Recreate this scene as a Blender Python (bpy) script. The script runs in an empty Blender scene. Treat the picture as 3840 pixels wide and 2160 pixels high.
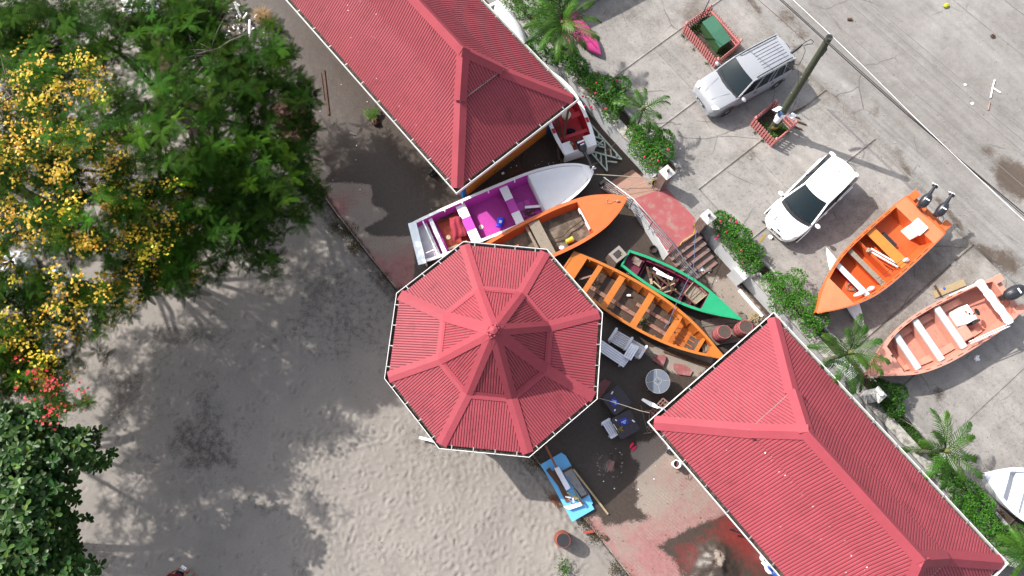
import bpy, math, random
import numpy as np
from mathutils import Vector, Matrix
random.seed(7); RS=np.random.RandomState(11)
SC=bpy.context.scene; COL=SC.collection
R=math.radians; PI=math.pi
# ---------------------------------------------------------------- camera
F,CX,CY,H=2560.0,1920.0,1080.0,27.0
def _camrot(nx,ny):
    d=Vector((nx-CX,-(ny-CY),-F)).normalized(); up=-d
    y=Vector((0,1,0)); y=(y-up*y.dot(up)).normalized(); x=y.cross(up)
    return Matrix(((x.x,y.x,up.x),(x.y,y.y,up.y),(x.z,y.z,up.z)))      # world -> camera
W2C=_camrot(1898.0,1739.3); C2W=W2C.transposed()
cam=bpy.data.objects.new('camera',bpy.data.cameras.new('camera')); COL.objects.link(cam)
cam.data.sensor_width=36; cam.data.lens=24; cam.data.clip_end=500
cam.matrix_world=Matrix.Translation((0,0,H))@C2W.to_4x4(); SC.camera=cam
def at(px,py,z=0.0):
    d=C2W@Vector((px-CX,-(py-CY),-F)); k=(z-H)/d.z
    return Vector((d.x*k,d.y*k,z))
# ---------------------------------------------------------------- light
EL=41.0; AZ=Vector((-0.867,0.5,0)).normalized()
SUN=Vector((AZ.x*math.cos(R(EL)),AZ.y*math.cos(R(EL)),math.sin(R(EL))))
w=bpy.data.worlds.new('World'); SC.world=w; w.use_nodes=True
nt=w.node_tree; bg=nt.nodes['Background']; sky=nt.nodes.new('ShaderNodeTexSky')
sky.sky_type='NISHITA'; sky.sun_disc=False; sky.sun_elevation=R(EL); sky.sun_rotation=math.atan2(SUN.x,SUN.y)%(2*PI)
hs=nt.nodes.new('ShaderNodeHueSaturation'); hs.inputs['Saturation'].default_value=.5
nt.links.new(sky.outputs[0],hs.inputs['Color']); nt.links.new(hs.outputs[0],bg.inputs[0]); bg.inputs[1].default_value=0.105; sky.dust_density=3.0; sky.ozone_density=0.4
sun=bpy.data.objects.new('sun',bpy.data.lights.new('sun','SUN')); COL.objects.link(sun)
sun.data.energy=2.9; sun.data.angle=R(0.55); sun.data.color=(1.0,0.95,0.88)
sun.rotation_euler=SUN.to_track_quat('Z','Y').to_euler(); sun.location=(-20,12,30)
SC.view_settings.view_transform='Standard'; SC.view_settings.look='None'
SC.view_settings.exposure=1.58; SC.view_settings.gamma=1.0; SC.view_settings.use_curve_mapping=False
SC.cycles.max_bounces=6
# ---------------------------------------------------------------- colours, materials
def raw(*c):
    return tuple(((v/255)/12.92 if v/255<=.04045 else ((v/255+.055)/1.055)**2.4) for v in c)
def lin(*c): return tuple(.40*v for v in raw(*c))            # colour as seen in full sun -> reflectance
def shd(*c): return tuple(min(.85,1.2*v) for v in raw(*c))     # colour as seen in open shade -> reflectance
MATS={}
def M(name,col,rough=.6,metal=0.0,var=.18,scale=2.5,bump=.15,bscale=30,dirt=None,dscale=4,dcov=.45,tint=False,coat=0.0,trans=0.0,spec=.4,grain=None,alpha=None):
    if name in MATS: return MATS[name]
    m=bpy.data.materials.new(name); m.use_nodes=True; n=m.node_tree.nodes; l=m.node_tree.links
    b=n['Principled BSDF']; b.inputs['Roughness'].default_value=rough; b.inputs['Metallic'].default_value=metal
    b.inputs['Specular IOR Level'].default_value=spec; b.inputs['Coat Weight'].default_value=coat; b.inputs['Coat Roughness'].default_value=.08
    tc=n.new('ShaderNodeTexCoord'); src=tc.outputs['Object']
    if grain:
        mp=n.new('ShaderNodeMapping'); mp.inputs['Scale'].default_value=grain; l.new(src,mp.inputs[0]); src=mp.outputs[0]
    nz=n.new('ShaderNodeTexNoise'); nz.inputs['Scale'].default_value=scale; nz.inputs['Detail'].default_value=6; nz.inputs['Roughness'].default_value=.65
    l.new(src,nz.inputs['Vector'])
    mr=n.new('ShaderNodeMapRange'); mr.inputs['From Min'].default_value=.3; mr.inputs['From Max'].default_value=.7
    mr.inputs['To Min'].default_value=1-var; mr.inputs['To Max'].default_value=1+var*.7
    l.new(nz.outputs[0],mr.inputs[0])
    mx=n.new('ShaderNodeVectorMath'); mx.operation='SCALE'; mx.inputs[0].default_value=col[:3]; l.new(mr.outputs[0],mx.inputs['Scale'])
    out=mx.outputs[0]
    if tint:
        at_=n.new('ShaderNodeAttribute'); at_.attribute_name='tint'
        m2=n.new('ShaderNodeVectorMath'); m2.operation='MULTIPLY'; l.new(out,m2.inputs[0]); l.new(at_.outputs['Color'],m2.inputs[1]); out=m2.outputs[0]
    if dirt:
        d=n.new('ShaderNodeTexNoise'); d.inputs['Scale'].default_value=dscale; d.inputs['Detail'].default_value=9; d.inputs['Roughness'].default_value=.72
        l.new(tc.outputs['Object'],d.inputs['Vector'])
        r=n.new('ShaderNodeMapRange'); r.inputs['From Min'].default_value=1-dcov-.09; r.inputs['From Max'].default_value=1-dcov+.06; l.new(d.outputs[0],r.inputs[0])
        mm=n.new('ShaderNodeMix'); mm.data_type='RGBA'; l.new(r.outputs[0],mm.inputs[0]); l.new(out,mm.inputs[6]); mm.inputs[7].default_value=(*dirt[:3],1); out=mm.outputs[2]
    l.new(out,b.inputs['Base Color'])
    if bump:
        bn=n.new('ShaderNodeTexNoise'); bn.inputs['Scale'].default_value=bscale; bn.inputs['Detail'].default_value=5; l.new(src,bn.inputs['Vector'])
        bp=n.new('ShaderNodeBump'); bp.inputs['Strength'].default_value=bump; bp.inputs['Distance'].default_value=.02; l.new(bn.outputs[0],bp.inputs['Height']); l.new(bp.outputs[0],b.inputs['Normal'])
    if trans:
        tr=n.new('ShaderNodeBsdfTranslucent'); l.new(out,tr.inputs[0]); ms=n.new('ShaderNodeMixShader'); ms.inputs[0].default_value=trans
        l.new(b.outputs[0],ms.inputs[1]); l.new(tr.outputs[0],ms.inputs[2]); l.new(ms.outputs[0],n['Material Output'].inputs[0])
    MATS[name]=m; return m
# ---------------------------------------------------------------- objects
WM={}
def tag(o,label=None,cat=None,group=None,kind=None):
    if label: o['label']=label
    if cat: o['category']=cat
    if group: o['group']=group
    if kind: o['kind']=kind
    return o
def thing(name,label,cat,loc,rz=0.0,group=None,kind=None):
    o=bpy.data.objects.new(name,None); COL.objects.link(o); o.empty_display_size=.2
    o.location=loc; o.rotation_euler=(0,0,rz); WM[o.name]=Matrix.Translation(Vector(loc))@Matrix.Rotation(rz,4,'Z')
    return tag(o,label,cat,group,kind)
def fastmesh(name,V,Fq,tint=None,attrs=None,smooth=False):
    me=bpy.data.meshes.new(name); V=np.asarray(V,dtype=np.float32); Fq=np.asarray(Fq,dtype=np.int32)
    k=Fq.shape[1]; me.vertices.add(len(V)); me.vertices.foreach_set('co',V.ravel())
    me.loops.add(Fq.size); me.loops.foreach_set('vertex_index',Fq.ravel())
    me.polygons.add(len(Fq)); me.polygons.foreach_set('loop_start',np.arange(0,Fq.size,k,dtype=np.int32))
    try: me.polygons.foreach_set('loop_total',np.full(len(Fq),k,dtype=np.int32))
    except Exception: pass
    if smooth: me.polygons.foreach_set('use_smooth',np.ones(len(Fq),dtype=bool))
    if tint is not None:
        a=me.attributes.new('tint','FLOAT_COLOR','FACE'); c=np.ones((len(Fq),4),dtype=np.float32); c[:,:3]=tint; a.data.foreach_set('color',c.ravel())
    for n,v in (attrs or {}).items():
        a=me.attributes.new(n,'FLOAT','POINT'); a.data.foreach_set('value',np.asarray(v,dtype=np.float32))
    me.update(calc_edges=True); me.validate(); return me
def linkmesh(name,me,mat,parent=None):
    o=bpy.data.objects.new(name,me); COL.objects.link(o)
    if mat: me.materials.append(mat)
    if parent: o.parent=parent; WM[o.name]=WM[parent.name]
    else: WM[o.name]=Matrix.Identity(4)
    return o
class MB:
    def __init__(s): s.v=[]; s.f=[]
    def add(s,vs,fs):
        b=len(s.v); s.v+= [tuple(p) for p in vs]; s.f+=[tuple(i+b for i in f) for f in fs]; return s
    def box(s,c,size,rz=0.0,m=None):
        x,y,z=[k/2 for k in size]; M_=m if m is not None else Matrix.Translation(Vector(c))@Matrix.Rotation(rz,4,'Z')
        P=[M_@Vector((a*x,b*y,d*z)) for d in (-1,1) for b in (-1,1) for a in (-1,1)]
        return s.add(P,[(0,2,3,1),(4,5,7,6),(0,1,5,4),(2,6,7,3),(0,4,6,2),(1,3,7,5)])
    def prism(s,poly,z0,z1):
        n=len(poly); a=sum(poly[i][0]*poly[(i+1)%n][1]-poly[(i+1)%n][0]*poly[i][1] for i in range(n))
        if a<0: poly=poly[::-1]
        P=[(p[0],p[1],z0) for p in poly]+[(p[0],p[1],z1) for p in poly]
        return s.add(P,[tuple(range(n-1,-1,-1)),tuple(range(n,2*n))]+[(i,(i+1)%n,n+(i+1)%n,n+i) for i in range(n)])
    def beam(s,a,b,w,h,up=(0,0,1),twist=0.0):
        a=Vector(a); b=Vector(b); d=b-a; L=d.length
        if L<1e-6: return s
        x=d/L; u=Vector(up)
        if abs(x.dot(u))>.98: u=Vector((0,1,0))
        y=u.cross(x).normalized(); z=x.cross(y)
        m=Matrix(((x.x,y.x,z.x,0),(x.y,y.y,z.y,0),(x.z,y.z,z.z,0),(0,0,0,1))); m=Matrix.Translation((a+b)/2)@m@Matrix.Rotation(twist,4,'X')
        return s.box(None,(L,w,h),m=m)
    def tube(s,pts,r,n=8,cap=True):
        pts=[Vector(p) for p in pts]; k=len(pts); rr=r if isinstance(r,(list,tuple)) else [r]*k
        V=[];Fc=[]; prev=None
        for i,p in enumerate(pts):
            d=(pts[min(i+1,k-1)]-pts[max(i-1,0)]).normalized()
            if prev is None: prev=d.orthogonal().normalized()
            prev=(prev-d*prev.dot(d)); prev=prev.normalized() if prev.length>1e-5 else d.orthogonal().normalized()
            q=d.cross(prev)
            V+=[p+(prev*math.cos(2*PI*j/n)+q*math.sin(2*PI*j/n))*rr[i] for j in range(n)]
        for i in range(k-1):
            for j in range(n): Fc.append((i*n+j,i*n+(j+1)%n,(i+1)*n+(j+1)%n,(i+1)*n+j))
        if cap: Fc+=[tuple(range(n-1,-1,-1)),tuple((k-1)*n+j for j in range(n))]
        return s.add(V,Fc)
    def lathe(s,c,prof,n=20,m=None):
        c=Vector(c); k=len(prof); V=[]
        for r,z in prof:
            for j in range(n):
                p=Vector((r*math.cos(2*PI*j/n),r*math.sin(2*PI*j/n),z)); V.append((m@p if m is not None else p)+c)
        Fc=[(i*n+j,i*n+(j+1)%n,(i+1)*n+(j+1)%n,(i+1)*n+j) for i in range(k-1) for j in range(n)]
        Fc+=[tuple(range(n-1,-1,-1)),tuple((k-1)*n+j for j in range(n))]
        return s.add(V,Fc)
    def grid(s,rows):
        n=len(rows[0]); V=[p for r in rows for p in r]
        return s.add(V,[(i*n+j,i*n+j+1,(i+1)*n+j+1,(i+1)*n+j) for i in range(len(rows)-1) for j in range(n-1)])
    def slab(s,poly,th):                                  # thick sheet from a 3D polygon, thickness downwards
        n=len(poly); P=[Vector(p) for p in poly]; Q=[p-Vector((0,0,th)) for p in P]
        return s.add(P+Q,[tuple(range(n)),tuple(range(2*n-1,n-1,-1))]+[(i,n+i,n+(i+1)%n,(i+1)%n) for i in range(n)])
    def blob(s,c,r,n=10,jit=.0,rot=0,seed=0):
        rnd=random.Random(seed); c=Vector(c); rx,ry,rz_=r; V=[]; rows=n//2+1
        for i in range(rows):
            th=PI*i/(rows-1)
            for j in range(n):
                k=1+jit*(rnd.random()-.5)*2; a=2*PI*j/n
                p=Vector((rx*math.sin(th)*math.cos(a)*k,ry*math.sin(th)*math.sin(a)*k,rz_*math.cos(th)*k)); p.rotate(Matrix.Rotation(rot,3,'Z')); V.append(c+p)
        return s.add(V,[(i*n+j,(i+1)*n+j,(i+1)*n+(j+1)%n,i*n+(j+1)%n) for i in range(rows-1) for j in range(n)])
    def build(s,name,mat,parent=None,smooth=False,local=False,bevel=0.0,sub=0,label=None,cat=None,group=None,kind=None,loc=None,ang=40):
        V=[Vector(p) for p in s.v]; W=Matrix.Identity(4)
        if parent is not None:
            if not local: mi=WM[parent.name].inverted(); V=[mi@p for p in V]
        else:
            if loc is None:
                zs=min(p.z for p in V); cx=sum(p.x for p in V)/len(V); cy=sum(p.y for p in V)/len(V); loc=(cx,cy,zs)
            W=Matrix.Translation(Vector(loc))
            if not local: V=[p-Vector(loc) for p in V]
        me=bpy.data.meshes.new(name); me.from_pydata([tuple(p) for p in V],[],s.f); me.update()
        if smooth:
            me.polygons.foreach_set('use_smooth',[True]*len(me.polygons)); me.set_sharp_from_angle(angle=R(ang))
        if mat: me.materials.append(mat)
        o=bpy.data.objects.new(name,me); COL.objects.link(o)
        if parent is not None: o.parent=parent; WM[o.name]=WM[parent.name]
        else: o.location=loc; WM[o.name]=W
        if sub:
            md=o.modifiers.new('sub','SUBSURF'); md.levels=sub; md.render_levels=sub
        if bevel:
            md=o.modifiers.new('bev','BEVEL'); md.width=bevel; md.segments=2; md.limit_method='ANGLE'
        return tag(o,label,cat,group,kind)
def copy_tree(o,parent=None):
    c=o.copy(); COL.objects.link(c); c.parent=parent
    for ch in list(o.children): copy_tree(ch,c)
    return c
def text(s,size,mat,parent,origin,xdir,updir,name='lettering',depth=.002,font_sx=1.0):
    cu=bpy.data.curves.new(name,'FONT'); cu.body=s; cu.size=size; cu.extrude=depth; cu.align_x='CENTER'; cu.align_y='CENTER'
    t=bpy.data.objects.new(name,cu); dg=bpy.context.evaluated_depsgraph_get(); me=bpy.data.meshes.new_from_object(t); bpy.data.objects.remove(t)
    x=Vector(xdir).normalized(); y=Vector(updir); y=(y-x*y.dot(x)).normalized(); z=x.cross(y)
    m=Matrix(((x.x*font_sx,y.x,z.x,origin[0]),(x.y*font_sx,y.y,z.y,origin[1]),(x.z*font_sx,y.z,z.z,origin[2]),(0,0,0,1)))
    me.transform(WM[parent.name].inverted()@m); me.materials.clear(); o=linkmesh(name,me,mat,parent); return o
def sd(P,poly):                                           # signed distance (negative inside), P Nx2
    poly=np.asarray(poly,float); d=np.full(len(P),1e9); ins=np.zeros(len(P),bool); n=len(poly)
    for i in range(n):
        a=poly[i]; b=poly[(i+1)%n]; e=b-a; w_=P-a; t=np.clip((w_@e)/(e@e+1e-12),0,1); q=w_-t[:,None]*e; d=np.minimum(d,(q**2).sum(1))
        c=((a[1]>P[:,1])!=(b[1]>P[:,1])); xi=(b[0]-a[0])*(P[:,1]-a[1])/((b[1]-a[1]) if abs(b[1]-a[1])>1e-9 else 1e-9)+a[0]; ins^=c&(P[:,0]<xi)
    d=np.sqrt(d); return np.where(ins,-d,d)
def PX(l,z=0.0): return [tuple(at(x,y,z)[:2]) for x,y in l]
def vnoise(P,scale,seed=0,oct=4):
    out=np.zeros(len(P)); amp=1;tot=0
    for o in range(oct):
        q=P*scale*(2**o)+seed*17.3+o*5.1; i=np.floor(q).astype(np.int64); f=q-i; f=f*f*(3-2*f)
        def h(a,b):
            k=(a*374761393+b*668265263+seed*1442695+o*97)&0xffffffff; k=((k^(k>>13))*1274126177)&0xffffffff; return ((k^(k>>16))&0xffff)/65535.0
        v=(h(i[:,0],i[:,1])*(1-f[:,0])+h(i[:,0]+1,i[:,1])*f[:,0])*(1-f[:,1])+(h(i[:,0],i[:,1]+1)*(1-f[:,0])+h(i[:,0]+1,i[:,1]+1)*f[:,0])*f[:,1]
        out+=amp*v; tot+=amp; amp*=.5
    return out/tot
def smooth01(x,a,b):
    t=np.clip((x-a)/(b-a),0,1); return t*t*(3-2*t)
# ================================================================ GROUND
ZP=0.85                                                    # level of the parking area and road
def gmat(name,layers,base,rough,bumps,base_var=.12,vscale=1.2,joints=None,speck=None,soft={},cracks=None,streak=None):
    m=bpy.data.materials.new(name); m.use_nodes=True; n=m.node_tree.nodes; l=m.node_tree.links; b=n['Principled BSDF']
    b.inputs['Specular IOR Level'].default_value=.3
    geo=n.new('ShaderNodeNewGeometry'); pos=geo.outputs['Position']
    def noise(s,d=8,r=.65):
        x=n.new('ShaderNodeTexNoise'); x.inputs['Scale'].default_value=s; x.inputs['Detail'].default_value=d; x.inputs['Roughness'].default_value=r; l.new(pos,x.inputs['Vector']); return x.outputs[0]
    def math_(op,a,c,clamp=False):
        x=n.new('ShaderNodeMath'); x.operation=op; x.use_clamp=clamp
        for i,v in enumerate((a,c)):
            if isinstance(v,(int,float)): x.inputs[i].default_value=v
            else: l.new(v,x.inputs[i])
        return x.outputs[0]
    def rng(v,a,c,d=0,e=1):
        x=n.new('ShaderNodeMapRange'); l.new(v,x.inputs[0]); x.inputs[1].default_value=a; x.inputs[2].default_value=c; x.inputs[3].default_value=d; x.inputs[4].default_value=e; return x.outputs[0]
    def mix(f,a,c,ty='RGBA',mode='MIX'):
        x=n.new('ShaderNodeMix'); x.data_type=ty; i=(6,7,2) if ty=='RGBA' else (2,3,0)
        if ty=='RGBA': x.blend_type=mode
        l.new(f,x.inputs[0]) if not isinstance(f,(int,float)) else setattr(x.inputs[0],'default_value',f)
        for k,v in ((i[0],a),(i[1],c)):
            if hasattr(v,'links'): l.new(v,x.inputs[k])
            else: x.inputs[k].default_value=(*v,1) if ty=='RGBA' else v
        return x.outputs[i[2]]
    v1=rng(noise(vscale),.3,.7,1-base_var,1+base_var); v2=rng(noise(vscale*14,5),.3,.7,1-base_var*.7,1+base_var*.7)
    sc=n.new('ShaderNodeVectorMath'); sc.operation='SCALE'; sc.inputs[0].default_value=base; l.new(math_('MULTIPLY',v1,v2),sc.inputs['Scale']); col=sc.outputs[0]
    ro=None; rough_s=rough
    if speck:
        for (s_,th,c_,amt) in speck:
            col=mix(math_('MULTIPLY',rng(noise(s_,3,.5),th,th+.04),amt),col,c_)
    for (attr,c_,r_,nscale,namp,var) in layers:
        a=n.new('ShaderNodeAttribute'); a.attribute_name=attr
        n2=math_('MULTIPLY',math_('SUBTRACT',noise(nscale*6,6,.7),.5),namp*.8)
        f=rng(math_('ADD',math_('ADD',a.outputs['Fac'],n2),math_('MULTIPLY',math_('SUBTRACT',noise(nscale,10,.7),.5),namp)),.5-soft.get(attr,.10),.5+soft.get(attr,.10))
        sc=n.new('ShaderNodeVectorMath'); sc.operation='SCALE'; sc.inputs[0].default_value=c_; l.new(rng(noise(nscale*2.3,7),.3,.7,1-var,1+var),sc.inputs['Scale'])
        col=mix(f,col,sc.outputs[0]); rough_s=mix(f,rough_s,r_,'FLOAT')
    if streak:
        mp=n.new('ShaderNodeMapping'); mp.vector_type='TEXTURE'; mp.inputs['Rotation'].default_value=(0,0,streak[0]); mp.inputs['Scale'].default_value=(8,.38,1); l.new(pos,mp.inputs[0])
        x=n.new('ShaderNodeTexNoise'); x.inputs['Scale'].default_value=1.2; x.inputs['Detail'].default_value=5; l.new(mp.outputs[0],x.inputs['Vector'])
        sc=n.new('ShaderNodeVectorMath'); sc.operation='SCALE'; l.new(col,sc.inputs[0]); l.new(rng(x.outputs[0],.3,.7,1-streak[1],1+streak[1]),sc.inputs['Scale']); col=sc.outputs[0]
    if cracks:
        nzc=n.new('ShaderNodeTexNoise'); nzc.inputs['Scale'].default_value=1.6; nzc.inputs['Detail'].default_value=6; l.new(pos,nzc.inputs['Vector'])
        ad=n.new('ShaderNodeMix'); ad.data_type='VECTOR'; ad.inputs[0].default_value=.22; l.new(pos,ad.inputs[4]); l.new(nzc.outputs['Color'],ad.inputs[5])
        vo=n.new('ShaderNodeTexVoronoi'); vo.feature='DISTANCE_TO_EDGE'; vo.inputs['Scale'].default_value=cracks[0]; l.new(ad.outputs[1],vo.inputs['Vector'])
        cf=math_('MULTIPLY',rng(vo.outputs['Distance'],.0,cracks[1],1,0),math_('MULTIPLY',rng(noise(.35,3),.50,.60),cracks[2])); col=mix(cf,col,(.045,.038,.032))
    if joints:
        bx,by,ang,jw=joints
        mp=n.new('ShaderNodeMapping'); mp.inputs['Rotation'].default_value=(0,0,ang); l.new(pos,mp.inputs[0])
        bt=n.new('ShaderNodeTexBrick'); bt.inputs['Scale'].default_value=1; bt.inputs['Brick Width'].default_value=bx; bt.inputs['Row Height'].default_value=by; bt.inputs['Mortar Size'].default_value=jw; bt.inputs['Mortar Smooth'].default_value=.6; l.new(mp.outputs[0],bt.inputs[0])
        jf=math_('MULTIPLY',bt.outputs['Fac'],math_('MULTIPLY',rng(noise(.9,4),.45,.6),.35)); col=mix(jf,col,(.06,.035,.03))
    l.new(col,b.inputs['Base Color'])
    if hasattr(rough_s,'links'): l.new(rough_s,b.inputs['Roughness'])
    else: b.inputs['Roughness'].default_value=rough_s
    prev=None
    for (s_,st,dist) in bumps:
        bp=n.new('ShaderNodeBump'); bp.inputs['Strength'].default_value=st; bp.inputs['Distance'].default_value=dist; l.new(noise(s_,8,.6),bp.inputs['Height'])
        if prev: l.new(prev,bp.inputs['Normal'])
        prev=bp.outputs[0]
    if prev: l.new(prev,b.inputs['Normal'])
    return m
def gridxy(x0,x1,y0,y1,step):
    nx=int((x1-x0)/step)+1; ny=int((y1-y0)/step)+1
    X,Y=np.meshgrid(np.linspace(x0,x1,nx),np.linspace(y0,y1,ny)); P=np.stack([X.ravel(),Y.ravel()],1)
    i=np.arange(nx*ny).reshape(ny,nx); Q=np.stack([i[:-1,:-1],i[:-1,1:],i[1:,1:],i[1:,:-1]],-1).reshape(-1,4)
    return P,Q,nx,ny
# edge of the paved terrace against the beach
EDGE=[at(800,205,0),at(1112,592,0),at(1266,800,0),at(1390,958,0),at(2188,1937,0),at(2262,2026,0),at(2430,2240,0)]
EDGE=[EDGE[0]+(EDGE[0]-EDGE[1])*3]+EDGE+[EDGE[-1]+(EDGE[-1]-EDGE[-2])*6]
# ---- wide base ground
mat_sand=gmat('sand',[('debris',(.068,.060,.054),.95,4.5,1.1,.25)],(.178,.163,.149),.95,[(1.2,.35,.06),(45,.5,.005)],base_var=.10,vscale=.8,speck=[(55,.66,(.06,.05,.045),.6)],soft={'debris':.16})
mb=MB(); mb.grid([[(-90,y,-.34),(90,y,-.34)] for y in (-90,90)]); o=mb.build('terrain',mat_sand,kind='structure',loc=(0,0,-.34))
# ---- beach sand, real relief with footprints
x0,x1,y0,y1=-25,6.5,-13,22; step=.055
P,Q,nx,ny=gridxy(x0,x1,y0,y1,step)
Z=(vnoise(P,.35,3,3)-.5)*.14+(vnoise(P,1.6,5,2)-.5)*.02
Zg=Z.reshape(ny,nx)
for k in range(3000):
    if k%3: cx_,cy_=RS.uniform(-8,3),RS.uniform(-10.5,2)
    else: cx_,cy_=RS.uniform(-17,3),RS.uniform(-10.5,6)
    a=RS.uniform(0,PI); la,lb=RS.uniform(.09,.16),RS.uniform(.045,.075); dp=RS.uniform(.010,.030)
    i=int((cx_-x0)/step); j=int((cy_-y0)/step); w_=6
    if i<w_ or j<w_ or i>nx-w_-1 or j>ny-w_-1: continue
    yy,xx=np.mgrid[j-w_:j+w_+1,i-w_:i+w_+1]; dx=x0+xx*step-cx_; dy=y0+yy*step-cy_
    u=(dx*math.cos(a)+dy*math.sin(a))/la; v=(-dx*math.sin(a)+dy*math.cos(a))/lb; r2=u*u+v*v
    Zg[j-w_:j+w_+1,i-w_:i+w_+1]+=dp*(-np.exp(-r2)+.55*np.exp(-(np.sqrt(r2)-1.6)**2*2.2))
Z=Zg.ravel()-.17
Pd=P; edge2=[tuple(p[:2]) for p in EDGE]
inside=sd(P,edge2+[(40,-60),(40,60),(-10,60)])             # negative = under the terrace
Z=np.where(inside<0.05,np.maximum(-.33,Z-.25),Z)
Z=np.where((inside>=0.05)&(inside<.5),Z-.03+(.5-inside)*.02,Z)
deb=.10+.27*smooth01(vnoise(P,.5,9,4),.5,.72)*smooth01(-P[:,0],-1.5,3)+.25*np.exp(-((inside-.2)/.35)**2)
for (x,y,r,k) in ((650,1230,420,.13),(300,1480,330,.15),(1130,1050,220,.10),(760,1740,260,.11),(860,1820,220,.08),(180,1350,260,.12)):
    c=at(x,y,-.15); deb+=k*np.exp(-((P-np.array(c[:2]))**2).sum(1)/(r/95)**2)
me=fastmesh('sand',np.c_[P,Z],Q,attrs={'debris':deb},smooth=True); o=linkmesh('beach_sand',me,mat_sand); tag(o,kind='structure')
# ---- paved terrace (red stamped concrete under silt)
WALLDIR=(at(3735,1923,ZP)-at(2198,252,ZP)).normalized(); WN=Vector((WALLDIR.y,-WALLDIR.x,0))
if WN.x>0: WN=-WN                                           # points to the beach side
CURB0=at(2198,252,ZP)                                       # a point of the planter's outer kerb
def wl(s,n,z=0.0):                                          # along the wall, n metres towards the beach
    p=CURB0+WALLDIR*s+WN*n; return Vector((p.x,p.y,z))
P,Q,nx,ny=gridxy(-24,15.5,-11.5,22,.075)
dcon=sd(P,edge2+[tuple(wl(40,.9)[:2]),tuple(wl(-30,.9)[:2])])
Z=(vnoise(P,.7,2,3)-.5)*.02+(vnoise(P,5,4,3)-.5)*.006
dry=np.full(len(P),0.0)
def region(poly,soft=.5,z=0): return 1-smooth01(sd(P,PX(poly,z)),-soft,soft)
wet=np.full(len(P),.82)
for poly,s in (([(2180,1930),(2350,2170),(2450,2300),(2900,2300),(2640,2160),(2480,2050),(2600,1990),(2820,1900),(2700,1700),(2560,1570),(2480,1600),(2440,1640),(2390,1650),(2330,1720),(2390,1740),(2370,1830),(2390,1850),(2370,1900),(2420,1940),(2270,1960),(2250,1925)],.38),
               ([(1140,600),(1210,590),(1250,640),(1220,680),(1330,680),(1400,690),(1400,760),(1470,800),(1430,830),(1370,860),(1400,880),(1560,880),(1560,1000),(1550,1120),(1490,1110),(1390,960),(1270,805)],.25),
               ([(2640,1030),(2760,1040),(2900,1200),(2800,1230),(2700,1180)],.4),
               ([(2380,1300),(2560,1290),(2700,1330),(2620,1420),(2500,1400)],.3)):
    wet=np.minimum(wet,1-region(poly,s)*.72)
red=.14+.14*smooth01(vnoise(P,.6,21,3),.45,.75)
for (x,y,r,k) in ((1160,570,40,.5),(1290,760,60,.4),(1500,980,70,.5),(1520,1060,60,.55),(1450,870,40,.3),(1480,660,40,.2),(2560,1830,110,.14),(2440,2050,90,.4),(2350,2000,70,.25),(2700,2010,160,.45),(2800,2080,130,.45),(2530,2140,110,.35),(2520,1620,60,.5),(2250,1960,50,.35),(2400,1360,60,.2),(2260,1700,60,.2),(1400,1000,60,.3)):
    c=at(x,y,0); red+=k*np.exp(-((P-np.array(c[:2]))**2).sum(1)/(r/95)**2)
red=red+.55*np.exp(-(dcon/.22)**2)*(dcon<0)*.6
redwet=np.zeros(len(P))
for (x,y,r,k) in ((2740,1990,110,.42),(2640,2110,110,.38),(2880,2100,120,.45),(2800,1950,80,.3),(2560,2080,70,.3),(1540,1010,60,.4)):
    c=at(x,y,0); redwet+=k*np.exp(-((P-np.array(c[:2]))**2).sum(1)/(r/95)**2)
# sand heaps left on the terrace
for (x,y,rx,h) in ((2285,1745,.48,.14),(2680,2125,.72,.36),(2690,2075,.35,.14)):
    c=at(x,y,0); d2=((P-np.array(c[:2]))**2).sum(1)/(rx*rx); Z+=h*np.exp(-d2*1.3)*(.35+1.2*vnoise(P,5,8,5)); wet=wet*(1-.48*np.exp(-d2*2.2))+.3*np.exp(-(np.sqrt(d2)-1.5)**2*5); redwet*=(1-.9*np.exp(-d2)); red*=(1-.8*np.exp(-d2))
keep=dcon[Q].max(1)<.09
used=np.unique(Q[keep]); remap=np.zeros(len(P),np.int64); remap[used]=np.arange(len(used))
mat_plaza=gmat('terrace_paving',[('redp',(.21,.10,.096),.75,2.2,.9,.16),('wet',(.040,.030,.0245),.42,3.2,.75,.22),('redwet',(.12,.020,.018),.4,3.5,.8,.2)],(.195,.165,.142),.85,[(2,.25,.02),(14,.5,.012),(60,.4,.004)],base_var=.14,vscale=.9,joints=(.22,.11,.69,.012),speck=[(30,.69,(.1,.06,.05),.5)],soft={'redp':.22,'wet':.07,'redwet':.14})
me=fastmesh('terrace',np.c_[P,Z][used],remap[Q[keep]],attrs={'wet':wet[used],'redp':red[used],'redwet':redwet[used]},smooth=True)
o=linkmesh('terrace_paving',me,mat_plaza); tag(o,kind='structure')
# terrace slab edge
mb=MB()
for a,b_ in zip(EDGE[:-1],EDGE[1:]):
    n_=(b_-a).cross(Vector((0,0,1))).normalized()
    if n_.x>0: n_=-n_
    mb.add([a+Vector((0,0,.012)),b_+Vector((0,0,.012)),b_+n_*.05+Vector((0,0,.0)),a+n_*.05+Vector((0,0,.0)),a+n_*.05+Vector((0,0,-.4)),b_+n_*.05+Vector((0,0,-.4))],[(0,1,2,3),(3,2,5,4)])
mb.build('terrace_edge',M('edge_concrete',(.13,.08,.075),.8,dirt=(.17,.15,.13),dcov=.5),kind='structure')
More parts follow.
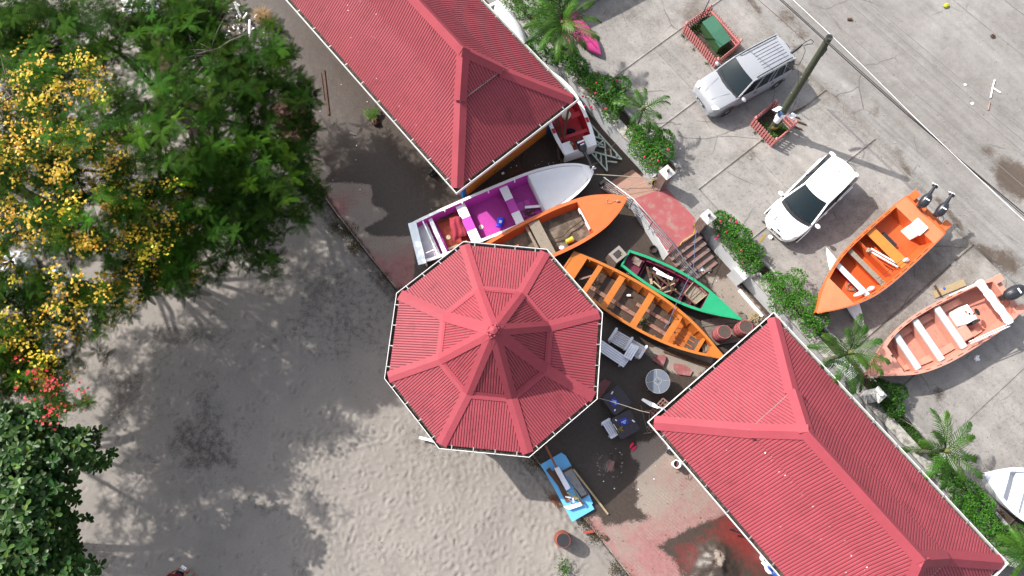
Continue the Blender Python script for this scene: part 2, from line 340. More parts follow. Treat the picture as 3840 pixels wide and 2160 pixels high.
# ---- parking area : separate concrete slabs, each with its own level
mat_conc=gmat('parking_concrete',[('pale',(.235,.222,.208),.9,2.5,.9,.1),('dark',(.10,.088,.076),.9,3,.9,.2),('wet',(.05,.040,.032),.35,4,.5,.15)],(.182,.173,.165),.9,[(4,.2,.02),(25,.45,.006),(90,.5,.003)],base_var=.2,vscale=1.3,speck=[(38,.62,(.24,.23,.215),.5),(26,.68,(.07,.06,.05),.55),(9,.58,(.105,.097,.088),.5),(3.2,.60,(.20,.19,.18),.4)],soft={'pale':.28,'dark':.26},cracks=(.55,.012,.8),streak=(-.86,.10))
GUT=[(2700,-160),(2800,0),(2965,190),(3060,300),(3200,430),(3300,540),(3400,650),(3480,720),(3600,860),(3840,1120),(4100,1420)]
GUTW=[at(x,y,ZP) for x,y in GUT]
def gut_n(s):                                              # distance from kerb line to gutter at station s
    best=None
    for a,b_ in zip(GUTW[:-1],GUTW[1:]):
        sa=(a-CURB0).dot(WALLDIR); sb=(b_-CURB0).dot(WALLDIR)
        if sa<=s<=sb: k=(s-sa)/(sb-sa); p=a.lerp(b_,k); return -(p-CURB0).dot(WN)
    return 6.0 if s<0 else 7.5
park=thing('parking_area',None,None,(CURB0.x,CURB0.y,ZP),kind='structure')
mb=MB(); mb.prism([tuple(wl(-14,0)[:2]),tuple(wl(40,0)[:2]),tuple(wl(40,-40)[:2]),tuple(wl(-14,-40)[:2])],-.4,ZP-.07)
mb.build('sub_base',M('subbase',(.035,.03,.025),.95),park)
JO=[((2343,260),(2560,112)),((2494,465),(2607,380)),((2750,608),(3040,400)),((3170,612),(3300,510)),((3430,1110),(3560,985)),((3440,1400),(3600,1240)),((3580,1640),(3840,1440))]
st=[-9.0,-4.6,-2.2]
for a,b_ in JO:
    pa=at(*a,ZP); st.append((pa-CURB0).dot(WALLDIR))
st=sorted(st)+[20.5,24.0]
mid_split={1,2,4,6,8}
def slabpatch(sa,sb,na,nb,dz,tilt):
    nsx=max(4,int((sb-sa)/.09)); nsy=max(4,int(abs(nb-na)/.09)); V=[]
    S_=np.linspace(sa+.003,sb-.003,nsx); T_=np.linspace(0,1,nsy)
    for s_ in S_:
        g=gut_n(s_)
        for t in T_:
            n0=na if na>=0 else 0; n1=min(nb,g)
            p=wl(s_,-(n0+.003+(n1-.006-n0)*t)); V.append((p.x,p.y,ZP+dz+tilt*(t-.5)))
    V=np.array(V); i=np.arange(nsx*nsy).reshape(nsx,nsy); Q_=np.stack([i[:-1,:-1],i[:-1,1:],i[1:,1:],i[1:,:-1]],-1).reshape(-1,4)
    P_=V[:,:2]; V[:,2]+=(vnoise(P_,1.5,31,3)-.5)*.012
    rimloop=list(i[0,:])+list(i[1:,-1])+list(i[-1,::-1][1:])+list(i[::-1,0][1:-1]); rl=np.array(rimloop); nb_=len(V)
    low=V[rl].copy(); low[:,2]-=.03; V=np.vstack([V,low]); k=len(rl); e=np.stack([rl,np.roll(rl,-1),nb_+(np.arange(k)+1)%k,nb_+np.arange(k)],1)
    Q_=np.vstack([Q_,e])
    P_=V[:,:2]; pale=.26+.42*smooth01(vnoise(P_,.55,13,4),.5,.72)
    for (x,y,r,kk) in ((2640,640,90,.2),(3060,720,40,.35),(3150,660,35,.4),(3190,560,60,.3),(2780,60,80,.45),(3060,380,40,.4),(3120,590,60,.35),(2500,120,60,.25),(3560,930,60,.35)):
        c=at(x,y,ZP); pale+=kk*np.exp(-((P_-np.array(c[:2]))**2).sum(1)/(r/97)**2)
    dark=.20+.32*smooth01(vnoise(P_,.4,17,4),.5,.75)
    sg=np.array([-(Vector((p[0],p[1],0))-Vector((CURB0.x,CURB0.y,0))).dot(WN) for p in P_]); ss=np.array([(Vector((p[0],p[1],0))-Vector((CURB0.x,CURB0.y,0))).dot(WALLDIR) for p in P_])
    gg=np.array([gut_n(float(q)) for q in ss]); dark+=.22*np.exp(-((gg-sg)/.35)**2)
    wet_=.12*np.ones(len(P_))+.26*np.exp(-((gg-sg)/.25)**2)*smooth01(vnoise(P_,.8,41,3),.4,.6)
    for (x,y,r,kk) in ((2590,40,60,.3),(3520,1480,40,.5),(2820,585,24,.4),(3790,1950,90,.55),(3830,2080,70,.5),(3330,1130,60,.15)):
        c=at(x,y,ZP); (dark if kk<.45 else wet_).__iadd__(kk*np.exp(-((P_-np.array(c[:2]))**2).sum(1)/(r/97)**2))
    dark+=.22*np.exp(-((np.minimum(np.abs(ss-sa),np.abs(ss-sb)))/.045)**2)
    me=fastmesh('concrete_slab',V-np.array([CURB0.x,CURB0.y,ZP]),Q_,attrs={'pale':pale,'dark':dark,'wet':wet_},smooth=False)
    linkmesh('concrete_slab',me,mat_conc,park)
for i in range(len(st)-1):
    dz=random.uniform(-.001,.001)
    if i in (3,5,7): slabpatch(st[i],st[i+1],0,2.9,dz,.001); slabpatch(st[i],st[i+1],2.9,99,-dz,.001)
    else: slabpatch(st[i],st[i+1],0,99,dz,.001)
# ---- road
P,Q,nx,ny=gridxy(4,34,-14,26,.10)
gpoly=[tuple(p[:2]) for p in GUTW]+[(60,-40),(60,60),(0,60)]
dg=sd(P,gpoly); keep=dg[Q].max(1)<.25
u=(P-np.array(GUTW[0][:2]))@np.array(WALLDIR[:2])
Z=ZP-.010+(vnoise(P,.4,51,3)-.5)*.02-.012*np.exp(-((dg+.2)/.3)**2)
wet_=.08+.55*np.exp(-((dg+.12)/.26)**2)*smooth01(vnoise(P,.45,53,3),.48,.60)
for (x,y,r,k) in ((3780,640,80,.55),(3700,560,35,.5),(3830,700,90,.6),(3740,960,70,.45),(3800,1000,60,.4),(2950,60,70,.5),(3010,130,50,.4),(3280,420,45,.45),(3370,570,40,.4)):
    c=at(x,y,ZP); wet_+=k*np.exp(-((P-np.array(c[:2]))**2).sum(1)/(r/97)**2)
pale=.25+.35*smooth01(vnoise(P,.3,57,4),.5,.75)+.35*np.exp(-((dg+.75)/.3)**2)*smooth01(vnoise(P,.6,59,3),.45,.6)
dark=.18+.25*smooth01(vnoise(P,.25,61,3),.5,.75)+.2*np.exp(-((dg+.1)/.2)**2)
used=np.unique(Q[keep]); remap=np.zeros(len(P),np.int64); remap[used]=np.arange(len(used))
mat_road=gmat('road_surface',[('dark',(.115,.104,.096),.9,2,.9,.15),('pale',(.215,.207,.197),.9,3,1.0,.1),('wet',(.072,.056,.044),.5,3.5,.7,.15)],(.178,.171,.165),.9,[(5,.2,.02),(60,.6,.006)],base_var=.12,vscale=.6,speck=[(45,.66,(.23,.22,.21),.4),(32,.70,(.06,.05,.04),.6)],soft={'pale':.24,'dark':.3,'wet':.14},cracks=(.4,.010,.7),streak=(-.86,.12))
me=fastmesh('road',np.c_[P,Z][used],remap[Q[keep]],attrs={'wet':wet_[used],'pale':pale[used],'dark':dark[used]},smooth=True)
o=linkmesh('road',me,mat_road); tag(o,kind='structure')
mb=MB(); mb.grid([[(30,y,ZP-.05),(90,y,ZP-.05)] for y in (-90,90)]); mb.build('far_road',mat_road,kind='structure')
# ================================================================ BUILDINGS
ROOF=lin(203,88,104); ROOFC=(.238,.041,.055)
m_roof=M('red_roof_sheet',ROOFC,.6,var=.15,scale=.55,bump=.05,bscale=8,spec=.25,dirt=tuple(c*.72 for c in ROOFC),dscale=1.6,dcov=.38)
m_cap=M('red_roof_flashing',tuple(c*1.0 for c in ROOFC),.65,var=.08,scale=1.5,bump=.08,bscale=3,spec=.2,dirt=tuple(min(1,c*.94+.008) for c in ROOFC),dscale=5,dcov=.36)
m_white=M('white_paint',(.62,.62,.61),.45,var=.05,dirt=(.5,.48,.44),dscale=6,dcov=.3,bump=.05)
m_dark=M('gutter_dark',(.035,.03,.026),.9,var=.5,scale=8,dirt=(.14,.11,.08),dscale=9,dcov=.42,bump=.6,bscale=20)
m_metal=M('zinc_bracket',(.42,.42,.41),.4,metal=.7)
m_orange=M('orange_board',(.50,.14,.02),.6,var=.14,scale=5,grain=(1,1,6),dirt=tuple(c*.6 for c in lin(200,90,30)),dcov=.35)
m_blue=M('blue_paint',lin(30,120,215),.5,var=.15,dirt=lin(120,120,110),dcov=.32)
m_wallin=M('dark_inner_wall',(.10,.08,.07),.9)
UPV=Vector((0,0,1)); m_groove=M('roof_groove_grime',tuple(c*.36 for c in ROOFC),.85,var=.2,scale=1.2,bump=0)  # groove faces painted darker red: grime plus rib shadow put into the colour
def slope(name,poly,e,pitch,parent,mat,thick=.012,amp=.014,lift=0.0):
    poly=[Vector(p) for p in poly]; c=sum(poly,Vector())/len(poly)
    nrm=(poly[1]-poly[0]).cross(poly[2]-poly[1]).normalized()
    if nrm.z<0: nrm=-nrm
    e=Vector(e).normalized(); t=nrm.cross(e).normalized(); o=poly[0]
    S=[(p-o).dot(e) for p in poly]; T=[(p-o).dot(t) for p in poly]; n=len(poly)
    s0,s1=min(S),max(S); ss=[]; k=math.floor(s0/pitch)
    while k*pitch<s1:
        for f,h in ((0,0),(.22,0),(.34,amp),(.88,amp)):
            q=(k+f)*pitch
            if s0+1e-3<q<s1-1e-3: ss.append((q,h))
        k+=1
    ss=[(s0+2e-3,0)]+ss+[(s1-2e-3,0)]
    V=[];Fc=[]; jit=random.Random(len(parent.name)+int(s1*100))
    for q,h in ss:
        hit=[]
        for i in range(n):
            a,b=S[i],S[(i+1)%n]
            if (a-q)*(b-q)<=0 and abs(a-b)>1e-9: hit.append(T[i]+(T[(i+1)%n]-T[i])*(q-a)/(b-a))
        if len(hit)<2: continue
        ta,tb=min(hit),max(hit)
        V.append(o+e*q+t*ta+nrm*(h+lift)); V.append(o+e*q+t*tb+nrm*(h+lift))
    for i in range(len(V)//2-1): Fc.append((2*i,2*i+2,2*i+3,2*i+1))
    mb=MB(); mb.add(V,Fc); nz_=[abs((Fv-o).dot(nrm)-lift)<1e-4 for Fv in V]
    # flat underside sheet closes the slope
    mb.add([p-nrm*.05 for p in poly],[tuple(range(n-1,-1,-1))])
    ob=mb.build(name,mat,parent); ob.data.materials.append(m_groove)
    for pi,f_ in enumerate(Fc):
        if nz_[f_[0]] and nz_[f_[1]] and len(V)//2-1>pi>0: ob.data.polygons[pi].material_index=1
    return ob
def cap(name,p0,p1,c1,c2,w1,w2,parent,mat,lift=.045,peak=.012,ext=0.0):
    p0=Vector(p0);p1=Vector(p1); d=(p1-p0).normalized(); p0=p0-d*ext; p1=p1+d*ext; out=[]
    for c,w_ in ((c1,w1),(c2,w2)):
        v=Vector(c)-p0; v=(v-d*v.dot(d)).normalized(); n_=d.cross(v)
        if n_.z<0: n_=-n_
        out.append((v*w_+n_*lift,v*w_+n_*(lift-.055)))
    A,B=out; up=UPV*(lift+peak)
    V=[]; 
    for p in (p0,p1): V+=[p+A[1],p+A[0],p+up,p+B[0],p+B[1]]
    mb=MB(); mb.add(V,[(i,i+1,i+6,i+5) for i in range(4)]+[(4,3,2,1,0),(5,6,7,8,9)])
    return mb.build(name,mat,parent)
def offset(poly,d):
    n=len(poly); out=[]; cx=sum(p[0] for p in poly)/n; cy=sum(p[1] for p in poly)/n
    L=[]
    for i in range(n):
        a=Vector(poly[i][:2]); b=Vector(poly[(i+1)%n][:2]); e=(b-a).normalized(); nn=Vector((e.y,-e.x))
        if nn.dot(a-Vector((cx,cy)))<0: nn=-nn
        L.append((a+nn*d,e))
    for i in range(n):
        a,e=L[i-1]; b,f=L[i]; den=e.x*f.y-e.y*f.x; t=((b.x-a.x)*f.y-(b.y-a.y)*f.x)/den; out.append(a+e*t)
    return out
def gutter(eave,z,T,step=1.0,inner_dir=None):
    r=[offset(eave,d) for d in (.0,.012,.122,.141)]; n=len(eave); mb=MB(); md=MB()
    zt,zb=z+.0,z-.13
    for i in range(n):
        j=(i+1)%n
        def q(k,z_,idx): return (r[k][idx].x,r[k][idx].y,z_)
        # outer lip (solid ring) and bottom
        mb.add([q(2,zb,i),q(2,zb,j),q(2,zt+.02,j),q(2,zt+.02,i),q(3,zt+.02,i),q(3,zt+.02,j),q(3,zb-.03,j),q(3,zb-.03,i),q(0,zb-.03,i),q(0,zb-.03,j)],[(0,1,2,3),(3,2,5,4),(4,5,6,7),(7,6,9,8)])
        md.add([q(0,zb,i),q(0,zb,j),q(2,zb,j),q(2,zb,i),q(0,zt-.02,i),q(0,zt-.02,j)],[(0,1,2,3),(4,5,1,0)])
    mb.build('gutter',m_white,T); md.build('gutter_bed',m_dark,T)
    for i in range(n):
        a=Vector(eave[i][:2]); b=Vector(eave[(i+1)%n][:2]); L=(b-a).length; e=(b-a)/L; nn=(r[3][i]-r[0][i]); k=max(1,int(L/step)); 
        ou=r[3][i]-a; ou=ou-e*ou.dot(e); ou.normalize()
        for q_ in range(k):
            p=a+e*(L*(q_+.5)/k); m=MB(); m.beam((p.x-ou.x*.02,p.y-ou.y*.02,z+.028),(p.x+ou.x*.15,p.y+ou.y*.15,z+.028),.03,.01); m.build('gutter_bracket',m_metal,T)
BW,BB,BZ,RZ,RT,RE,ZE=5.866,1.977,4.50,5.52,2.073,2.972,3.0
def hall(name,label,x,y,ang,flip,BL,front):
    u=Vector((math.cos(ang),math.sin(ang),0)); v=Vector((u.y,-u.x,0))*(-1 if flip else 1); o=Vector((x,y,0))
    B=lambda s,t,z: o+u*s+v*t+UPV*z
    T=thing(name,label,'building',tuple(B(BW/2,BL/2,0)),ang)
    E=[B(0,0,ZE),B(BW,0,ZE),B(BW,BL,ZE),B(0,BL,ZE)]; Kk=[B(BB,RT,BZ),B(BW-BB,RT,BZ),B(BW-BB,BL-RT,BZ),B(BB,BL-RT,BZ)]; A=[B(BW/2,RE,RZ),B(BW/2,BL-RE,RZ)]
    pitch=.108; lo=-.02
    S=[]
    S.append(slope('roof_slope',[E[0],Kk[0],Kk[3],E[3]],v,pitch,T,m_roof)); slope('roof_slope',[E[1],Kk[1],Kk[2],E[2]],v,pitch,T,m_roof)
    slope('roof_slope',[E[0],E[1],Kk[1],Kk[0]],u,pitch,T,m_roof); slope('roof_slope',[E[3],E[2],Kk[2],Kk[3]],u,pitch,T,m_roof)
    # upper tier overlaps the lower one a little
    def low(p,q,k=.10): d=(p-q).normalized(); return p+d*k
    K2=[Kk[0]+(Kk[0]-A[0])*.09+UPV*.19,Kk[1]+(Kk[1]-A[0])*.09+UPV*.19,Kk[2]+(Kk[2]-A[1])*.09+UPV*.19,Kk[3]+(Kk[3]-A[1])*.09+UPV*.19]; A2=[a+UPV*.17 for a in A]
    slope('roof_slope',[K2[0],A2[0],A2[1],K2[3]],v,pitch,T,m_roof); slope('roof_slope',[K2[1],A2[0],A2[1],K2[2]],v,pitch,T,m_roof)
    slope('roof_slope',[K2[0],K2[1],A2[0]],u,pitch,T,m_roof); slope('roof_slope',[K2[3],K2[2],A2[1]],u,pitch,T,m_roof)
    cS=[B(.2,BL/2,ZE),B(BW-.2,BL/2,ZE),B(BW/2,.1,ZE),B(BW/2,BL-.1,ZE)]
    def ctr(*p): return sum(p,Vector())/len(p)
    lowc={'l':ctr(E[0],Kk[0],Kk[3],E[3]),'r':ctr(E[1],Kk[1],Kk[2],E[2]),'f':ctr(E[0],E[1],Kk[1],Kk[0]),'b':ctr(E[3],E[2],Kk[2],Kk[3])}
    upc={'l':ctr(K2[0],A2[0],A2[1],K2[3]),'r':ctr(K2[1],A2[0],A2[1],K2[2]),'f':ctr(K2[0],K2[1],A2[0]),'b':ctr(K2[3],K2[2],A2[1])}
    for i,(a,b) in enumerate((('l','f'),('r','f'),('r','b'),('l','b'))): cap('hip_cap',E[i],Kk[i],lowc[a],lowc[b],.25,.25,T,m_cap)
    for i,(a,b) in enumerate((('l','f'),('r','f'),('r','b'),('l','b'))): cap('hip_cap',K2[i],A2[0 if i<2 else 1],upc[a],upc[b],.25,.25,T,m_cap)
    cap('ridge_cap',A2[0],A2[1],upc['l'],upc['r'],.27,.16,T,m_cap,lift=.055,peak=.04)
    for a,b in ((K2[0],K2[1]),(K2[3],K2[2])): MB().beam(a-UPV*.03,b-UPV*.03,.03,.06).build('gablet_flashing',m_metal,T); MB().beam(a-UPV*.10+(A2[0]-a)*.06,b-UPV*.10+(A2[0]-b)*.06,.02,.16).build('gablet_board',m_dark,T)
    gutter([E[0],E[1],E[2],E[3]],ZE-.01,T,1.02)
    # walls below
    ins=.62; W0=[B(ins,ins,0),B(BW-ins,ins,0),B(BW-ins,BL-ins,0),B(ins,BL-ins,0)]
    for i in range(4):
        a,b=W0[i],W0[(i+1)%4]; MB().beam(a+UPV*1.42,b+UPV*1.42,.10,2.84).build('wall',m_wallin,T)
        d=(b-a).normalized(); nn=Vector((d.y,-d.x,0)); c=ctr(*W0)
        if nn.dot(a-c)<0: nn=-nn
        if i in front:
            for k in range(22): MB().beam(a+nn*.062+d*.12+UPV*(.2+k*.118),b+nn*.062-d*.12+UPV*(.2+k*.118),.028,.108).build('wall_board',m_orange,T)
        MB().box(None,(.15,.15,2.8),m=Matrix.Translation(a+UPV*1.4)@Matrix.Rotation(ang,4,'Z')).build('corner_post',m_blue,T)
    # ceiling
    MB().slab([p-UPV*.16 for p in [B(.05,.05,ZE),B(BW-.05,.05,ZE),B(BW-.05,BL-.05,ZE),B(.05,BL-.05,ZE)]],.02).build('ceiling',M('soffit',(.5,.48,.45),.8),T)
    return T,B
HL,BLf=hall('market_hall','long red hipped roof building at the top centre with an orange boarded end wall',-1.8543,10.0576,.6986,True,13.8,(0,))
HR,BRf=hall('market_hall','long red hipped roof building at the lower right with bird droppings on its ridge',5.1026,1.3735,.6854,False,10.711,())
# bird droppings and screw heads
m_drop=M('bird_dropping',(.72,.68,.66),.9,bump=0)
def droppings(T,pts,nrm,seed,n):
    rnd=random.Random(seed); mb=MB()
    for k in range(n):
        a,b,sp=pts[k%len(pts)]; t=rnd.random(); p=a.lerp(b,t)+Vector((rnd.gauss(0,sp),rnd.gauss(0,sp),0)); r=rnd.uniform(.006,.02)
        # drop onto the slope plane
        d=(p-a).dot(nrm); p=p-nrm*d+nrm*.045; x=nrm.orthogonal().normalized(); y=nrm.cross(x); q=rnd.uniform(.6,1.8)
        mb.add([p+x*(r*math.cos(z)*q)+y*(r*math.sin(z)) for z in [i*PI/3 for i in range(6)]],[(0,1,2,3,4,5)])
    return mb.build('bird_droppings',m_drop,T,kind='stuff')
def nof(a,b,c):
    n=(b-a).cross(c-a).normalized(); return n if n.z>0 else -n
n_lo=nof(BRf(0,0,ZE),BRf(BB,RT,BZ),BRf(0,8,ZE)); 
droppings(HR,[(BRf(BB-.15,6.2,BZ-.12),BRf(BB-.15,9,BZ-.12),.10),(BRf(BB-.1,2.6,BZ-.1),BRf(BB-.1,9,BZ-.1),.05)],n_lo,3,30)
droppings(HR,[(BRf(.3,1,ZE+.24),BRf(1.7,9,ZE+1.37),.9)],n_lo,5,14)
n_ll=nof(BLf(0,0,ZE),BLf(BB,RT,BZ),BLf(0,8,ZE)); droppings(HL,[(BLf(.3,1,ZE+.24),BLf(1.7,9,ZE+1.37),.8)],n_ll,6,12)
# ---- octagonal kiosk
OX,OY,OROT,OR_,ORR,OZR,OZA=-.3961,4.0837,1.8668,3.9016,1.9364,3.5125,5.7599
oa=[OROT-i*PI/4 for i in range(8)]
KT=thing('octagonal_kiosk','octagonal kiosk with a stepped red metal roof at the centre of the beach edge','pavilion',(OX,OY,0),OROT)
E=[Vector((OX+OR_*math.cos(a),OY+OR_*math.sin(a),ZE)) for a in oa]; Rg=[Vector((OX+ORR*math.cos(a),OY+ORR*math.sin(a),OZR)) for a in oa]; AP=Vector((OX,OY,OZA))
R2=[r+(r-AP).normalized()*.13+UPV*.085 for r in Rg]; AP2=AP+UPV*.06
for i in range(8):
    j=(i+1)%8; e=(E[j]-E[i])
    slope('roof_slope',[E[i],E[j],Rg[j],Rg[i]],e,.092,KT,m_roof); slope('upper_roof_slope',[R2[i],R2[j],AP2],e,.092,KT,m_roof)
    lc=[(E[k]+E[(k+1)%8]+Rg[k]+Rg[(k+1)%8])/4 for k in (i,(i-1)%8)]; uc=[(R2[k]+R2[(k+1)%8]+AP2)/3 for k in (i,(i-1)%8)]
    cap('hip_cap',E[i],Rg[i],lc[0],lc[1],.20,.20,KT,m_cap); cap('hip_cap',R2[i],AP2,uc[0],uc[1],.19,.19,KT,m_cap,lift=.05)
    # wide flashing ring at the change of slope
    a,b=R2[i],R2[j]; ou=((E[i]+E[j])/2-(Rg[i]+Rg[j])/2).normalized(); up_=(AP2-(R2[i]+R2[j])/2).normalized()
    rib=UPV*.045; V=[a+rib,b+rib,b+up_*.16+rib+ (AP2-b).normalized()*.0,a+up_*.16+rib,a+ou*.13+UPV*.035,b+ou*.13+UPV*.035]
    dI=(b-a).normalized(); V[2]=V[2]-dI*.06; V[3]=V[3]+dI*.06; V[4]=V[4]-dI*.04; V[5]=V[5]+dI*.04
    MB().add(V,[(0,1,2,3),(4,5,1,0)]).build('ring_flashing',m_cap,KT)
MB().lathe(AP2+UPV*.02,[(.16,-.06),(.13,.02),(.02,.07)],16).build('finial_cap',m_cap,KT)
gutter(E,ZE-.01,KT,.62)
m_post=M('kiosk_post',(.30,.2,.16),.7)
for i in range(8):
    a=oa[i]; p=Vector((OX+3.35*math.cos(a),OY+3.35*math.sin(a),0)); MB().box(None,(.16,.16,2.9),m=Matrix.Translation(p+UPV*1.45)@Matrix.Rotation(a,4,'Z')).build('post',m_post,KT)
    if i not in (1,2,3): 
        b=Vector((OX+3.35*math.cos(oa[(i+1)%8]),OY+3.35*math.sin(oa[(i+1)%8]),0)); MB().beam(p+UPV*.45,b+UPV*.45,.1,.9).build('low_wall',m_post,KT)
MB().prism([(OX+3.5*math.cos(a),OY+3.5*math.sin(a)) for a in oa],-.3,.02).build('kiosk_floor',M('kiosk_floor',(.14,.10,.085),.7,dirt=(.2,.07,.06),dcov=.4),KT)
MB().slab([e-UPV*.15 for e in E],.02).build('ceiling',MATS['soffit'],KT)
# ================================================================ RETAINING WALL, PLANTER, LANDING, STEPS
m_wallw=M('white_wall',(.46,.47,.48),.7,var=.07,scale=1.5,dirt=(.26,.25,.22),dscale=3.5,dcov=.32,bump=.1)
m_capw=M('wall_coping',(.30,.29,.27),.85,var=.14,scale=3,dirt=(.12,.112,.095),dscale=5,dcov=.46,bump=.3)
m_kerb=M('planter_kerb',(.27,.27,.265),.8,dirt=(.14,.135,.12),dcov=.45)
m_soil=M('planter_soil',(.028,.02,.015),.95,var=.4,scale=6,dirt=(.05,.038,.028),dcov=.5,bump=.9,bscale=25)
PW,CW=.58,.40                                              # planter width, coping width
def stat(px,py,z=ZP): return (at(px,py,z)-CURB0).dot(WALLDIR)
S1=stat(2452,700); S2=stat(2640,880); 
def wallrun(name,label,sa,sb,joints):
    T=thing(name,label,'wall',tuple(wl((sa+sb)/2,PW+CW,0)),0)
    c=lambda s,n: tuple(wl(s,n)[:2])
    MB().prism([c(sa,PW+.03),c(sb,PW+.03),c(sb,PW+CW-.03),c(sa,PW+CW-.03)],-.2,.99).build('wall_face',m_wallw,T)
    ks=[sa]+[k for k in joints if sa<k<sb]+[sb]
    for a,b in zip(ks[:-1],ks[1:]):
        MB().prism([c(a+.004,PW-.02),c(b-.004,PW-.02),c(b-.004,PW+CW+.0),c(a+.004,PW+CW+.0)],.985,1.05).build('coping_stone',m_capw,T)
    # buttress block
    return T
W1=wallrun('retaining_wall','white retaining wall with dirty coping between the upper red building and the steps',-9,S1,[-5,-1.5,1.1,2.4])
W2=wallrun('retaining_wall','white retaining wall running from the steps behind the lower red building',S2+.25,25,[6.2,9.0,11.8,14,16.2,18.5,21])
for (sc_,wdt) in ((stat(2800,1000),.55),):
    MB().prism([tuple(wl(sc_-.25,PW+CW-.02)[:2]),tuple(wl(sc_+.35,PW+CW-.02)[:2]),tuple(wl(sc_+.35,PW+CW+.26)[:2]),tuple(wl(sc_-.25,PW+CW+.26)[:2])],-.1,.96).build('buttress',m_wallw,W2)
MB().prism([tuple(wl(S1-.75,PW+CW-.02)[:2]),tuple(wl(S1-.3,PW+CW-.02)[:2]),tuple(wl(S1-.3,PW+CW+.2)[:2]),tuple(wl(S1-.75,PW+CW+.2)[:2])],-.1,.97).build('buttress',m_wallw,W1)
for i,(sa,sb) in enumerate(((-9,S1),(S2+.25,25))):
    c=lambda s,n: tuple(wl(s,n)[:2])
    T=thing('planter_bed','narrow planter bed of dark soil behind the '+('upper' if i==0 else 'lower')+' stretch of white wall','planter',tuple(wl((sa+sb)/2,PW/2,ZP)))
    MB().prism([c(sa,.1),c(sb,.1),c(sb,PW-.021),c(sa,PW-.021)],.3,ZP-.03).build('soil',m_soil,T)
    k=sa
    while k<sb-.3:
        e=min(sb,k+1.9); MB().prism([c(k+.006,-.006),c(e-.006,-.006),c(e-.006,.1),c(k+.006,.1)],.4,ZP+.10+random.uniform(-.008,.008)).build('kerb_stone',m_kerb,T); k=e
# landing + ramp + steps
m_redc=M('red_painted_concrete',lin(200,104,108),.65,var=.1,scale=1.2,dirt=lin(196,150,140),dscale=2.2,dcov=.42,bump=.12)
m_silt=M('silted_ramp',lin(188,150,134),.85,var=.12,scale=2,dirt=lin(205,120,112),dscale=2,dcov=.35,bump=.3)
LT=thing('entrance_landing','red painted landing with a ramp and five steps between the two stone pillars','landing',tuple(at(2520,830,0)))
a=at(2376,746,ZP); b=at(2470,712,ZP); c_=at(2507,953,ZP); d=at(2614,872,ZP)
e1=at(2252,702,.03); e2=at(2372,636,.03)
MB().slab([a+UPV*.012,c_+UPV*.012,d+UPV*.012,at(2607,818,ZP+.012),at(2500,706,ZP+.012),b+UPV*.012],.06).build('landing_slab',m_redc,LT)
MB().add([e1,a+UPV*.012,b+UPV*.012,e2,e1-UPV*.2,a-UPV*.85,b-UPV*.85,e2-UPV*.2],[(0,1,2,3),(0,4,5,1),(3,2,6,7)]).build('ramp',m_silt,LT)
MB().prism([tuple(p[:2]) for p in (a+(c_-a)*.0,c_,d,b)],-.2,ZP-.05).build('landing_base',m_wallw,LT)
# white side wall of ramp and landing (outer face)
nO=(c_-a).cross(UPV).normalized(); 
if nO.dot(WN)<0: nO=-nO
MB().add([e1+nO*.02,a+nO*.02-UPV*.01,c_+nO*.02-UPV*.01,c_+nO*.02-UPV*1,a+nO*.02-UPV*1,e1+nO*.02-UPV*.2, e1,a-UPV*.01,c_-UPV*.01],[(0,1,4,5),(1,2,3,4),(6,7,1,0),(7,8,2,1)]).build('side_wall',m_wallw,LT)
sd_=WALLDIR; fr=(d-c_)
m_tread=M('step_concrete',lin(176,120,116),.75,var=.12,dirt=lin(165,150,138),dscale=4,dcov=.5,bump=.3)
for k in range(5):
    z1=ZP-.155*(k+1); p0=c_+sd_*(.29*k-.02); p1=d+sd_*(.29*k-.02); q0=c_+sd_*(.29*(k+1)); q1=d+sd_*(.29*(k+1))
    ext=(p1-p0).normalized()*.12
    MB().prism([tuple(v_[:2]) for v_ in (p0,p1+ext,q1+ext,q0)],-.2,z1).build('step',m_tread,LT)
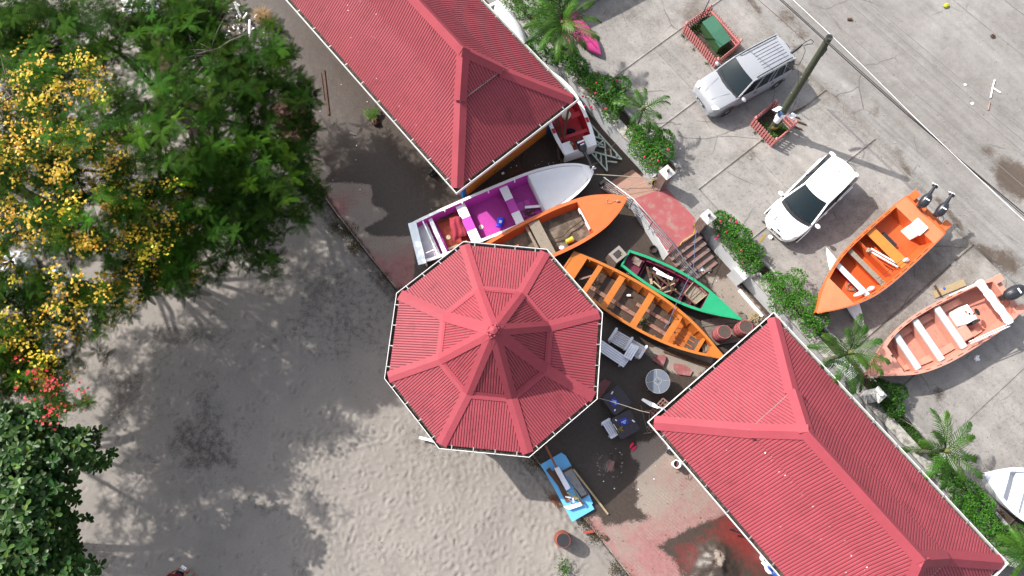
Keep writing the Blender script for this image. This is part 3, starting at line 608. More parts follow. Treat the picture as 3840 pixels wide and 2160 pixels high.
# stone pillars
MB().prism([tuple(wl(S1,.0)[:2]),tuple(wl(S2+.25,.0)[:2]),tuple(wl(S2+.25,1.1)[:2]),tuple(wl(S1,1.1)[:2])],-.2,ZP+.002).build('threshold',mat_conc,LT)
m_stone=M('brown_stone_tile',lin(158,132,122),.7,var=.22,scale=6,dirt=lin(190,172,160),dscale=7,dcov=.42,bump=.5)
m_pcap=M('pillar_cap',(.45,.44,.42),.6,var=.08,dirt=(.2,.19,.17),dscale=7,dcov=.42)
m_lamp=M('lamp_stub',(.03,.025,.022),.6)
def pillar(label,px,py,hgt=1.0,wd=.36,body=None,lampball=False):
    p=at(px,py,ZP); ang=math.atan2(WALLDIR.y,WALLDIR.x); T=thing('gate_pillar',label,'pillar',tuple(p),ang)
    I=lambda mb,n,m,**k: mb.build(n,m,T,local=True,**k)
    I(MB().box((0,0,hgt/2-.4),(wd,wd,hgt+.8)),'shaft',body or m_stone)
    for k in range(3):
        for sx,sy in ((1,0),(-1,0),(0,1),(0,-1)):
            I(MB().box((sx*(wd/2+.006),sy*(wd/2+.006),hgt*(k+.5)/3),(wd*.93 if sy else .014,wd*.93 if sx else .014,hgt/3-.012)),'stone_tile',body or m_stone)
    I(MB().prism([(-wd*.62,-wd*.62),(wd*.62,-wd*.62),(wd*.62,wd*.62),(-wd*.62,wd*.62)],hgt,hgt+.06),'cap_slab',m_pcap)
    h=wd*.60; I(MB().add([(-h,-h,hgt+.061),(h,-h,hgt+.061),(h,h,hgt+.061),(-h,h,hgt+.061),(0,0,hgt+.17)],[(0,1,4),(1,2,4),(2,3,4),(3,0,4),(3,2,1,0)]),'cap_pyramid',m_pcap)
    I(MB().lathe((0,0,hgt+.12),[(.055,0),(.05,.05),(.06,.07),(.06,.10),(.02,.11)],12),'lamp_holder',m_lamp)
    if lampball: I(MB().blob((0,0,hgt+.27),(.09,.09,.09),14),'lamp_globe',M('globe',(.7,.7,.68),.3),smooth=True)
    return T
pillar('brown stone pillar with white pyramid cap at the top of the ramp, ropes tied round it',2476,693,1.2,.38)
pillar('brown stone pillar with white pyramid cap at the head of the steps',2622,853,1.2,.38)
pw=pillar('white painted pillar with a lamp beside the lower red roof and the palm',3240,1490,body=m_wallw,lampball=True)
MB().prism([tuple(wl(stat(3150,1400)-.5,.5)[:2]),tuple(wl(stat(3150,1400)+.35,.5)[:2]),tuple(wl(stat(3150,1400)+.35,.98)[:2]),tuple(wl(stat(3150,1400)-.5,.98)[:2])],.9,1.35).build('parapet_block',m_wallw,W2)
# hand rail
m_steel=M('stainless_rail',(.46,.45,.45),.28,metal=.9,var=.1,bump=0)
HT=thing('handrail','stainless steel handrail with five bars along the ramp and down the steps','railing',tuple(at(2370,780,ZP)))
feet=[at(2262,704,.06),at(2361,779,ZP),at(2431,858,ZP),at(2505,941,ZP),at(2548,1004,ZP-.6),at(2600,1062,.02)]
tops=[f+UPV*.92 for f in feet]; tops[0]=feet[0]+UPV*.9
for f,t in zip(feet,tops): MB().tube([f,t],.022,8).build('rail_post',m_steel,HT); MB().lathe(f,[(.055,0),(.055,.012),(.02,.02)],10).build('base_plate',m_steel,HT)
line=[tops[0]+(tops[0]-tops[1]).normalized()*.15]+tops
MB().tube(line,.028,8).build('top_rail',m_steel,HT,smooth=True)
for k in range(4):
    f=.18+.19*k; MB().tube([a_.lerp(b_,f) for a_,b_ in zip(feet,tops)],.012,6).build('rail_bar',m_steel,HT)
# ================================================================ BOATS
def crom(pts,t):
    n=len(pts)
    if t<=pts[0][0]: return pts[0][1]
    for i in range(n-1):
        if pts[i][0]<=t<=pts[i+1][0]:
            p1,p2=pts[i],pts[i+1]; p0=pts[max(i-1,0)]; p3=pts[min(i+2,n-1)]; u=(t-p1[0])/(p2[0]-p1[0])
            m1=(p2[1]-p0[1])/(p2[0]-p0[0])*(p2[0]-p1[0]); m2=(p3[1]-p1[1])/(p3[0]-p1[0])*(p2[0]-p1[0])
            return max(0,(2*u**3-3*u*u+1)*p1[1]+(u**3-2*u*u+u)*m1+(-2*u**3+3*u*u)*p2[1]+(u**3-u*u)*m2)
    return pts[-1][1]
class Boat: pass
def boat(name,label,stern,bow,zb,h,W,rise,mats,rail=.08,floor=.16,td=.82,ts=0.0,flare=.72,thwarts=(),N=44,roll=0.0,bottom=None,deckmat=None,keel=True,cat='boat',railth=.045,blunt=False,bulk=None):
    b=Boat(); S=at(*stern,zb+h); Bw=at(*bow,zb+h+rise*0.6); d=Vector((Bw.x-S.x,Bw.y-S.y,0)); L=d.length; rz=math.atan2(d.y,d.x)
    T=thing(name,label,cat,(S.x,S.y,zb),rz); b.T=T; b.L=L; b.h=h
    Wt=lambda t: crom(W,t); Z=lambda t: h+rise*t**3; b.W=Wt; b.Z=Z
    zk=lambda t: (h*.85)*max(0,(t-.72)/.28)**2.2
    ts_=[i/(N-1) for i in range(N)]; ts_=[1-(1-t)**1.35 for t in ts_]
    out=MB(); rows=[]
    def sec(t):
        w=Wt(t); zs=Z(t); k=zk(t); x=t*L
        return [(x,w,zs),(x,w*(.94*flare+.04+.0) if False else w*(1-(1-flare)*.35),k+(zs-k)*.55),(x,w*flare,k+(zs-k)*.16),(x-(.0),0,k)]
    for t in ts_:
        s=sec(t); rows.append([Vector(p) for p in s]+[Vector((p[0],-p[1],p[2])) for p in s[-2::-1]])
    if bottom:
        up=MB(); lo=MB()
        up.grid([r[:2] for r in rows]); up.grid([r[-2:] for r in rows]); lo.grid([r[1:6] for r in rows])
        up.add(rows[0],[tuple(range(7))]); up.build('hull',mats['hull'],T,local=True,smooth=True,ang=35); lo.build('hull_bottom',bottom,T,local=True,smooth=True,ang=35)
    else:
        out.grid(rows); out.add(rows[0],[tuple(range(7))]); out.build('hull',mats['hull'],T,local=True,smooth=True,ang=35)
    # rail
    rl=MB()
    for sgn in (1,-1):
        R_=[]
        for t in ts_:
            w=Wt(t); z=Z(t); x=t*L; wi=max(0,w-rail); R_.append([Vector((x,sgn*(w+.025),z-railth)),Vector((x,sgn*(w+.025),z+.008)),Vector((x,sgn*wi,z+.008)),Vector((x,sgn*wi,z-railth))])
        rl.grid([r if sgn<0 else r[::-1] for r in R_])
    rl.build('gunwale',mats.get('rail',mats['hull']),T,local=True,smooth=True,ang=30)
    # inside
    inn=MB(); fl=MB(); ti=[t for t in ts_ if t<=td+.03]; 
    for sgn in (1,-1): inn.grid([[Vector((t*L,sgn*max(0,Wt(t)-rail),Z(t)-.01)),Vector((t*L,sgn*max(0,(Wt(t)-rail)*(.5+.5*flare)-.02),floor+zk(t)*.9))][::sgn] for t in ti])
    inn.build('inner_side',mats['inner'],T,local=True,smooth=True)
    fl.grid([[Vector((t*L,-max(0,(Wt(t)-rail)*(.5+.5*flare)),floor+zk(t)*.9)),Vector((t*L,0,floor+zk(t)*.9)),Vector((t*L,max(0,(Wt(t)-rail)*(.5+.5*flare)),floor+zk(t)*.9))] for t in ti]); fl.build('floor',mats['floor'],T,local=True)
    dm=deckmat or mats.get('rail',mats['hull'])
    if td<1:
        dk=MB(); tt=[td+(1-td)*i/14 for i in range(15)]
        dk.grid([[Vector((t*L,y*max(0,Wt(t)-.012),Z(t)+.014+.03*(1-y*y)*Wt(t))) for y in (-1,-.5,0,.5,1)] for t in tt]); dk.build('foredeck',dm,T,local=True,smooth=True)
        MB().grid([[Vector((td*L,y*(Wt(td)-rail),z)) for y in (-1,1)] for z in (floor,Z(td)+.015)]).build('bulkhead',bulk or mats['inner'],T,local=True)
    w0=Wt(0.0); 
    MB().box((.03,0,(h+.02)/2+.04),(.07,2*w0-.02,h-.04)).build('transom',mats.get('rail',mats['hull']),T,local=True)
    if ts>0:
        MB().grid([[Vector((t*L,y*(Wt(t)-.01),Z(t)+.012)) for y in (-1,0,1)] for t in (0,ts/2,ts)]).build('stern_deck',dm,T,local=True)
        MB().grid([[Vector((ts*L,y*(Wt(ts)-rail),z)) for y in (-1,1)] for z in (floor,Z(ts)+.012)]).build('bulkhead',mats['inner'],T,local=True)
    for th in thwarts:
        t,wd,m,z=th[:4]; w=max(.05,Wt(t)-rail-.01); w2=max(.05,Wt(min(1,t+wd/L))-rail-.01); x=t*L; zz=h*z
        MB().prism([(x,-w),(x+wd,-w2),(x+wd,w2),(x,w)],zz-.035,zz).build(th[4] if len(th)>4 else 'thwart',m,T,local=True,bevel=.006)
        if len(th)>5: MB().box((x+.05,0,(zz+floor)/2-.02),(.03,2*w-.06,zz-floor-.03)).build('thwart_panel',th[5],T,local=True)
    b.l=lambda t,y,z: Vector((t*L,y,z))
    b.w=lambda t,y,z: WM[T.name]@Vector((t*L,y,z))
    return b
def paint(n,c,r=.45,wear=None,cov=.3,ds=5,var=.1): return M(n,c,r,var=var,scale=3,dirt=wear,dscale=ds,dcov=cov,bump=.12,bscale=14)
PW_=(.76,.76,.77); m_bwhite=paint('boat_white',PW_,.35,(.5,.5,.5),.22,8,.04); m_bwhite2=paint('boat_white_inner',(.52,.54,.56),.4,(.42,.42,.42),.3,7)
m_purple=paint('purple_floor',(.34,.026,.24),.55,(.19,.024,.14),.36,5,.14); m_purple2=paint('purple_seat',(.46,.048,.36),.45,(.30,.035,.23),.25)
m_or=paint('orange_paint',(.46,.105,.028),.42,(.34,.10,.045),.30,5); m_or_in=paint('orange_inner',(.44,.072,.016),.5,(.26,.07,.03),.33,4)
m_mudwood=M('muddy_plywood',(.15,.115,.085),.85,var=.25,scale=3,dirt=(.06,.045,.033),dscale=2.5,dcov=.5,bump=.4)
m_plank=M('grey_plank',lin(182,168,150),.8,var=.16,scale=4,grain=(1,7,7),dirt=lin(130,112,92),dscale=6,dcov=.35,bump=.3)
m_brownw=M('brown_timber',lin(120,84,62),.8,var=.28,scale=4,grain=(1,6,6),dirt=lin(70,50,40),dscale=6,dcov=.4,bump=.4)
m_palew=M('pale_timber',lin(214,192,150),.75,var=.15,scale=5,grain=(1,6,6),dirt=lin(168,142,104),dcov=.32)
m_darkmud=M('bilge_mud',lin(92,62,44),.55,var=.3,scale=4,dirt=lin(96,78,62),dscale=3,dcov=.42,bump=.5)
m_black=M('black_plastic',(.02,.02,.022),.4,var=.2,bump=.05); m_dkgrey=M('engine_grey',(.016,.018,.024),.33,var=.12,coat=.15,bump=.02)
m_maroon=M('maroon_cloth',shd(120,34,48),.85,var=.25,scale=7,bump=.6,bscale=18); m_rope=M('rope_pale',lin(205,192,172),.9,bump=.5,bscale=60); m_bluep=M('blue_plastic',shd(36,66,214),.4,var=.08,bump=.03)
m_twig=M('dead_twigs',lin(120,100,78),.9,var=.35,scale=9)
# ---- A: white boat with purple floor
A=boat('open_boat','white open boat with purple floor and checkered seats beside the orange boarded wall',(1562,912),(2222,636),.0,.80,[(0,.84),(.05,.90),(.3,.98),(.55,1.0),(.72,.95),(.85,.76),(.93,.52),(.975,.28),(1,.10)],.10,
    {'hull':m_bwhite,'rail':m_bwhite,'inner':m_purple2,'floor':m_purple},rail=.09,td=.675,flare=.80,floor=.2,bulk=m_bwhite2)
for o in list(A.T.children):
    if o.name.startswith('foredeck'): bpy.data.objects.remove(o)
rows=[]
for i in range(22):                                        # sunken bow bathtub
    t=.675+.30*i/21; wi=max(.02,A.W(t)-.11); rows.append([A.l(t,y*wi,A.Z(t)-.01-(.20*(1-abs(y)**4))*(1-((t-.675)/.30)**6)) for y in [-1,-.92,-.7,-.35,0,.35,.7,.92,1]])
MB().grid(rows).build('foredeck',m_bwhite,A.T,local=True,smooth=True,ang=80)
tt=[.955+.045*i/6 for i in range(7)]; MB().grid([[A.l(t,y*max(0,A.W(t)-.01),A.Z(t)+.012) for y in (-1,0,1)] for t in tt]).build('bow_plate',m_bwhite,A.T,local=True)
MB().box(A.l(.68,0,.55),(.10,1.72,.36)).build('deck_riser',m_bwhite,A.T,local=True,bevel=.02)
for t,wd in ((.262,.40),(.512,.36)):                       # checkered seats: three separately painted boards
    w=A.W(t)-.10; x=t*A.L
    for k,(y0,y1,m) in enumerate(((-w,-w*.36,m_bwhite),(-w*.355,w*.30,m_purple2),(w*.305,w,m_bwhite))): MB().box((x+wd/2,(y0+y1)/2,.60),(wd,y1-y0,.05)).build('seat_board',m,A.T,local=True,bevel=.008)
    MB().box((x+wd/2,0,.38),(wd-.06,2*w-.04,.38)).build('seat_box',m_purple,A.T,local=True)
w=.82; MB().box(A.l(.115,0,.60),(.17,1.72,.06)).build('stern_beam',m_bwhite,A.T,local=True,bevel=.01)
MB().box(A.l(.075,0,.74),(.05,1.7,.05)).build('stern_beam',m_bwhite,A.T,local=True)
MB().box(A.l(.052,.05,.42),(.62,1.5,.04)).build('splash_well',m_bwhite2,A.T,local=True)
MB().box(A.l(.045,-.52,.72),(.5,.04,.08)).build('well_divider',m_bwhite,A.T,local=True)
m_rust=paint('rusty_red_floor',shd(136,48,28),.6,shd(108,44,30),.4); MB().box(A.l(.2,0,.245),(.92,1.5,.03)).build('rust_floor_panel',m_rust,A.T,local=True)
m_disc=M('access_disc',shd(205,190,160),.6)
for t,y in ((.345,-.22),(.165,-.10)):
    MB().lathe(A.l(t,y,.262 if t<.2 else .205),[(.1,0),(.1,.012),(.09,.018)],20).build('access_lid',m_disc,A.T,local=True)
for (x,y) in ((.02,.03),(-.02,-.03)):
    for t,yy in ((.345,-.22),(.165,-.10)): MB().lathe(A.l(t,yy,.283 if t<.2 else .226)+Vector((x,y,0)),[(.013,0),(.013,.004)],8).build('lid_hole',m_black,A.T,local=True)
MB().box(A.l(.585,-.23,.222),(.78,.70,.035),rz=-.05).build('hatch_cover',m_purple2,A.T,local=True,bevel=.006)
for t in (.30,.45,.60,.2): MB().box(A.l(t,A.W(t)-.11,.74),(.05,.10,.16)).build('rib_bracket',m_bwhite,A.T,local=True,bevel=.01)
# things lying in boat A
p0=A.w(.025,.0,.83); ax=(A.w(1,0,0)-A.w(0,0,0)).normalized(); sx=Vector((-ax.y,ax.x,0))
MB().beam(at(1545,835,.86),at(1584,990,.86),.33,.05).build('light_blue_board',paint('pale_blue_board',(.72,.78,.82),.5,(.5,.66,.76),.3),label='pale blue white board lying across the stern of the purple floored boat',cat='board')
bt=thing('bucket','blue plastic bucket lying on its side on the purple floor','bucket',tuple(at(1875,840,.25)),-.25)
MB().tube([(-.0,-.19,.16),(0,.17,.16)],[.115,.155],18,cap=False).build('bucket_wall',m_bluep,bt,local=True,smooth=True); MB().tube([(0,.165,.16),(0,.185,.16)],[.165,.165],18,cap=False).build('rim',m_bluep,bt,local=True)
MB().lathe((0,-.19,.16),[(.115,-.005),(.115,.005)],18,m=Matrix.Rotation(PI/2,4,'X')).build('bucket_base',m_bluep,bt,local=True); MB().box((.02,-.0,.30),(.10,.12,.004)).build('sticker',m_bwhite,bt,local=True)
def cloth(name,label,px,z,mat,seed=1,bump_=.05,cat='cloth'):
    pts=[at(x,y,z) for x,y in px]; n=14; rnd=random.Random(seed); ph=[rnd.uniform(0,6) for _ in range(4)]; rows=[]
    for i in range(n):
        u=i/(n-1); r=[]
        for j in range(n):
            v=j/(n-1); p=pts[0]*(1-u)*(1-v)+pts[1]*u*(1-v)+pts[2]*u*v+pts[3]*(1-u)*v
            e=min(u,v,1-u,1-v); p=p+Vector((math.sin(v*9+ph[0])*.02,math.sin(u*8+ph[1])*.02,(bump_*(math.sin(u*15+ph[2]+v*3)*.5+math.sin(v*5+u*6+ph[3])*.5)+.06)*min(1,e*6)-(.04 if e<.01 else 0))); r.append(p)
        rows.append(r)
    return MB().grid(rows).build(name,mat,smooth=True,label=label,cat=cat,ang=80)
cloth('cloth','maroon cloth draped over the rear seat of the purple floored boat',[(1683,815),(1728,808),(1754,880),(1700,902)],.66,m_maroon,3)
def sticks(name,label,px,z,n,L,mat,spread,seed,cat='twigs',r=.006,dirn=None,kind=None,zj=.05):
    rnd=random.Random(seed); c=at(*px,z); mb=MB()
    for k in range(n):
        a=(dirn if dirn is not None else rnd.uniform(0,PI))+rnd.gauss(0,.35); l_=L*rnd.uniform(.5,1.2)/2; p=c+Vector((rnd.gauss(0,spread),rnd.gauss(0,spread),rnd.uniform(0,zj))); d=Vector((math.cos(a),math.sin(a),rnd.uniform(-.12,.12)))*l_; mb.tube([p-d,p+Vector((rnd.gauss(0,.02),rnd.gauss(0,.02),0)),p+d],r*rnd.uniform(.7,1.5),5)
    return mb.build(name,mat,label=label,cat=cat,kind=kind)
sticks('dead_branches','bundle of dead brown sticks in the stern of the purple floored boat',(1660,800),.3,34,.7,m_twig,.16,3,'sticks',.011,dirn=.6)
sticks('dead_branches','leaf and twig litter beside the white pipe in the purple floored boat',(1985,795),.25,26,.35,m_twig,.12,4,'debris',.012)
MB().beam(at(1968,778,.34),at(2042,772,.40),.11,.06).build('white_pipe',m_bwhite,label='white plastic beam lying on the purple floor near the orange boat',cat='pipe')
MB().beam(at(1680,935,.40),at(1752,905,.45),.09,.03).build('plank',m_palew,label='short pale plank in the stern of the purple floored boat',cat='plank')
# ---- B: orange boat with plywood deck
Bo=boat('open_boat','orange boat with muddy plywood floor, its stern hidden under the octagonal roof',(1826,985),(2349,742),.18,.80,[(0,.72),(.2,.86),(.45,.93),(.62,.90),(.78,.74),(.9,.44),(.97,.17),(1,.04)],.16,
    {'hull':m_or,'rail':m_or,'inner':m_or_in,'floor':m_mudwood},rail=.12,td=.70,flare=.76,floor=.30,bulk=m_or_in)
MB().box(Bo.l(.39,0,.70),(.46,1.56,.06)).build('plywood_seat',m_plank,Bo.T,local=True,bevel=.005)
MB().box(Bo.l(.335,0,.60),(.10,1.5,.05)).build('plywood_seat',m_plank,Bo.T,local=True)
MB().box(Bo.l(.697,0,.62),(.05,.98,.22)).build('white_bulkhead_board',m_bwhite,Bo.T,local=True); MB().box(Bo.l(.692,.08,.64),(.06,.34,.13)).build('bulkhead_opening',m_black,Bo.T,local=True)
MB().box(Bo.l(.20,-.05,.62),(.42,.42,.36)).build('steering_console',m_or,Bo.T,local=True,bevel=.02)
MB().lathe(Bo.l(.185,-.05,.88),[(.13,0),(.14,.01),(.15,.02),(.14,.03),(.13,.03)],20,m=Matrix.Rotation(.5,4,'Y')).build('steering_wheel',m_black,Bo.T,local=True)
MB().box(Bo.l(.075,.35,.66),(.14,.6,.05)).build('plank_seat',m_plank,Bo.T,local=True)
ms=[Bo.w(.93,.02,1.0),Bo.w(.91,.1,.99),Bo.w(.885,.06,.985),Bo.w(.865,.15,.98),Bo.w(.87,.24,.975),Bo.w(.885,.27,.975)]
MB().tube(ms,.011,6).build('rope',m_rope,label='pale rope lying on the orange foredeck',cat='rope',smooth=True)
MB().blob(Bo.w(.935,.0,1.0),(.07,.05,.04),10,.3,seed=3).build('rope_knot',m_rope,label='knotted rope on the bow cleat of the orange boat',cat='knot')
yb=thing('bucket','yellow bucket on its side in the plywood floored orange boat','bucket',tuple(at(2135,905,.55)),.45); m_yel=M('yellow_plastic',lin(246,224,70),.45,var=.08)
MB().tube([(-.16,0,.12),(.15,0,.12)],[.095,.125],16,cap=False).build('bucket_wall',m_yel,yb,local=True,smooth=True); MB().lathe((-.16,0,.12),[(.095,-.004),(.095,.004)],16,m=Matrix.Rotation(PI/2,4,'Y')).build('bucket_base',m_yel,yb,local=True)
MB().blob(at(2108,930,.62),(.12,.09,.08),12,.12).build('white_buoy',m_bwhite,label='round white float beside the yellow bucket in the orange boat',cat='float',smooth=True)
MB().tube([at(2068,899,.62),at(2110,886,.66),at(2135,860,.62),at(2160,842,.66),at(2186,825,.60)],[.02,.03,.028,.03,.018],7).build('dead_branch',m_twig,label='crooked driftwood branch lying in the orange boat',cat='branch',smooth=True)
MB().tube([Bo.w(.1,.5,.8),Bo.w(.18,-.2,.82),Bo.w(.28,-.75,.8)],.010,5).build('rope',m_rope,label='thin pale line stretched across the rear of the orange boat',cat='rope')
# ---- C: yellow-orange pirogue
m_yo=paint('yellow_orange_paint',lin(240,142,56),.42,lin(226,116,44),.3,4); m_yo2=paint('yellow_orange_inner',lin(232,130,50),.5,lin(196,96,48),.42,3,.2); m_hd=paint('dark_hull',lin(70,62,58),.6)
Cc=boat('pirogue','long yellow orange pirogue with cross benches and a broken side, right of the octagon',(2126,982),(2718,1347),.0,.72,[(0,.52),(.15,.72),(.35,.86),(.55,.84),(.72,.68),(.86,.40),(.95,.15),(1,.03)],.16,
    {'hull':m_hd,'rail':m_yo,'inner':m_yo2,'floor':m_darkmud},rail=.085,td=.905,ts=.085,flare=.70,floor=.14,deckmat=m_yo,
    thwarts=[(.155,.21,m_yo,.86),(.285,.27,m_yo,.86),(.475,.27,m_yo,.86),(.665,.25,m_yo,.88)])
MB().grid([[Cc.l(t,y*max(0,(Cc.W(t)-.10)*.86),.17+.0*t) for y in (-1,-.5,0,.5,1)] for t in [.70+.2*i/8 for i in range(9)]]).build('bow_floor',m_yo2,Cc.T,local=True)
MB().box(Cc.l(.855,0,.50),(.10,.62,.42)).build('bow_bulkhead',m_yo,Cc.T,local=True)
for k in range(4): MB().box(Cc.l(.775,(k-1.5)*.2,.19),(.82,.03,.04)).build('floor_rib',m_yo,Cc.T,local=True)
for t in (.10,.24,.34,.42,.54,.62,.74,.80):                 # inner frames along both sides
    for sg in (1,-1): w=Cc.W(t)-.09; MB().add([Cc.l(t,sg*w,Cc.Z(t)-.03),Cc.l(t,sg*w*.84,.15),Cc.l(t+.006,sg*w*.84,.15),Cc.l(t+.006,sg*w,Cc.Z(t)-.03),Cc.l(t,sg*(w-.05),Cc.Z(t)-.03),Cc.l(t,sg*(w*.84-.05),.15),Cc.l(t+.006,sg*(w*.84-.05),.15),Cc.l(t+.006,sg*(w-.05),Cc.Z(t)-.03)],[(4,5,6,7),(0,1,5,4),(3,7,6,2),(0,4,7,3)]).build('side_frame',m_yo2,Cc.T,local=True)
m_pinkwash=M('washed_red_wood',lin(188,140,122),.8,var=.25,scale=4,dirt=lin(120,60,50),dcov=.4,grain=(1,5,5))
MB().beam(Cc.w(.16,-.22,.2),Cc.w(.70,-.24,.2),.16,.03).build('keel_plank',m_pinkwash,Cc.T)
MB().beam(Cc.w(.45,.20,.2),Cc.w(.66,.22,.2),.14,.03).build('keel_plank',m_pinkwash,Cc.T)
for k in range(9):                                          # splintered plank ends of the broken side
    t=.14+.018*k; MB().beam(Cc.w(t,Cc.W(t)-.02,.70+.03*math.sin(k*2)),Cc.w(t+.03,Cc.W(t)+.05*math.sin(k*1.7),.66+.06*math.sin(k*3)),.05,.02).build('broken_strake',m_pinkwash if k%2 else m_yo,Cc.T)
MB().lathe(Cc.w(.705,-.1,.64),[(.045,0),(.045,.004)],14).build('mast_hole',m_black,Cc.T)
cloth('rope_heap','pile of pale netting in the bow of the yellow orange pirogue',[(2622,1292),(2650,1282),(2674,1320),(2638,1326)],.52,M('netting',lin(176,160,140),.95,var=.5,scale=25,dirt=lin(90,76,64),dscale=30,dcov=.45,bump=1),5,.05,cat='net')
sticks('leaf_litter','green leaves and litter in the middle of the yellow orange pirogue',(2408,1210),.2,22,.22,M('green_litter',lin(84,110,50),.8,var=.4,scale=8),.10,9,'leaves',.012)
sticks('dead_branches','few dark twigs in the rear of the yellow orange pirogue',(2235,1060),.2,8,.5,m_twig,.14,12,'twigs',.008)
MB().beam(at(2172,1048,.5),at(2222,1033,.55),.07,.03).build('broken_board',m_pinkwash,label='splintered red brown board in the rear of the yellow orange pirogue',cat='board')
MB().tube([at(2470,1200,.5),at(2500,1180,.9),at(2530,1182,.85),at(2548,1200,.6)],.012,6).build('dead_branch',m_brownw,label='thin bent branch arching over the yellow orange pirogue',cat='branch',smooth=True)
MB().blob(at(2358,1108,.25),(.10,.05,.04),10,.2).build('sandal',m_bwhite,label='white sandal in the middle of the yellow orange pirogue',cat='sandal')
# ---- D: green boat
m_green=paint('green_paint',lin(42,196,138),.42,lin(70,150,110),.28,6); m_redb=paint('red_bottom',lin(176,16,36),.5); m_mar=paint('maroon_inner',lin(134,34,72),.6,lin(96,36,56),.4,4); m_dkgap=M('dark_bilge',lin(44,38,36),.7,var=.3,dirt=lin(80,66,54),dcov=.35)
D=boat('rowing_boat','green rowing boat with maroon inside, full of broken timber, below the steps',(2344,966),(2777,1199),.02,.68,[(0,.36),(.15,.50),(.35,.60),(.55,.58),(.7,.46),(.85,.25),(.95,.08),(1,.02)],.16,
    {'hull':m_green,'rail':m_green,'inner':m_mar,'floor':m_dkgap},rail=.08,td=.70,flare=.74,floor=.12,bottom=m_redb,N=40)
MB().grid([[D.l(t,y*(D.W(t)-.09),.40) for y in (-1,0,1)] for t in (.01,.08,.15)]).build('stern_seat',m_mar,D.T,local=True)
for t in (.17,.27,.36,.45,.54,.62): MB().box(D.l(t,0,.22),(.06,2*(D.W(t)-.1)*.9,.08)).build('frame_rib',m_mar,D.T,local=True)
for sg in (1,-1): MB().grid([[D.l(t,sg*(D.W(t)-.085),D.Z(t)-.16),D.l(t,sg*(D.W(t)-.15),D.Z(t)-.16)] for t in [.16+.05*i for i in range(11)]]).build('side_shelf',m_mar,D.T,local=True)
for sg in (1,-1):
    for t in (.2,.3,.4,.5,.6): MB().box(D.l(t,sg*(D.W(t)-.10),D.Z(t)-.10),(.03,.05,.14)).build('shelf_cleat',m_mar,D.T,local=True)
text('J6-1704',.15,m_bwhite,D.T,D.w(.115,-(D.W(.115)*.985+.012),.50),(D.w(1,0,0)-D.w(0,0,0)),(0,0,1),'registration_number')
rnd=random.Random(5)
for k,(x0,y0,x1,y1,m,wd) in enumerate(((2434,1018,2444,1066,m_palew,.10),(2450,1005,2520,1048,m_bwhite,.09),(2462,1022,2522,1046,m_bwhite,.12),(2445,1020,2555,1108,m_brownw,.07),(2450,1055,2478,1080,m_palew,.05),(2475,1085,2530,1062,m_palew,.05),(2485,1098,2535,1085,m_palew,.05),(2500,1040,2520,1090,m_brownw,.06),(2365,985,2382,960,m_palew,.09),(2470,1065,2450,1028,m_brownw,.05),(2426,1000,2436,1040,m_brownw,.08),(2530,1050,2470,1100,m_brownw,.05))):
    MB().beam(at(x0,y0,.36+.04*(k%4)),at(x1,y1,.40+.05*(k%3)),wd,.03).build('loose_timber',m,label=('pale board' if m is m_palew else 'white painted board' if m is m_bwhite else 'brown batten')+' among the broken timber in the green boat, number %s from its stern'%('one two three four five six seven eight nine ten eleven twelve'.split()[k]),cat='timber',group='broken timber in the green boat')
MB().slab([at(x,y,.52) for x,y in ((2370,985),(2384,962),(2408,978),(2396,1000))],.06).build('stone_slab',m_stone,label='grey stone slab on the stern seat of the green boat',cat='slab')
ct=thing('crate','open wooden tray lying in the fore part of the green boat','crate',tuple(at(2610,1098,.5)))
q=[at(*p,.62) for p in ((2566,1100),(2602,1056),(2652,1104),(2608,1140))]; MB().slab([p-UPV*.1 for p in q],.02).build('crate_base',m_plank,ct)
for i in range(4): MB().beam(q[i]-UPV*.04,q[(i+1)%4]-UPV*.04,.03,.12).build('crate_side',m_pinkwash if i%2 else m_palew,ct)
MB().beam(q[0].lerp(q[3],.5),q[1].lerp(q[2],.55),.025,.02).build('crate_slat',m_brownw,ct)
# ---- E: red and white boat beside the wall
m_redi=paint('red_inner',shd(150,24,38),.5,shd(118,22,34),.35,3)
E_=boat('open_boat','white boat with red inside and dark outboard, between the upper building and wall',(2178,562),(2052,262),.0,.82,[(0,.70),(.2,.80),(.45,.82),(.65,.72),(.82,.48),(.94,.20),(1,.03)],.14,
    {'hull':m_bwhite,'rail':m_bwhite,'inner':m_redi,'floor':m_redi},rail=.13,td=.86,flare=.8,floor=.2,thwarts=[(.40,.24,m_redi,.72),(.19,.16,m_redi,.8)])
for sg in (1,-1): MB().box(E_.l(.075,sg*.50,.83),(.46,.42,.06)).build('corner_block',m_bwhite,E_.T,local=True,bevel=.015); MB().box(E_.l(.30,sg*(E_.W(.3)-.06),.84),(.22,.12,.04)).build('red_rail_patch',m_redi,E_.T,local=True)
def outboard(label,pos,heading,parent_z,mcol,scale=1.0,tilt=.9,stripe=None,cat='outboard motor',fin=True,group=None):
    T=thing('outboard_motor',label,cat,tuple(pos),heading,group=group); s=scale
    mt=Matrix.Rotation(-tilt,4,'Y'); I=lambda mb,n,m,**k: mb.build(n,m,T,local=True,**k)
    V=MB(); prof=[(0,.08,.07),(.06,.15,.12),(.2,.19,.17),(.4,.185,.16),(.55,.15,.13),(.62,.08,.07)]; rows=[]
    for (x,ry,rz_) in prof: rows.append([mt@Vector((-(x-.2)*s,ry*s*math.cos(a),(.12+rz_*math.sin(a))*s)) for a in [i*PI/8 for i in range(17)]])
    V.grid(rows); n=17; V.add(rows[0],[tuple(range(17))]); V.add(rows[-1],[tuple(range(16,-1,-1))]); I(V,'cowling',mcol,smooth=True)
    return T,mt,I
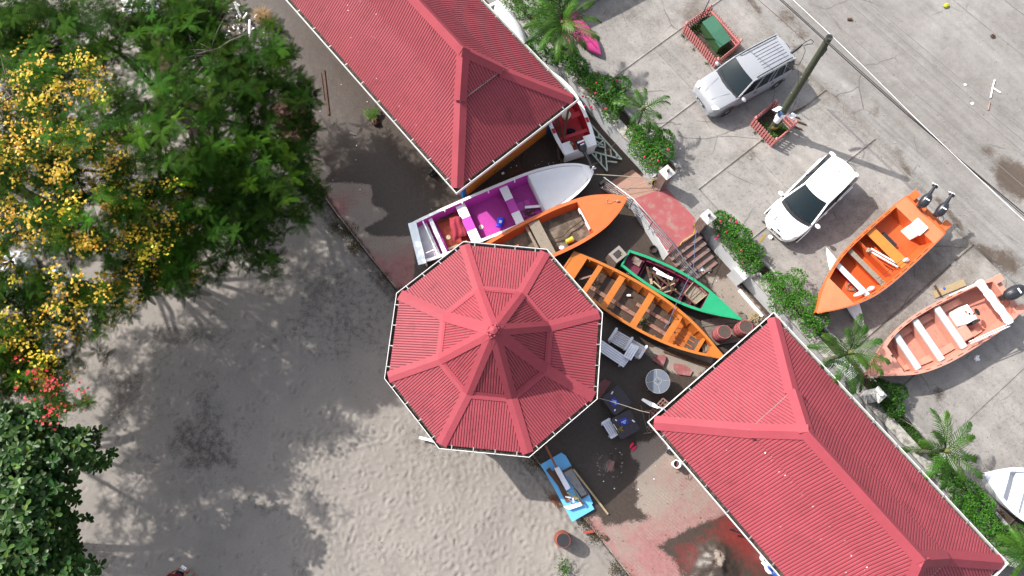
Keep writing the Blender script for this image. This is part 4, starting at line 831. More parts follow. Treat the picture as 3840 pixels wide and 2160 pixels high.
def motor(label,pos,heading,tilt,leg=True,sc=1.0,group=None,leglen=.62,legc=None):
    """cowling lies along +x(local) outwards from the transom, leg continues beyond it"""
    T=thing('outboard_motor',label,'outboard motor',tuple(pos),heading,group=group); m=Matrix.Rotation(-tilt,4,'Y')
    I=lambda mb,n,mm,**k: mb.build(n,mm,T,local=True,**k)
    rows=[]
    for x,ry,rz_ in ((-.02,.02,.02),(.0,.10,.09),(.08,.165,.15),(.22,.19,.19),(.40,.18,.18),(.52,.13,.13),(.58,.07,.08),(.59,.02,.02)): rows.append([m@Vector((x*sc,ry*math.cos(2*PI*k/16)*sc,(rz_*math.sin(2*PI*k/16)+.12)*sc)) for k in range(17)])
    I(MB().grid(rows),'cowling',m_dkgrey,smooth=True,ang=60)
    for k in (-1,1): I(MB().tube([m@Vector((x*sc,k*y*sc,(z+.12)*sc)) for x,y,z in ((.06,.07,.145),(.24,.08,.185),(.46,.06,.15))],.008,5),'cowling_ridge',m_black)
    I(MB().box(None,(.04*sc,.16*sc,.012),m=m@Matrix.Translation(Vector((.34*sc,0,.307*sc)))),'white_mark',m_bwhite)
    if leg:
        I(MB().tube([m@Vector((.5*sc,0,.06*sc)),m@Vector(((.55+leglen*.5)*sc,0,.0)),m@Vector(((.55+leglen)*sc,0,-.04*sc))],[.085*sc,.06*sc,.045*sc],10),'drive_leg',legc or m_dkgrey,smooth=True)
        I(MB().box(None,(.10*sc,.22*sc,.02),m=m@Matrix.Translation(Vector(((.5+leglen)*sc,0,-.03*sc)))),'cavitation_plate',legc or m_dkgrey)
        for k in range(3):
            a=k*2*PI/3; I(MB().box(None,(.02,.07*sc,.14*sc),m=m@Matrix.Translation(Vector(((.57+leglen)*sc,0,-.06*sc)))@Matrix.Rotation(a,4,'X')@Matrix.Translation(Vector((0,0,.08*sc)))),'propeller_blade',m_bwhite)
    I(MB().box(None,(.12*sc,.14*sc,.26*sc),m=m@Matrix.Translation(Vector((.02*sc,0,-.08*sc)))),'clamp_bracket',m_black)
    I(MB().tube([m@Vector(p) for p in ((.0,-.1,.0),(-.15,-.2,-.02),(-.12,-.34,.0),(.05,-.30,.02),(.12,-.18,.0))],.012,5),'control_cable',m_black,smooth=True)
    return T,m,I
_,mm_,I_=motor('dark outboard engine with white and pink decals on the white boat by the wall',(at(2168,533,.95)),math.atan2(-1,.45)+.0,.15,sc=1.05,leglen=.75)
I_(MB().box(None,(.07,.30,.012),m=mm_@Matrix.Translation(Vector((.22,.0,.33)))),'white_decal',m_bwhite); I_(MB().box(None,(.05,.20,.013),m=mm_@Matrix.Translation(Vector((.28,.05,.335)))),'pink_decal',M('pink_decal',lin(224,50,120),.4))
MB().beam(at(2112,520,.86),at(2132,408,1.0),.09,.05).build('timber_post',m_brownw,label='brown square post leaning inside the white boat with red inside',cat='post')
for k,(a_,b_) in enumerate((((2082,440),(2104,560)),((2090,430),(2112,545)),((2074,460),(2098,585)))): MB().beam(at(*a_,.6+.05*k),at(*b_,.6),.05,.03).build('batten',m_brownw,label='thin brown batten along the side of the red and white boat, '+('outermost','middle one','nearest the red seats')[(2,0,1)[k]],cat='batten',group='battens in the red and white boat')
bk=thing('tub','round cream tub in the bow of the red and white boat','tub',tuple(at(2122,438,.62)))
MB().lathe((0,0,0),[(.17,0),(.19,.18),(.20,.2),(.18,.21)],20).build('tub',M('cream_plastic',shd(190,180,164),.6,dirt=shd(120,100,80),dcov=.3),bk,local=True,smooth=True)
MB().blob(at(2142,492,.35),(.2,.11,.08),10,.35,seed=4).build('rag',M('navy_cloth',lin(34,38,66),.9,var=.3),label='crumpled navy cloth on the red floor of the boat by the wall',cat='cloth')
MB().blob(at(2146,540,.75),(.045,.075,.04),8,.1).build('yellow_float',m_yel,label='small yellow bulb beside the outboard engine by the wall',cat='float')
# ---- F: orange boat on the parking area
ZF=ZP+.32
Fb=boat('fishing_boat','bright orange fishing boat with two outboard engines raised above the parking area',(3472,803),(3060,1174),ZF,.80,[(0,1.0),(.12,1.04),(.4,1.05),(.6,.98),(.75,.76),(.88,.42),(.96,.15),(1,.03)],.14,
    {'hull':m_or,'rail':m_or,'inner':m_or_in,'floor':m_or_in},rail=.10,td=.78,ts=.11,flare=.78,floor=.2,deckmat=paint('faded_orange_deck',(.50,.155,.07),.5,(.42,.12,.05),.3),
    thwarts=[(.30,.44,paint('amber_orange',(.46,.15,.025),.5,(.4,.11,.03),.3),.84,'thwart',m_or_in),(.435,.03,m_or,.8,'divider',m_or_in),(.515,.20,m_plank,.84,'plank_seat',m_or_in),(.64,.22,m_bwhite2,.84,'white_seat',m_redi)])
MB().grid([[Fb.l(t,y*(Fb.W(t)-.002),Fb.Z(t)-.0-.10) for y in (1,1.06)] for t in [i/20 for i in range(20)]]).build('rubbing_strake',m_bwhite,Fb.T,local=True)
for sg in (1,-1):                                           # slots in the gunwale
    for k in range(9):
        t=.16+.066*k; MB().grid([[Fb.l(t+d_,sg*(Fb.W(t+d_)-.05+e_),Fb.Z(t)+.014) for e_ in (-.012,.012)] for d_ in (0,.02,.045)]).build('rail_slot',m_hd,Fb.T,local=True)
MB().box(Fb.l(.255,-.15,.30),(.18,.7,.1)).build('battery_box',m_black,Fb.T,local=True)
for sg in (-1,1): MB().box(Fb.l(-.045,sg*.82,.74),(.42,.30,.10)).build('stern_bracket',m_or,Fb.T,local=True,bevel=.02)
MB().box(Fb.l(-.03,0,.62),(.30,1.9,.06)).build('swim_platform',m_or,Fb.T,local=True)
hd=math.atan2(*( (lambda v:(v.y,v.x))(Fb.w(0,0,0)-Fb.w(1,0,0)) ))
for k,(px,dx) in enumerate((((3448,775),0),((3510,808),0))):
    p=at(*px,ZF+1.0); motor(('left' if k==0 else 'right')+' of the two dark outboard engines on the bright orange boat, '+('nearer the utility pole' if k==0 else 'nearer the road edge'),p,hd+.28,.50,sc=1.0,group='outboard engines of the orange boat',leglen=.42)
wb=thing('cool_box','white box standing in the rear of the bright orange boat','box',tuple(at(3408,872,ZF+.2)),hd-.0)
MB().box((0,0,.33),(.46,.5,.66)).build('box_body',m_bwhite,wb,local=True,bevel=.02); MB().box((0,0,.68),(.5,.54,.05)).build('lid',m_bwhite,wb,local=True,bevel=.015)
for k,(a_,b_) in enumerate((((3258,940),(3368,1002)),((3266,932),(3378,996)))): MB().beam(at(*a_,ZF+.62),at(*b_,ZF+.62),.055,.035).build('white_batten',m_bwhite,label='long cream batten lying across the orange boat, '+('nearer the bow' if k==0 else 'nearer the stern'),cat='batten',group='cream battens')
for k,(x,y,a_,s_) in enumerate(((3222,1102,.35,.24),(3266,1082,.4,.17),(3398,975,.2,.13))): MB().blob(at(x,y,ZF+.74),(s_,.085,.085),12,.05,rot=a_).build('buoy',m_bwhite,label=('long white float on the starboard rail near the orange bow','smaller white float behind the long one on the orange boat','round white float beside the rods on the orange boat')[k],cat='float',smooth=True)
MB().blob(at(3258,938,ZF+.7),(.11,.09,.06),10,.3,seed=8).build('rope_heap',m_rope,label='small heap of white rope on the plank seat of the orange boat',cat='rope')
for k,(a_,b_) in enumerate((((3290,1046),(3402,960)),((3302,1054),(3412,966)))): MB().tube([at(*a_,ZF+.9),at(*b_,ZF+.95)],.011,5).build('fishing_rod',m_brownw,label='brown rod lying over the orange boat, '+('inner' if k==0 else 'outer')+' one of the pair',cat='rod',group='rods on the orange boat')
nb=[]
for k in range(60): a_=k*.55; r_=.09+.10*random.random(); p=at(3190,1075,ZF+.26); nb.append(p+Vector((math.cos(a_)*r_*1.3,math.sin(a_)*r_,.03*random.random())))
MB().tube(nb,.007,4).build('coiled_line',m_rope,label='tangled grey line on the floor near the orange bow',cat='rope')
MB().box(at(3210,1080,ZF+.23),(.30,.26,.02),rz=.5).build('floor_hatch',m_mudwood,Fb.T)
for (t,y) in ((.1,-.45),(.62,-.35)):
    q=Fb.w(t,y,0); MB().box((q.x,q.y,ZP+.17),(.35,.22,.34)).build('wooden_block',M('weathered_block',lin(150,130,108),.85,var=.2),label='wooden block under the '+('stern' if t<.3 else 'bow half')+' of the orange fishing boat',cat='block')
m_props=M('weathered_block',lin(150,130,108),.85,var=.2,dirt=lin(90,76,64),dcov=.4)
# white surfboard like hull beneath
sb=thing('surfboard','long white pointed board poking out on both sides under the orange bow','surfboard',tuple(at(3165,1085,ZP+.06)),math.atan2(-(1235-935),(3215-3118)))
rows=[]
for i in range(25):
    t=i/24; x=(t-.5)*3.55; ww=.30*(1-abs(2*t-1)**2.6)+.004
    rows.append([Vector((x,ww*math.cos(a_),.10+.085*math.sin(a_)*(.35+.65*min(1,ww/.2)))) for a_ in [k*2*PI/12 for k in range(13)]])
MB().grid(rows).build('board_shell',m_bwhite,sb,local=True,smooth=True,ang=70)
# ---- G: salmon pink boat
m_sal=paint('salmon_paint',(.46,.205,.155),.45,(.38,.16,.12),.3,4); m_sal_in=paint('salmon_inner',(.42,.175,.13),.5,lin(206,120,102),.35,3)
ZG=ZP+.25
G=boat('fishing_boat','salmon pink fishing boat with three white seats and a steering console on the parking area',(3770,1112),(3250,1409),ZG,.80,[(0,.78),(.1,.93),(.35,1.03),(.55,1.02),(.72,.84),(.86,.46),(.95,.16),(1,.03)],.16,
    {'hull':m_sal,'rail':m_sal,'inner':m_sal_in,'floor':m_sal_in},rail=.10,td=.80,flare=.8,floor=.2)
m_seat=paint('white_vinyl',(.36,.39,.40),.5,(.26,.29,.30),.35,5)
for k,(t,wd) in enumerate(((.365,.27),(.525,.26),(.675,.25))):
    w=G.W(t+.02)-.14; x=t*G.L; MB().box((x+wd/2,0,.66),(wd,2*w,.13)).build('white_seat',m_seat,G.T,local=True,bevel=.035); MB().box((x+wd/2,0,.42),(wd-.04,2*w-.04,.36)).build('seat_base',m_sal,G.T,local=True)
for sg in (1,-1):
    MB().grid([[G.l(t,sg*(G.W(t)-.12)*.86,.36),G.l(t,sg*(G.W(t)-.12)*.58,.36)] for t in [.2+.06*i for i in range(10)]]).build('side_bench',m_sal,G.T,local=True)
    for k in range(8): t=.2+.075*k; MB().grid([[G.l(t+d_,sg*(G.W(t+d_)-.05+e_),G.Z(t)+.014) for e_ in (-.012,.012)] for d_ in (0,.02,.04)]).build('rail_slot',m_hd,G.T,local=True)
MB().box(G.l(.26,-.12,.48),(.50,.62,.60)).build('console',m_bwhite,G.T,local=True,bevel=.03)
MB().lathe(G.l(.205,-.02,.80),[(.13,-.01),(.145,0),(.15,.012),(.14,.02),(.13,.015)],22,m=Matrix.Rotation(-.5,4,'Y')).build('steering_wheel',m_black,G.T,local=True)
MB().box(G.l(.225,-.02,.79),(.12,.04,.03)).build('steering_column',m_black,G.T,local=True)
MB().box(G.l(.26,-.22,.785),(.08,.10,.01)).build('orange_sticker',m_or,G.T,local=True); MB().lathe(G.l(.25,-.10,.785),[(.045,0),(.045,.015)],14).build('gauge',m_black,G.T,local=True)
MB().box(G.l(.235,.28,.55),(.34,.09,.40)).build('grab_case',m_black,G.T,local=True,bevel=.03); MB().box(G.l(.33,.45,.5),(.5,.5,.3)).build('side_locker',m_sal,G.T,local=True,bevel=.02)
MB().box(G.l(-.03,.0,.56),(.36,1.3,.08)).build('stern_bracket',m_sal,G.T,local=True)
for sg in (-1,1): MB().box(G.l(-.03,sg*.68,.70),(.50,.30,.14)).build('stern_horn',m_sal,G.T,local=True,bevel=.02)
MB().box(G.l(.81,-.18,.97),(.07,.07,.02)).build('cleat',m_black,G.T,local=True)
hd=math.atan2(*( (lambda v:(v.y,v.x))(G.w(0,0,0)-G.w(1,0,0)) ))
motor('dark outboard engine on the salmon pink boat at the right edge',at(3762,1116,ZG+1.0),hd+.0,.28,sc=1.3,leglen=.4,legc=paint('pale_blue_leg',lin(150,190,226),.4))
fr=thing('folded_canopy','white rolled canopy on poles across the stern of the salmon pink boat','canopy',tuple(G.w(.1,0,.9)))
p0,p1=at(3668,1052,ZG+1.12),at(3790,1212,ZG+1.12); n=18; rows=[]
for i in range(n):
    t=i/(n-1); c=p0.lerp(p1,t); d=(p1-p0).normalized(); y=Vector((-d.y,d.x,0)); r_=(.13+.012*math.sin(i*1.3)+.008*math.sin(i*2.9))*(1 if .02<t<.98 else .8)
    rows.append([c+y*(math.cos(a_)*r_*1.25)+UPV*(math.sin(a_)*r_*(.8+.2*math.sin(3*a_+i))) for a_ in [k*2*PI/12 for k in range(13)]])
mbc=MB().grid(rows); mbc.build('rolled_canvas',M('white_canvas',(.70,.72,.74),.8,var=.08,dirt=(.35,.58,.66),dscale=7,dcov=.3,bump=.5,bscale=12),fr,smooth=True,ang=80)
for a_,b_ in (((3640,1288),(3788,1222)),((3634,1282),(3780,1216)),((3560,1108),(3664,1062)),((3604,1092),(3660,1068))): MB().tube([at(*a_,ZG+.98),at(*b_,ZG+1.05)],.018,7).build('canopy_pole',m_bwhite,fr)
for k in range(3): a_=at(3330-4*k+6*k,1330+22*k,ZG+.5); b_=at(3386,1398,ZG+.5)
MB().tube([at(3325,1322,ZG+.55),at(3345,1352,ZG+.55),at(3368,1378,ZG+.55),at(3390,1402,ZG+.55)],.02,6).build('ladder_rail',m_bwhite,label='white ladder rail lying behind the foremost white seat of the pink boat',cat='ladder')
MB().slab([at(x,y,ZP+.05) for x,y in ((3498,1092),(3612,1046),(3624,1070),(3508,1118))],.05).build('plank',m_palew,label='weathered wide plank on the concrete behind the salmon boat',cat='plank')
MB().blob(at(3540,1082,ZP+.04),(.06,.06,.05),8,.2).build('float',m_bluep,label='small blue cap beside the weathered plank',cat='cap')
MB().beam(at(3505,1070,ZP+.05),at(3528,1110,ZP+.05),.08,.05).build('dark_block',m_brownw,label='short dark beam between the two parked boats',cat='beam')
# ---- H: pale grey boat at the right edge
m_pg=paint('pale_grey_boat',(.62,.64,.68),.4,(.45,.48,.52),.2); m_pgi=paint('pale_inner',(.42,.42,.48),.6)
Hb=boat('small_boat','pale white boat whose bow points into the frame at the lower right edge',(4010,1925),(3688,1776),ZP+.3,.62,[(0,.95),(.3,.98),(.5,.90),(.7,.66),(.85,.36),(.95,.13),(1,.02)],.12,{'hull':m_pg,'rail':m_pg,'inner':m_pg,'floor':m_pg},rail=.12,td=.73,flare=.8,floor=.35,thwarts=[(.50,.42,m_pg,.85)])
# ---- I: white upturned hull between building and wall
Iu=thing('upturned_boat','smooth white upturned hull squeezed between the upper red roof and the planter wall','boat',tuple(at(1925,150,.0)),math.atan2(-(215-50),(1975-1885)))
rows=[]
for i in range(26):
    t=i/25; x=(t-.5)*2.7; ww=.50*(1-max(0,(t-.25)/.75)**2.6)*(min(1,.8+t*1.2)); 
    rows.append([Vector((x,ww*math.cos(a_),.5+.62*math.sin(a_)*(ww/.50)**.6)) for a_ in [k*PI/14 for k in range(15)]])
MB().grid(rows).build('hull',m_bwhite2,Iu,local=True,smooth=True,ang=80); MB().add(rows[0],[tuple(range(15))]).build('transom',m_pgi,Iu,local=True)
MB().box((-1.42,0,.75),(.16,.95,.5)).build('transom_frame',m_bwhite2,Iu,local=True,bevel=.03)
for sg in (1,-1): MB().tube([rows[i][0 if sg>0 else 14] for i in range(0,26,3)],.025,6).build('rim',m_bwhite2,Iu,local=True)
# ---- J: pink kayak
m_pink=paint('pink_plastic',lin(236,86,164),.25,lin(222,70,150),.25,3,.06); m_blk=M('black_lettering',lin(40,10,36),.5)
J=thing('kayak','glossy pink sit on kayak lying under the large palm','kayak',tuple(at(2186,140,ZP)),math.atan2(-(246-90),(2240-2130)))
rows=[]; Lk=3.3
for i in range(33):
    t=i/32; x=(t-.62)*Lk; ww=.43*(1-abs(2*t-1)**2.8)+.003; hh=.40*(1-abs(2*t-1)**5)+.02; dip=-.13*math.exp(-((t-.35)/.12)**2)-.13*math.exp(-((t-.68)/.07)**2)*.4
    sec=[]
    for k in range(17):
        a_=2*PI*k/16; c,s_=math.cos(a_),math.sin(a_); y=ww*c; z=.2+hh*.55*s_*(1 if s_<0 else .8); 
        if s_>0 and abs(c)<.7: z+=dip*(1-abs(c)/.7)
        if s_>.2: z+=.03*abs(math.sin(a_*2))
        sec.append(Vector((x,y,z)))
    rows.append(sec)
MB().grid(rows).build('kayak_hull',m_pink,J,local=True,smooth=True,ang=80)
MB().tube([(.2,-.05,.40),(.55,-.04,.42),(.9,-.01,.36)],.02,6).build('deck_groove',M('deep_pink',lin(220,30,124),.4),J,local=True,smooth=True)
pj=WM[J.name]; text('*',.34,m_blk,J,pj@Vector((.45,-.22,.41)),pj.to_3x3()@Vector((1,0,0)),pj.to_3x3()@Vector((0,1,.35)),'emblem')
text('Kuey',.16,m_blk,J,pj@Vector((.62,-.335,.26)),pj.to_3x3()@Vector((1,.12,0)),pj.to_3x3()@Vector((0,.3,1)),'lettering')
MB().tube([at(2120,130,ZP+.3),at(2135,160,ZP+.32),at(2153,188,ZP+.3)],[.09,.11,.04],10).build('pink_float',m_pink,label='narrow pink plastic piece beside the pink kayak under the palm',cat='float',smooth=True)
# ================================================================ VEHICLES
def glassmat():
    m=M('car_glass',(.008,.014,.017),.08,var=.05,bump=0,spec=.32); return m
m_glass=glassmat(); m_tyre=M('tyre',(.02,.02,.02),.8); m_rim=M('alloy_rim',(.45,.46,.48),.3,metal=.8); m_hl=M('headlight_glass',(.55,.57,.58),.12,var=.3,scale=14,coat=.8,bump=.3,bscale=25)
def car(name,label,cat,front,rear,zh,L,Wd,hs,paintm,low,gl,roofpanel,wheels,opt):
    """front/rear px of bumper centres at height zh. low: (t,halfwidth,ztop) stations; gl: dict with glasshouse corner stations"""
    Fp=at(*front,ZP+zh); Rp=at(*rear,ZP+zh); c=(Fp+Rp)/2; d=Fp-Rp; rz=math.atan2(d.y,d.x)
    T=thing(name,label,cat,(c.x,c.y,ZP),rz); I=lambda mb,n,m,**k: mb.build(n,m,T,local=True,**k)
    # lower body loft, x from rear (-L/2) to front
    def hw(t): return crom([(s[0],s[1]) for s in low],t)
    def zt(t): return crom([(s[0],s[2]) for s in low],t)
    rows=[]; N=36; ts=[i/(N-1) for i in range(N)]; ts=[.5-.5*math.cos(PI*t)*(.75)-.25*(1-2*t)*.5 if False else t for t in ts]
    for t in [0,.004]+[.012+.976*i/(N-1) for i in range(N)]+[.996,1]:
        e=1.0 if .01<t<.99 else .9; w=hw(t)*Wd/2*e; z=zt(t)*(1 if e==1 else .93); x=(t-.5)*L
        zb=.22 if .05<t<.95 else .30
        half=[(w*.80,zb),(w*.97,zb+.06),(w*1.0,zb+(z-zb)*.45),(w*.985,zb+(z-zb)*.78),(w*.93,z-.035),(w*.80,z-.006),(w*.45,z+.012),(0,z+.018)]
        rows.append([Vector((x,y,zz)) for y,zz in half]+[Vector((x,-y,zz)) for y,zz in half[-2::-1]])
    mb=MB().grid(rows); mb.add(rows[0],[tuple(range(15))]); mb.add(rows[-1],[tuple(range(14,-1,-1))]); I(mb,'body',paintm,smooth=True,ang=50)
    # glasshouse
    X=lambda t:(t-.5)*L
    zb=gl['belt']; zr=gl['roof']; (f0,f1,r1,r0)=gl['t']            # windscreen base, top, rear top, rear base
    wb=gl['wb']*Wd/2; wr=gl['wr']*Wd/2; cf=gl.get('curve',.05)
    def ring(t,w,z,bulge,n=9): return [Vector((X(t)+bulge*(1-(y)**2),y*w,z+.02*(1-y*y)*(1 if bulge>=0 else 1))) for y in [1-2*i/(n-1) for i in range(n)]]
    def panel(nm,A,B,m,k=5,lift=0.0,thick=None,bul=.0):
        rw=[]
        for i in range(k+1):
            s=i/k; rw.append([a.lerp(b,s)+Vector((0,0,bul*math.sin(PI*s))) for a,b in zip(A,B)])
        return I(MB().grid(rw),nm,m,smooth=True,ang=80)
    fb=ring(f0,wb*gl.get('fbw',.93),zb+gl.get('fz',0),cf*1.6); ft=ring(f1,wr*.93,zr-.02,cf*1.3); rt=ring(r1,wr*.92,zr-.03,-cf); rb=ring(r0,wb*.86,zb+gl.get('rz',0),-cf)
    panel('windscreen',fb,ft,m_glass,6,bul=.03); panel('rear_window',rt,rb,m_glass,5,bul=.02)
    n=9; roof=[]
    for i in range(13):
        s=i/12; t=f1+(r1-f1)*s; w=wr*(1+.015*math.sin(PI*s)); bx=(cf*1.3)*(1-s)-cf*s
        roof.append([Vector((X(t)+bx*(1-y*y),y*w,zr-.02*abs(y)**3-.01*s+gl.get('crown',.03)*(1-y*y)*1.0+.012*math.sin(PI*s))) for y in [1-2*j/(n-1) for j in range(n)]])
    I(MB().grid(roof),'roof',paintm,smooth=True,ang=80)
    for sg in (1,-1):
        A=[Vector((X(f0+.01)-.02,sg*wb,zb+gl.get('fz',0)-.02))]+[Vector((X(f0+(r0-f0)*s),sg*wb*(1+.02*math.sin(PI*s)),zb-.015)) for s in (.2,.4,.6,.8,1)]
        B=[Vector((X(f1),sg*wr,zr-.03))]+[Vector((X(f1+(r1-f1)*s),sg*wr*1.005,zr-.025)) for s in (.2,.4,.6,.8,1)]
        panel('side_window',A if sg>0 else A[::-1],B if sg>0 else B[::-1],m_glass,3,bul=0)
        I(MB().tube([Vector((X(f0)-.01,sg*wb*.975,zb+gl.get('fz',0)+.0)),Vector(((X(f0)+X(f1))/2+cf*.3,sg*(wb*.5+wr*.5)*.99,(zb+zr)/2+.02)),Vector((X(f1),sg*wr*.985,zr-.012))],.035,8),'front_pillar',paintm,smooth=True)
        I(MB().tube([Vector((X(f1)-.0,sg*wr*.99,zr-.012)),Vector((X((f1+r1)/2),sg*wr*1.01,zr+.0)),Vector((X(r1),sg*wr*.98,zr-.02))],.032,8),'roof_rail_edge',paintm,smooth=True)
        I(MB().tube([Vector((X(r1),sg*wr*.96,zr-.02)),Vector(((X(r0)+X(r1))/2,sg*(wb+wr)/2*.97,(zb+zr)/2+.02)),Vector((X(r0)-.02,sg*wb*.92,zb))],gl.get('cp',.06),8),'rear_pillar',paintm,smooth=True)
        for s in gl.get('bp',(.45,)): I(MB().beam(Vector((X(f0+(r0-f0)*s),sg*wb*1.015,zb)),Vector((X(f1+(r1-f1)*min(1,s*1.0)),sg*wr*1.012,zr-.03)),.03,.06,up=(0,1,0)),'door_pillar',paintm if opt.get('bpw') else m_black)
        # mirrors
        mx=X(f0)-.10; I(MB().blob((mx,sg*(Wd/2+.10),zb+.08),(.09,.12,.075),12,.0),'door_mirror',paintm,smooth=True); I(MB().beam((mx,sg*(Wd/2-.06),zb+.0),(mx,sg*(Wd/2+.04),zb+.05),.06,.03),'mirror_arm',m_black)
        # handles + door seams
        for s in (.30,.62): xx=X(f0+(r0-f0)*s); I(MB().box((xx,sg*(Wd/2*.985),zb-.14),(.16,.03,.035)),'door_handle',opt.get('handle',m_black)); 
        I(MB().box((X(.5),sg*(Wd/2*hw(.5)*1.0+.0),.34),(L*.52,.035,.09)),'sill_trim',opt['trim']) if 'trim' in opt else None
    hz=lambda t,y:(zt(t))
    # headlights
    for sg in (1,-1):
        xs=X(opt['hl'][0]); y0,y1=opt['hl'][1]; t=opt['hl'][0]; z=zt(t); lx=opt['hl'][2]
        P_=[Vector((xs,sg*y1*Wd/2,z-.0)),Vector((xs+lx*.45,sg*(y1-.03)*Wd/2,z-.05)),Vector((xs+lx,sg*((y0+y1)/2+.02)*Wd/2,z-.10)),Vector((xs+lx*.9,sg*y0*Wd/2,z-.065)),Vector((xs+lx*.35,sg*(y0+.04)*Wd/2,z-.008))]
        I(MB().slab([p+Vector((0,0,.032)) for p in (P_ if sg<0 else P_[::-1])],.05),'headlight',m_hl)
    xf=L/2; 
    I(MB().box((xf-.05,0,zt(.985)-.10),(.06,Wd*.42,.06)),'grille',opt.get('grille',m_black),bevel=.01)
    I(MB().box((xf-.01,0,.46),(.06,Wd*.44,.14)),'bumper',paintm,bevel=.04); I(MB().box((xf+.042,0,.58),(.02,.50,.11)),'number_plate',opt.get('plate',m_black))
    # wiper, cowl
    I(MB().grid([[v+Vector((.0,0,-.004)) for v in fb],[v+Vector((.12,0,-.03)) for v in fb]]),'cowl_panel',m_black)
    for k in (-.35,.25): I(MB().beam(fb[4]+Vector((-.02,k*Wd*.5+.25,.02)),fb[4]+Vector((-.14,k*Wd*.5-.3,.09)),.02,.015),'wiper',m_black)
    for t in wheels:
        for sg in (1,-1):
            o=Vector((X(t),sg*(Wd/2-.10),.33)); m=Matrix.Rotation(PI/2,4,'X')
            Wt=I(MB().lathe(o,[(.20,-.10),(.31,-.10),(.33,-.07),(.33,.07),(.31,.10),(.20,.10)],24,m=m),'wheel_tyre',m_tyre,smooth=True)
            I(MB().lathe(o,[(.05,-.105),(.20,-.09),(.21,.09),(.05,.105)],16,m=m),'wheel_rim',m_rim)
            a0=[o+Vector((.40*math.cos(q),sg*.095,.40*math.sin(q)-.03)) for q in [PI*i/10 for i in range(11)]]; I(MB().tube(a0,.022,6),'wheel_arch',opt.get('arch',paintm),smooth=True)
    return T,I,X,zt
m_silver=M('silver_paint',(.29,.30,.325),.3,metal=.25,var=.03,coat=.6,bump=0,dirt=(.32,.325,.34),dscale=3,dcov=.3)
m_wcar=M('white_car_paint',(.80,.80,.80),.25,var=.02,coat=.8,bump=0)
T,I,X,zt=car('suv','silver compact off road car with roof rails parked between the two pink picket fences','car',(2628,384),(2925,222),.55,4.05,1.72,1.7,m_silver,
   [(0,.90,.98),(.04,.96,1.02),(.2,1,1.02),(.62,1,1.02),(.70,.985,1.04),(.80,.97,1.01),(.9,.94,.95),(.965,.87,.84),(1,.76,.66)],
   {'belt':1.0,'roof':1.66,'t':(.705,.565,.055,.02),'wb':.90,'wr':.76,'curve':.06,'bp':(.27,.52,.60,.80),'cp':.05,'fz':.05,'crown':.03},None,(.17,.80),
   {'hl':(.93,(.56,.88),.22),'bpw':True,'trim':M('warm_grey_cladding',lin(150,130,132),.5),'arch':M('warm_grey_cladding',(.16,.14,.14),.5),'grille':m_rim,'plate':M('plate_black',(.03,.03,.03),.5)})
for sg in (1,-1):
    I(MB().tube([(X(.52),sg*.60,1.70),(X(.48),sg*.60,1.745),(X(.12),sg*.585,1.745),(X(.08),sg*.58,1.70)],.024,7),'roof_rail',m_black,smooth=True)
for k in range(6): I(MB().box((X(.25),(k-2.5)*.145,1.713-.003*abs(k-2.5)),(1.25,.018,.016)),'roof_rib',m_silver)
I(MB().lathe((-2.09,-.12,.95),[(.10,-.11),(.34,-.10),(.36,0),(.34,.10),(.10,.11)],26,m=Matrix.Rotation(PI/2,4,'Y')),'spare_wheel',m_tyre,smooth=True)
I(MB().box((X(.688),-.50,1.12),(.09,.10,.004),m=None),'green_sticker',M('green_sticker',lin(30,200,150),.5))
for k in (-1,1): I(MB().beam((X(.95),k*.22,.93),(X(.76),k*.42,1.065),.012,.006),'bonnet_crease',M('crease_silver',(.2,.21,.23),.3,metal=.3))
pw_=WM[T.name]; text('PA 5064',.09,m_bwhite,T,pw_@Vector((2.08,0,.58)),pw_.to_3x3()@Vector((0,1,0)),(0,0,1),'plate_text')
T,I,X,zt=car('hatchback_car','white hatchback car with a dark windscreen parked above the planter','car',(2893,888),(3166,618),.50,4.02,1.70,1.45,m_wcar,
   [(0,.84,.86),(.04,.94,.93),(.2,1,.95),(.5,1,.93),(.68,.99,.95),(.78,.97,.92),(.88,.91,.84),(.95,.80,.74),(1,.56,.60)],
   {'belt':.93,'roof':1.44,'t':(.745,.53,.10,.02),'wb':.90,'wr':.69,'curve':.10,'bp':(.5,),'cp':.085,'fz':.03,'crown':.035},None,(.15,.80),
   {'hl':(.865,(.48,.86),.36),'handle':m_wcar,'grille':m_black})
I(MB().box((X(.62),.05,1.03),(.09,.85,.01)),'dash_shade',M('dash_white',lin(150,165,168),.5))
I(MB().tube([(X(.20),0,1.49),(X(.17),0,1.53),(X(.13),0,1.60)],.008,6),'aerial',m_black); I(MB().blob((X(.20),0,1.49),(.03,.02,.02),8),'aerial_base',M('navy',lin(30,30,110),.4))
for sg in (1,-1): I(MB().box((X(.03),sg*.68,.80),(.20,.14,.16)),'tail_light',M('tail_lens',(.35,.35,.37),.2),bevel=.03); I(MB().tube([(X(.50),sg*.52,1.465),(X(.3),sg*.53,1.47),(X(.12),sg*.50,1.455)],.006,5),'roof_seam',m_black)
for sg in (1,-1): I(MB().blob((2.0,sg*.62,.46),(.05,.09,.035),8),'fog_light',m_black)
pw_=WM[T.name]; text('PB 8617',.085,m_bwhite,T,pw_@Vector((2.07,0,.58)),pw_.to_3x3()@Vector((0,1,0)),(0,0,1),'plate_text')
I(MB().blob((1.96,0,.70),(.035,.07,.02),10),'badge',M('badge_blue',lin(40,50,120),.2,metal=.6))
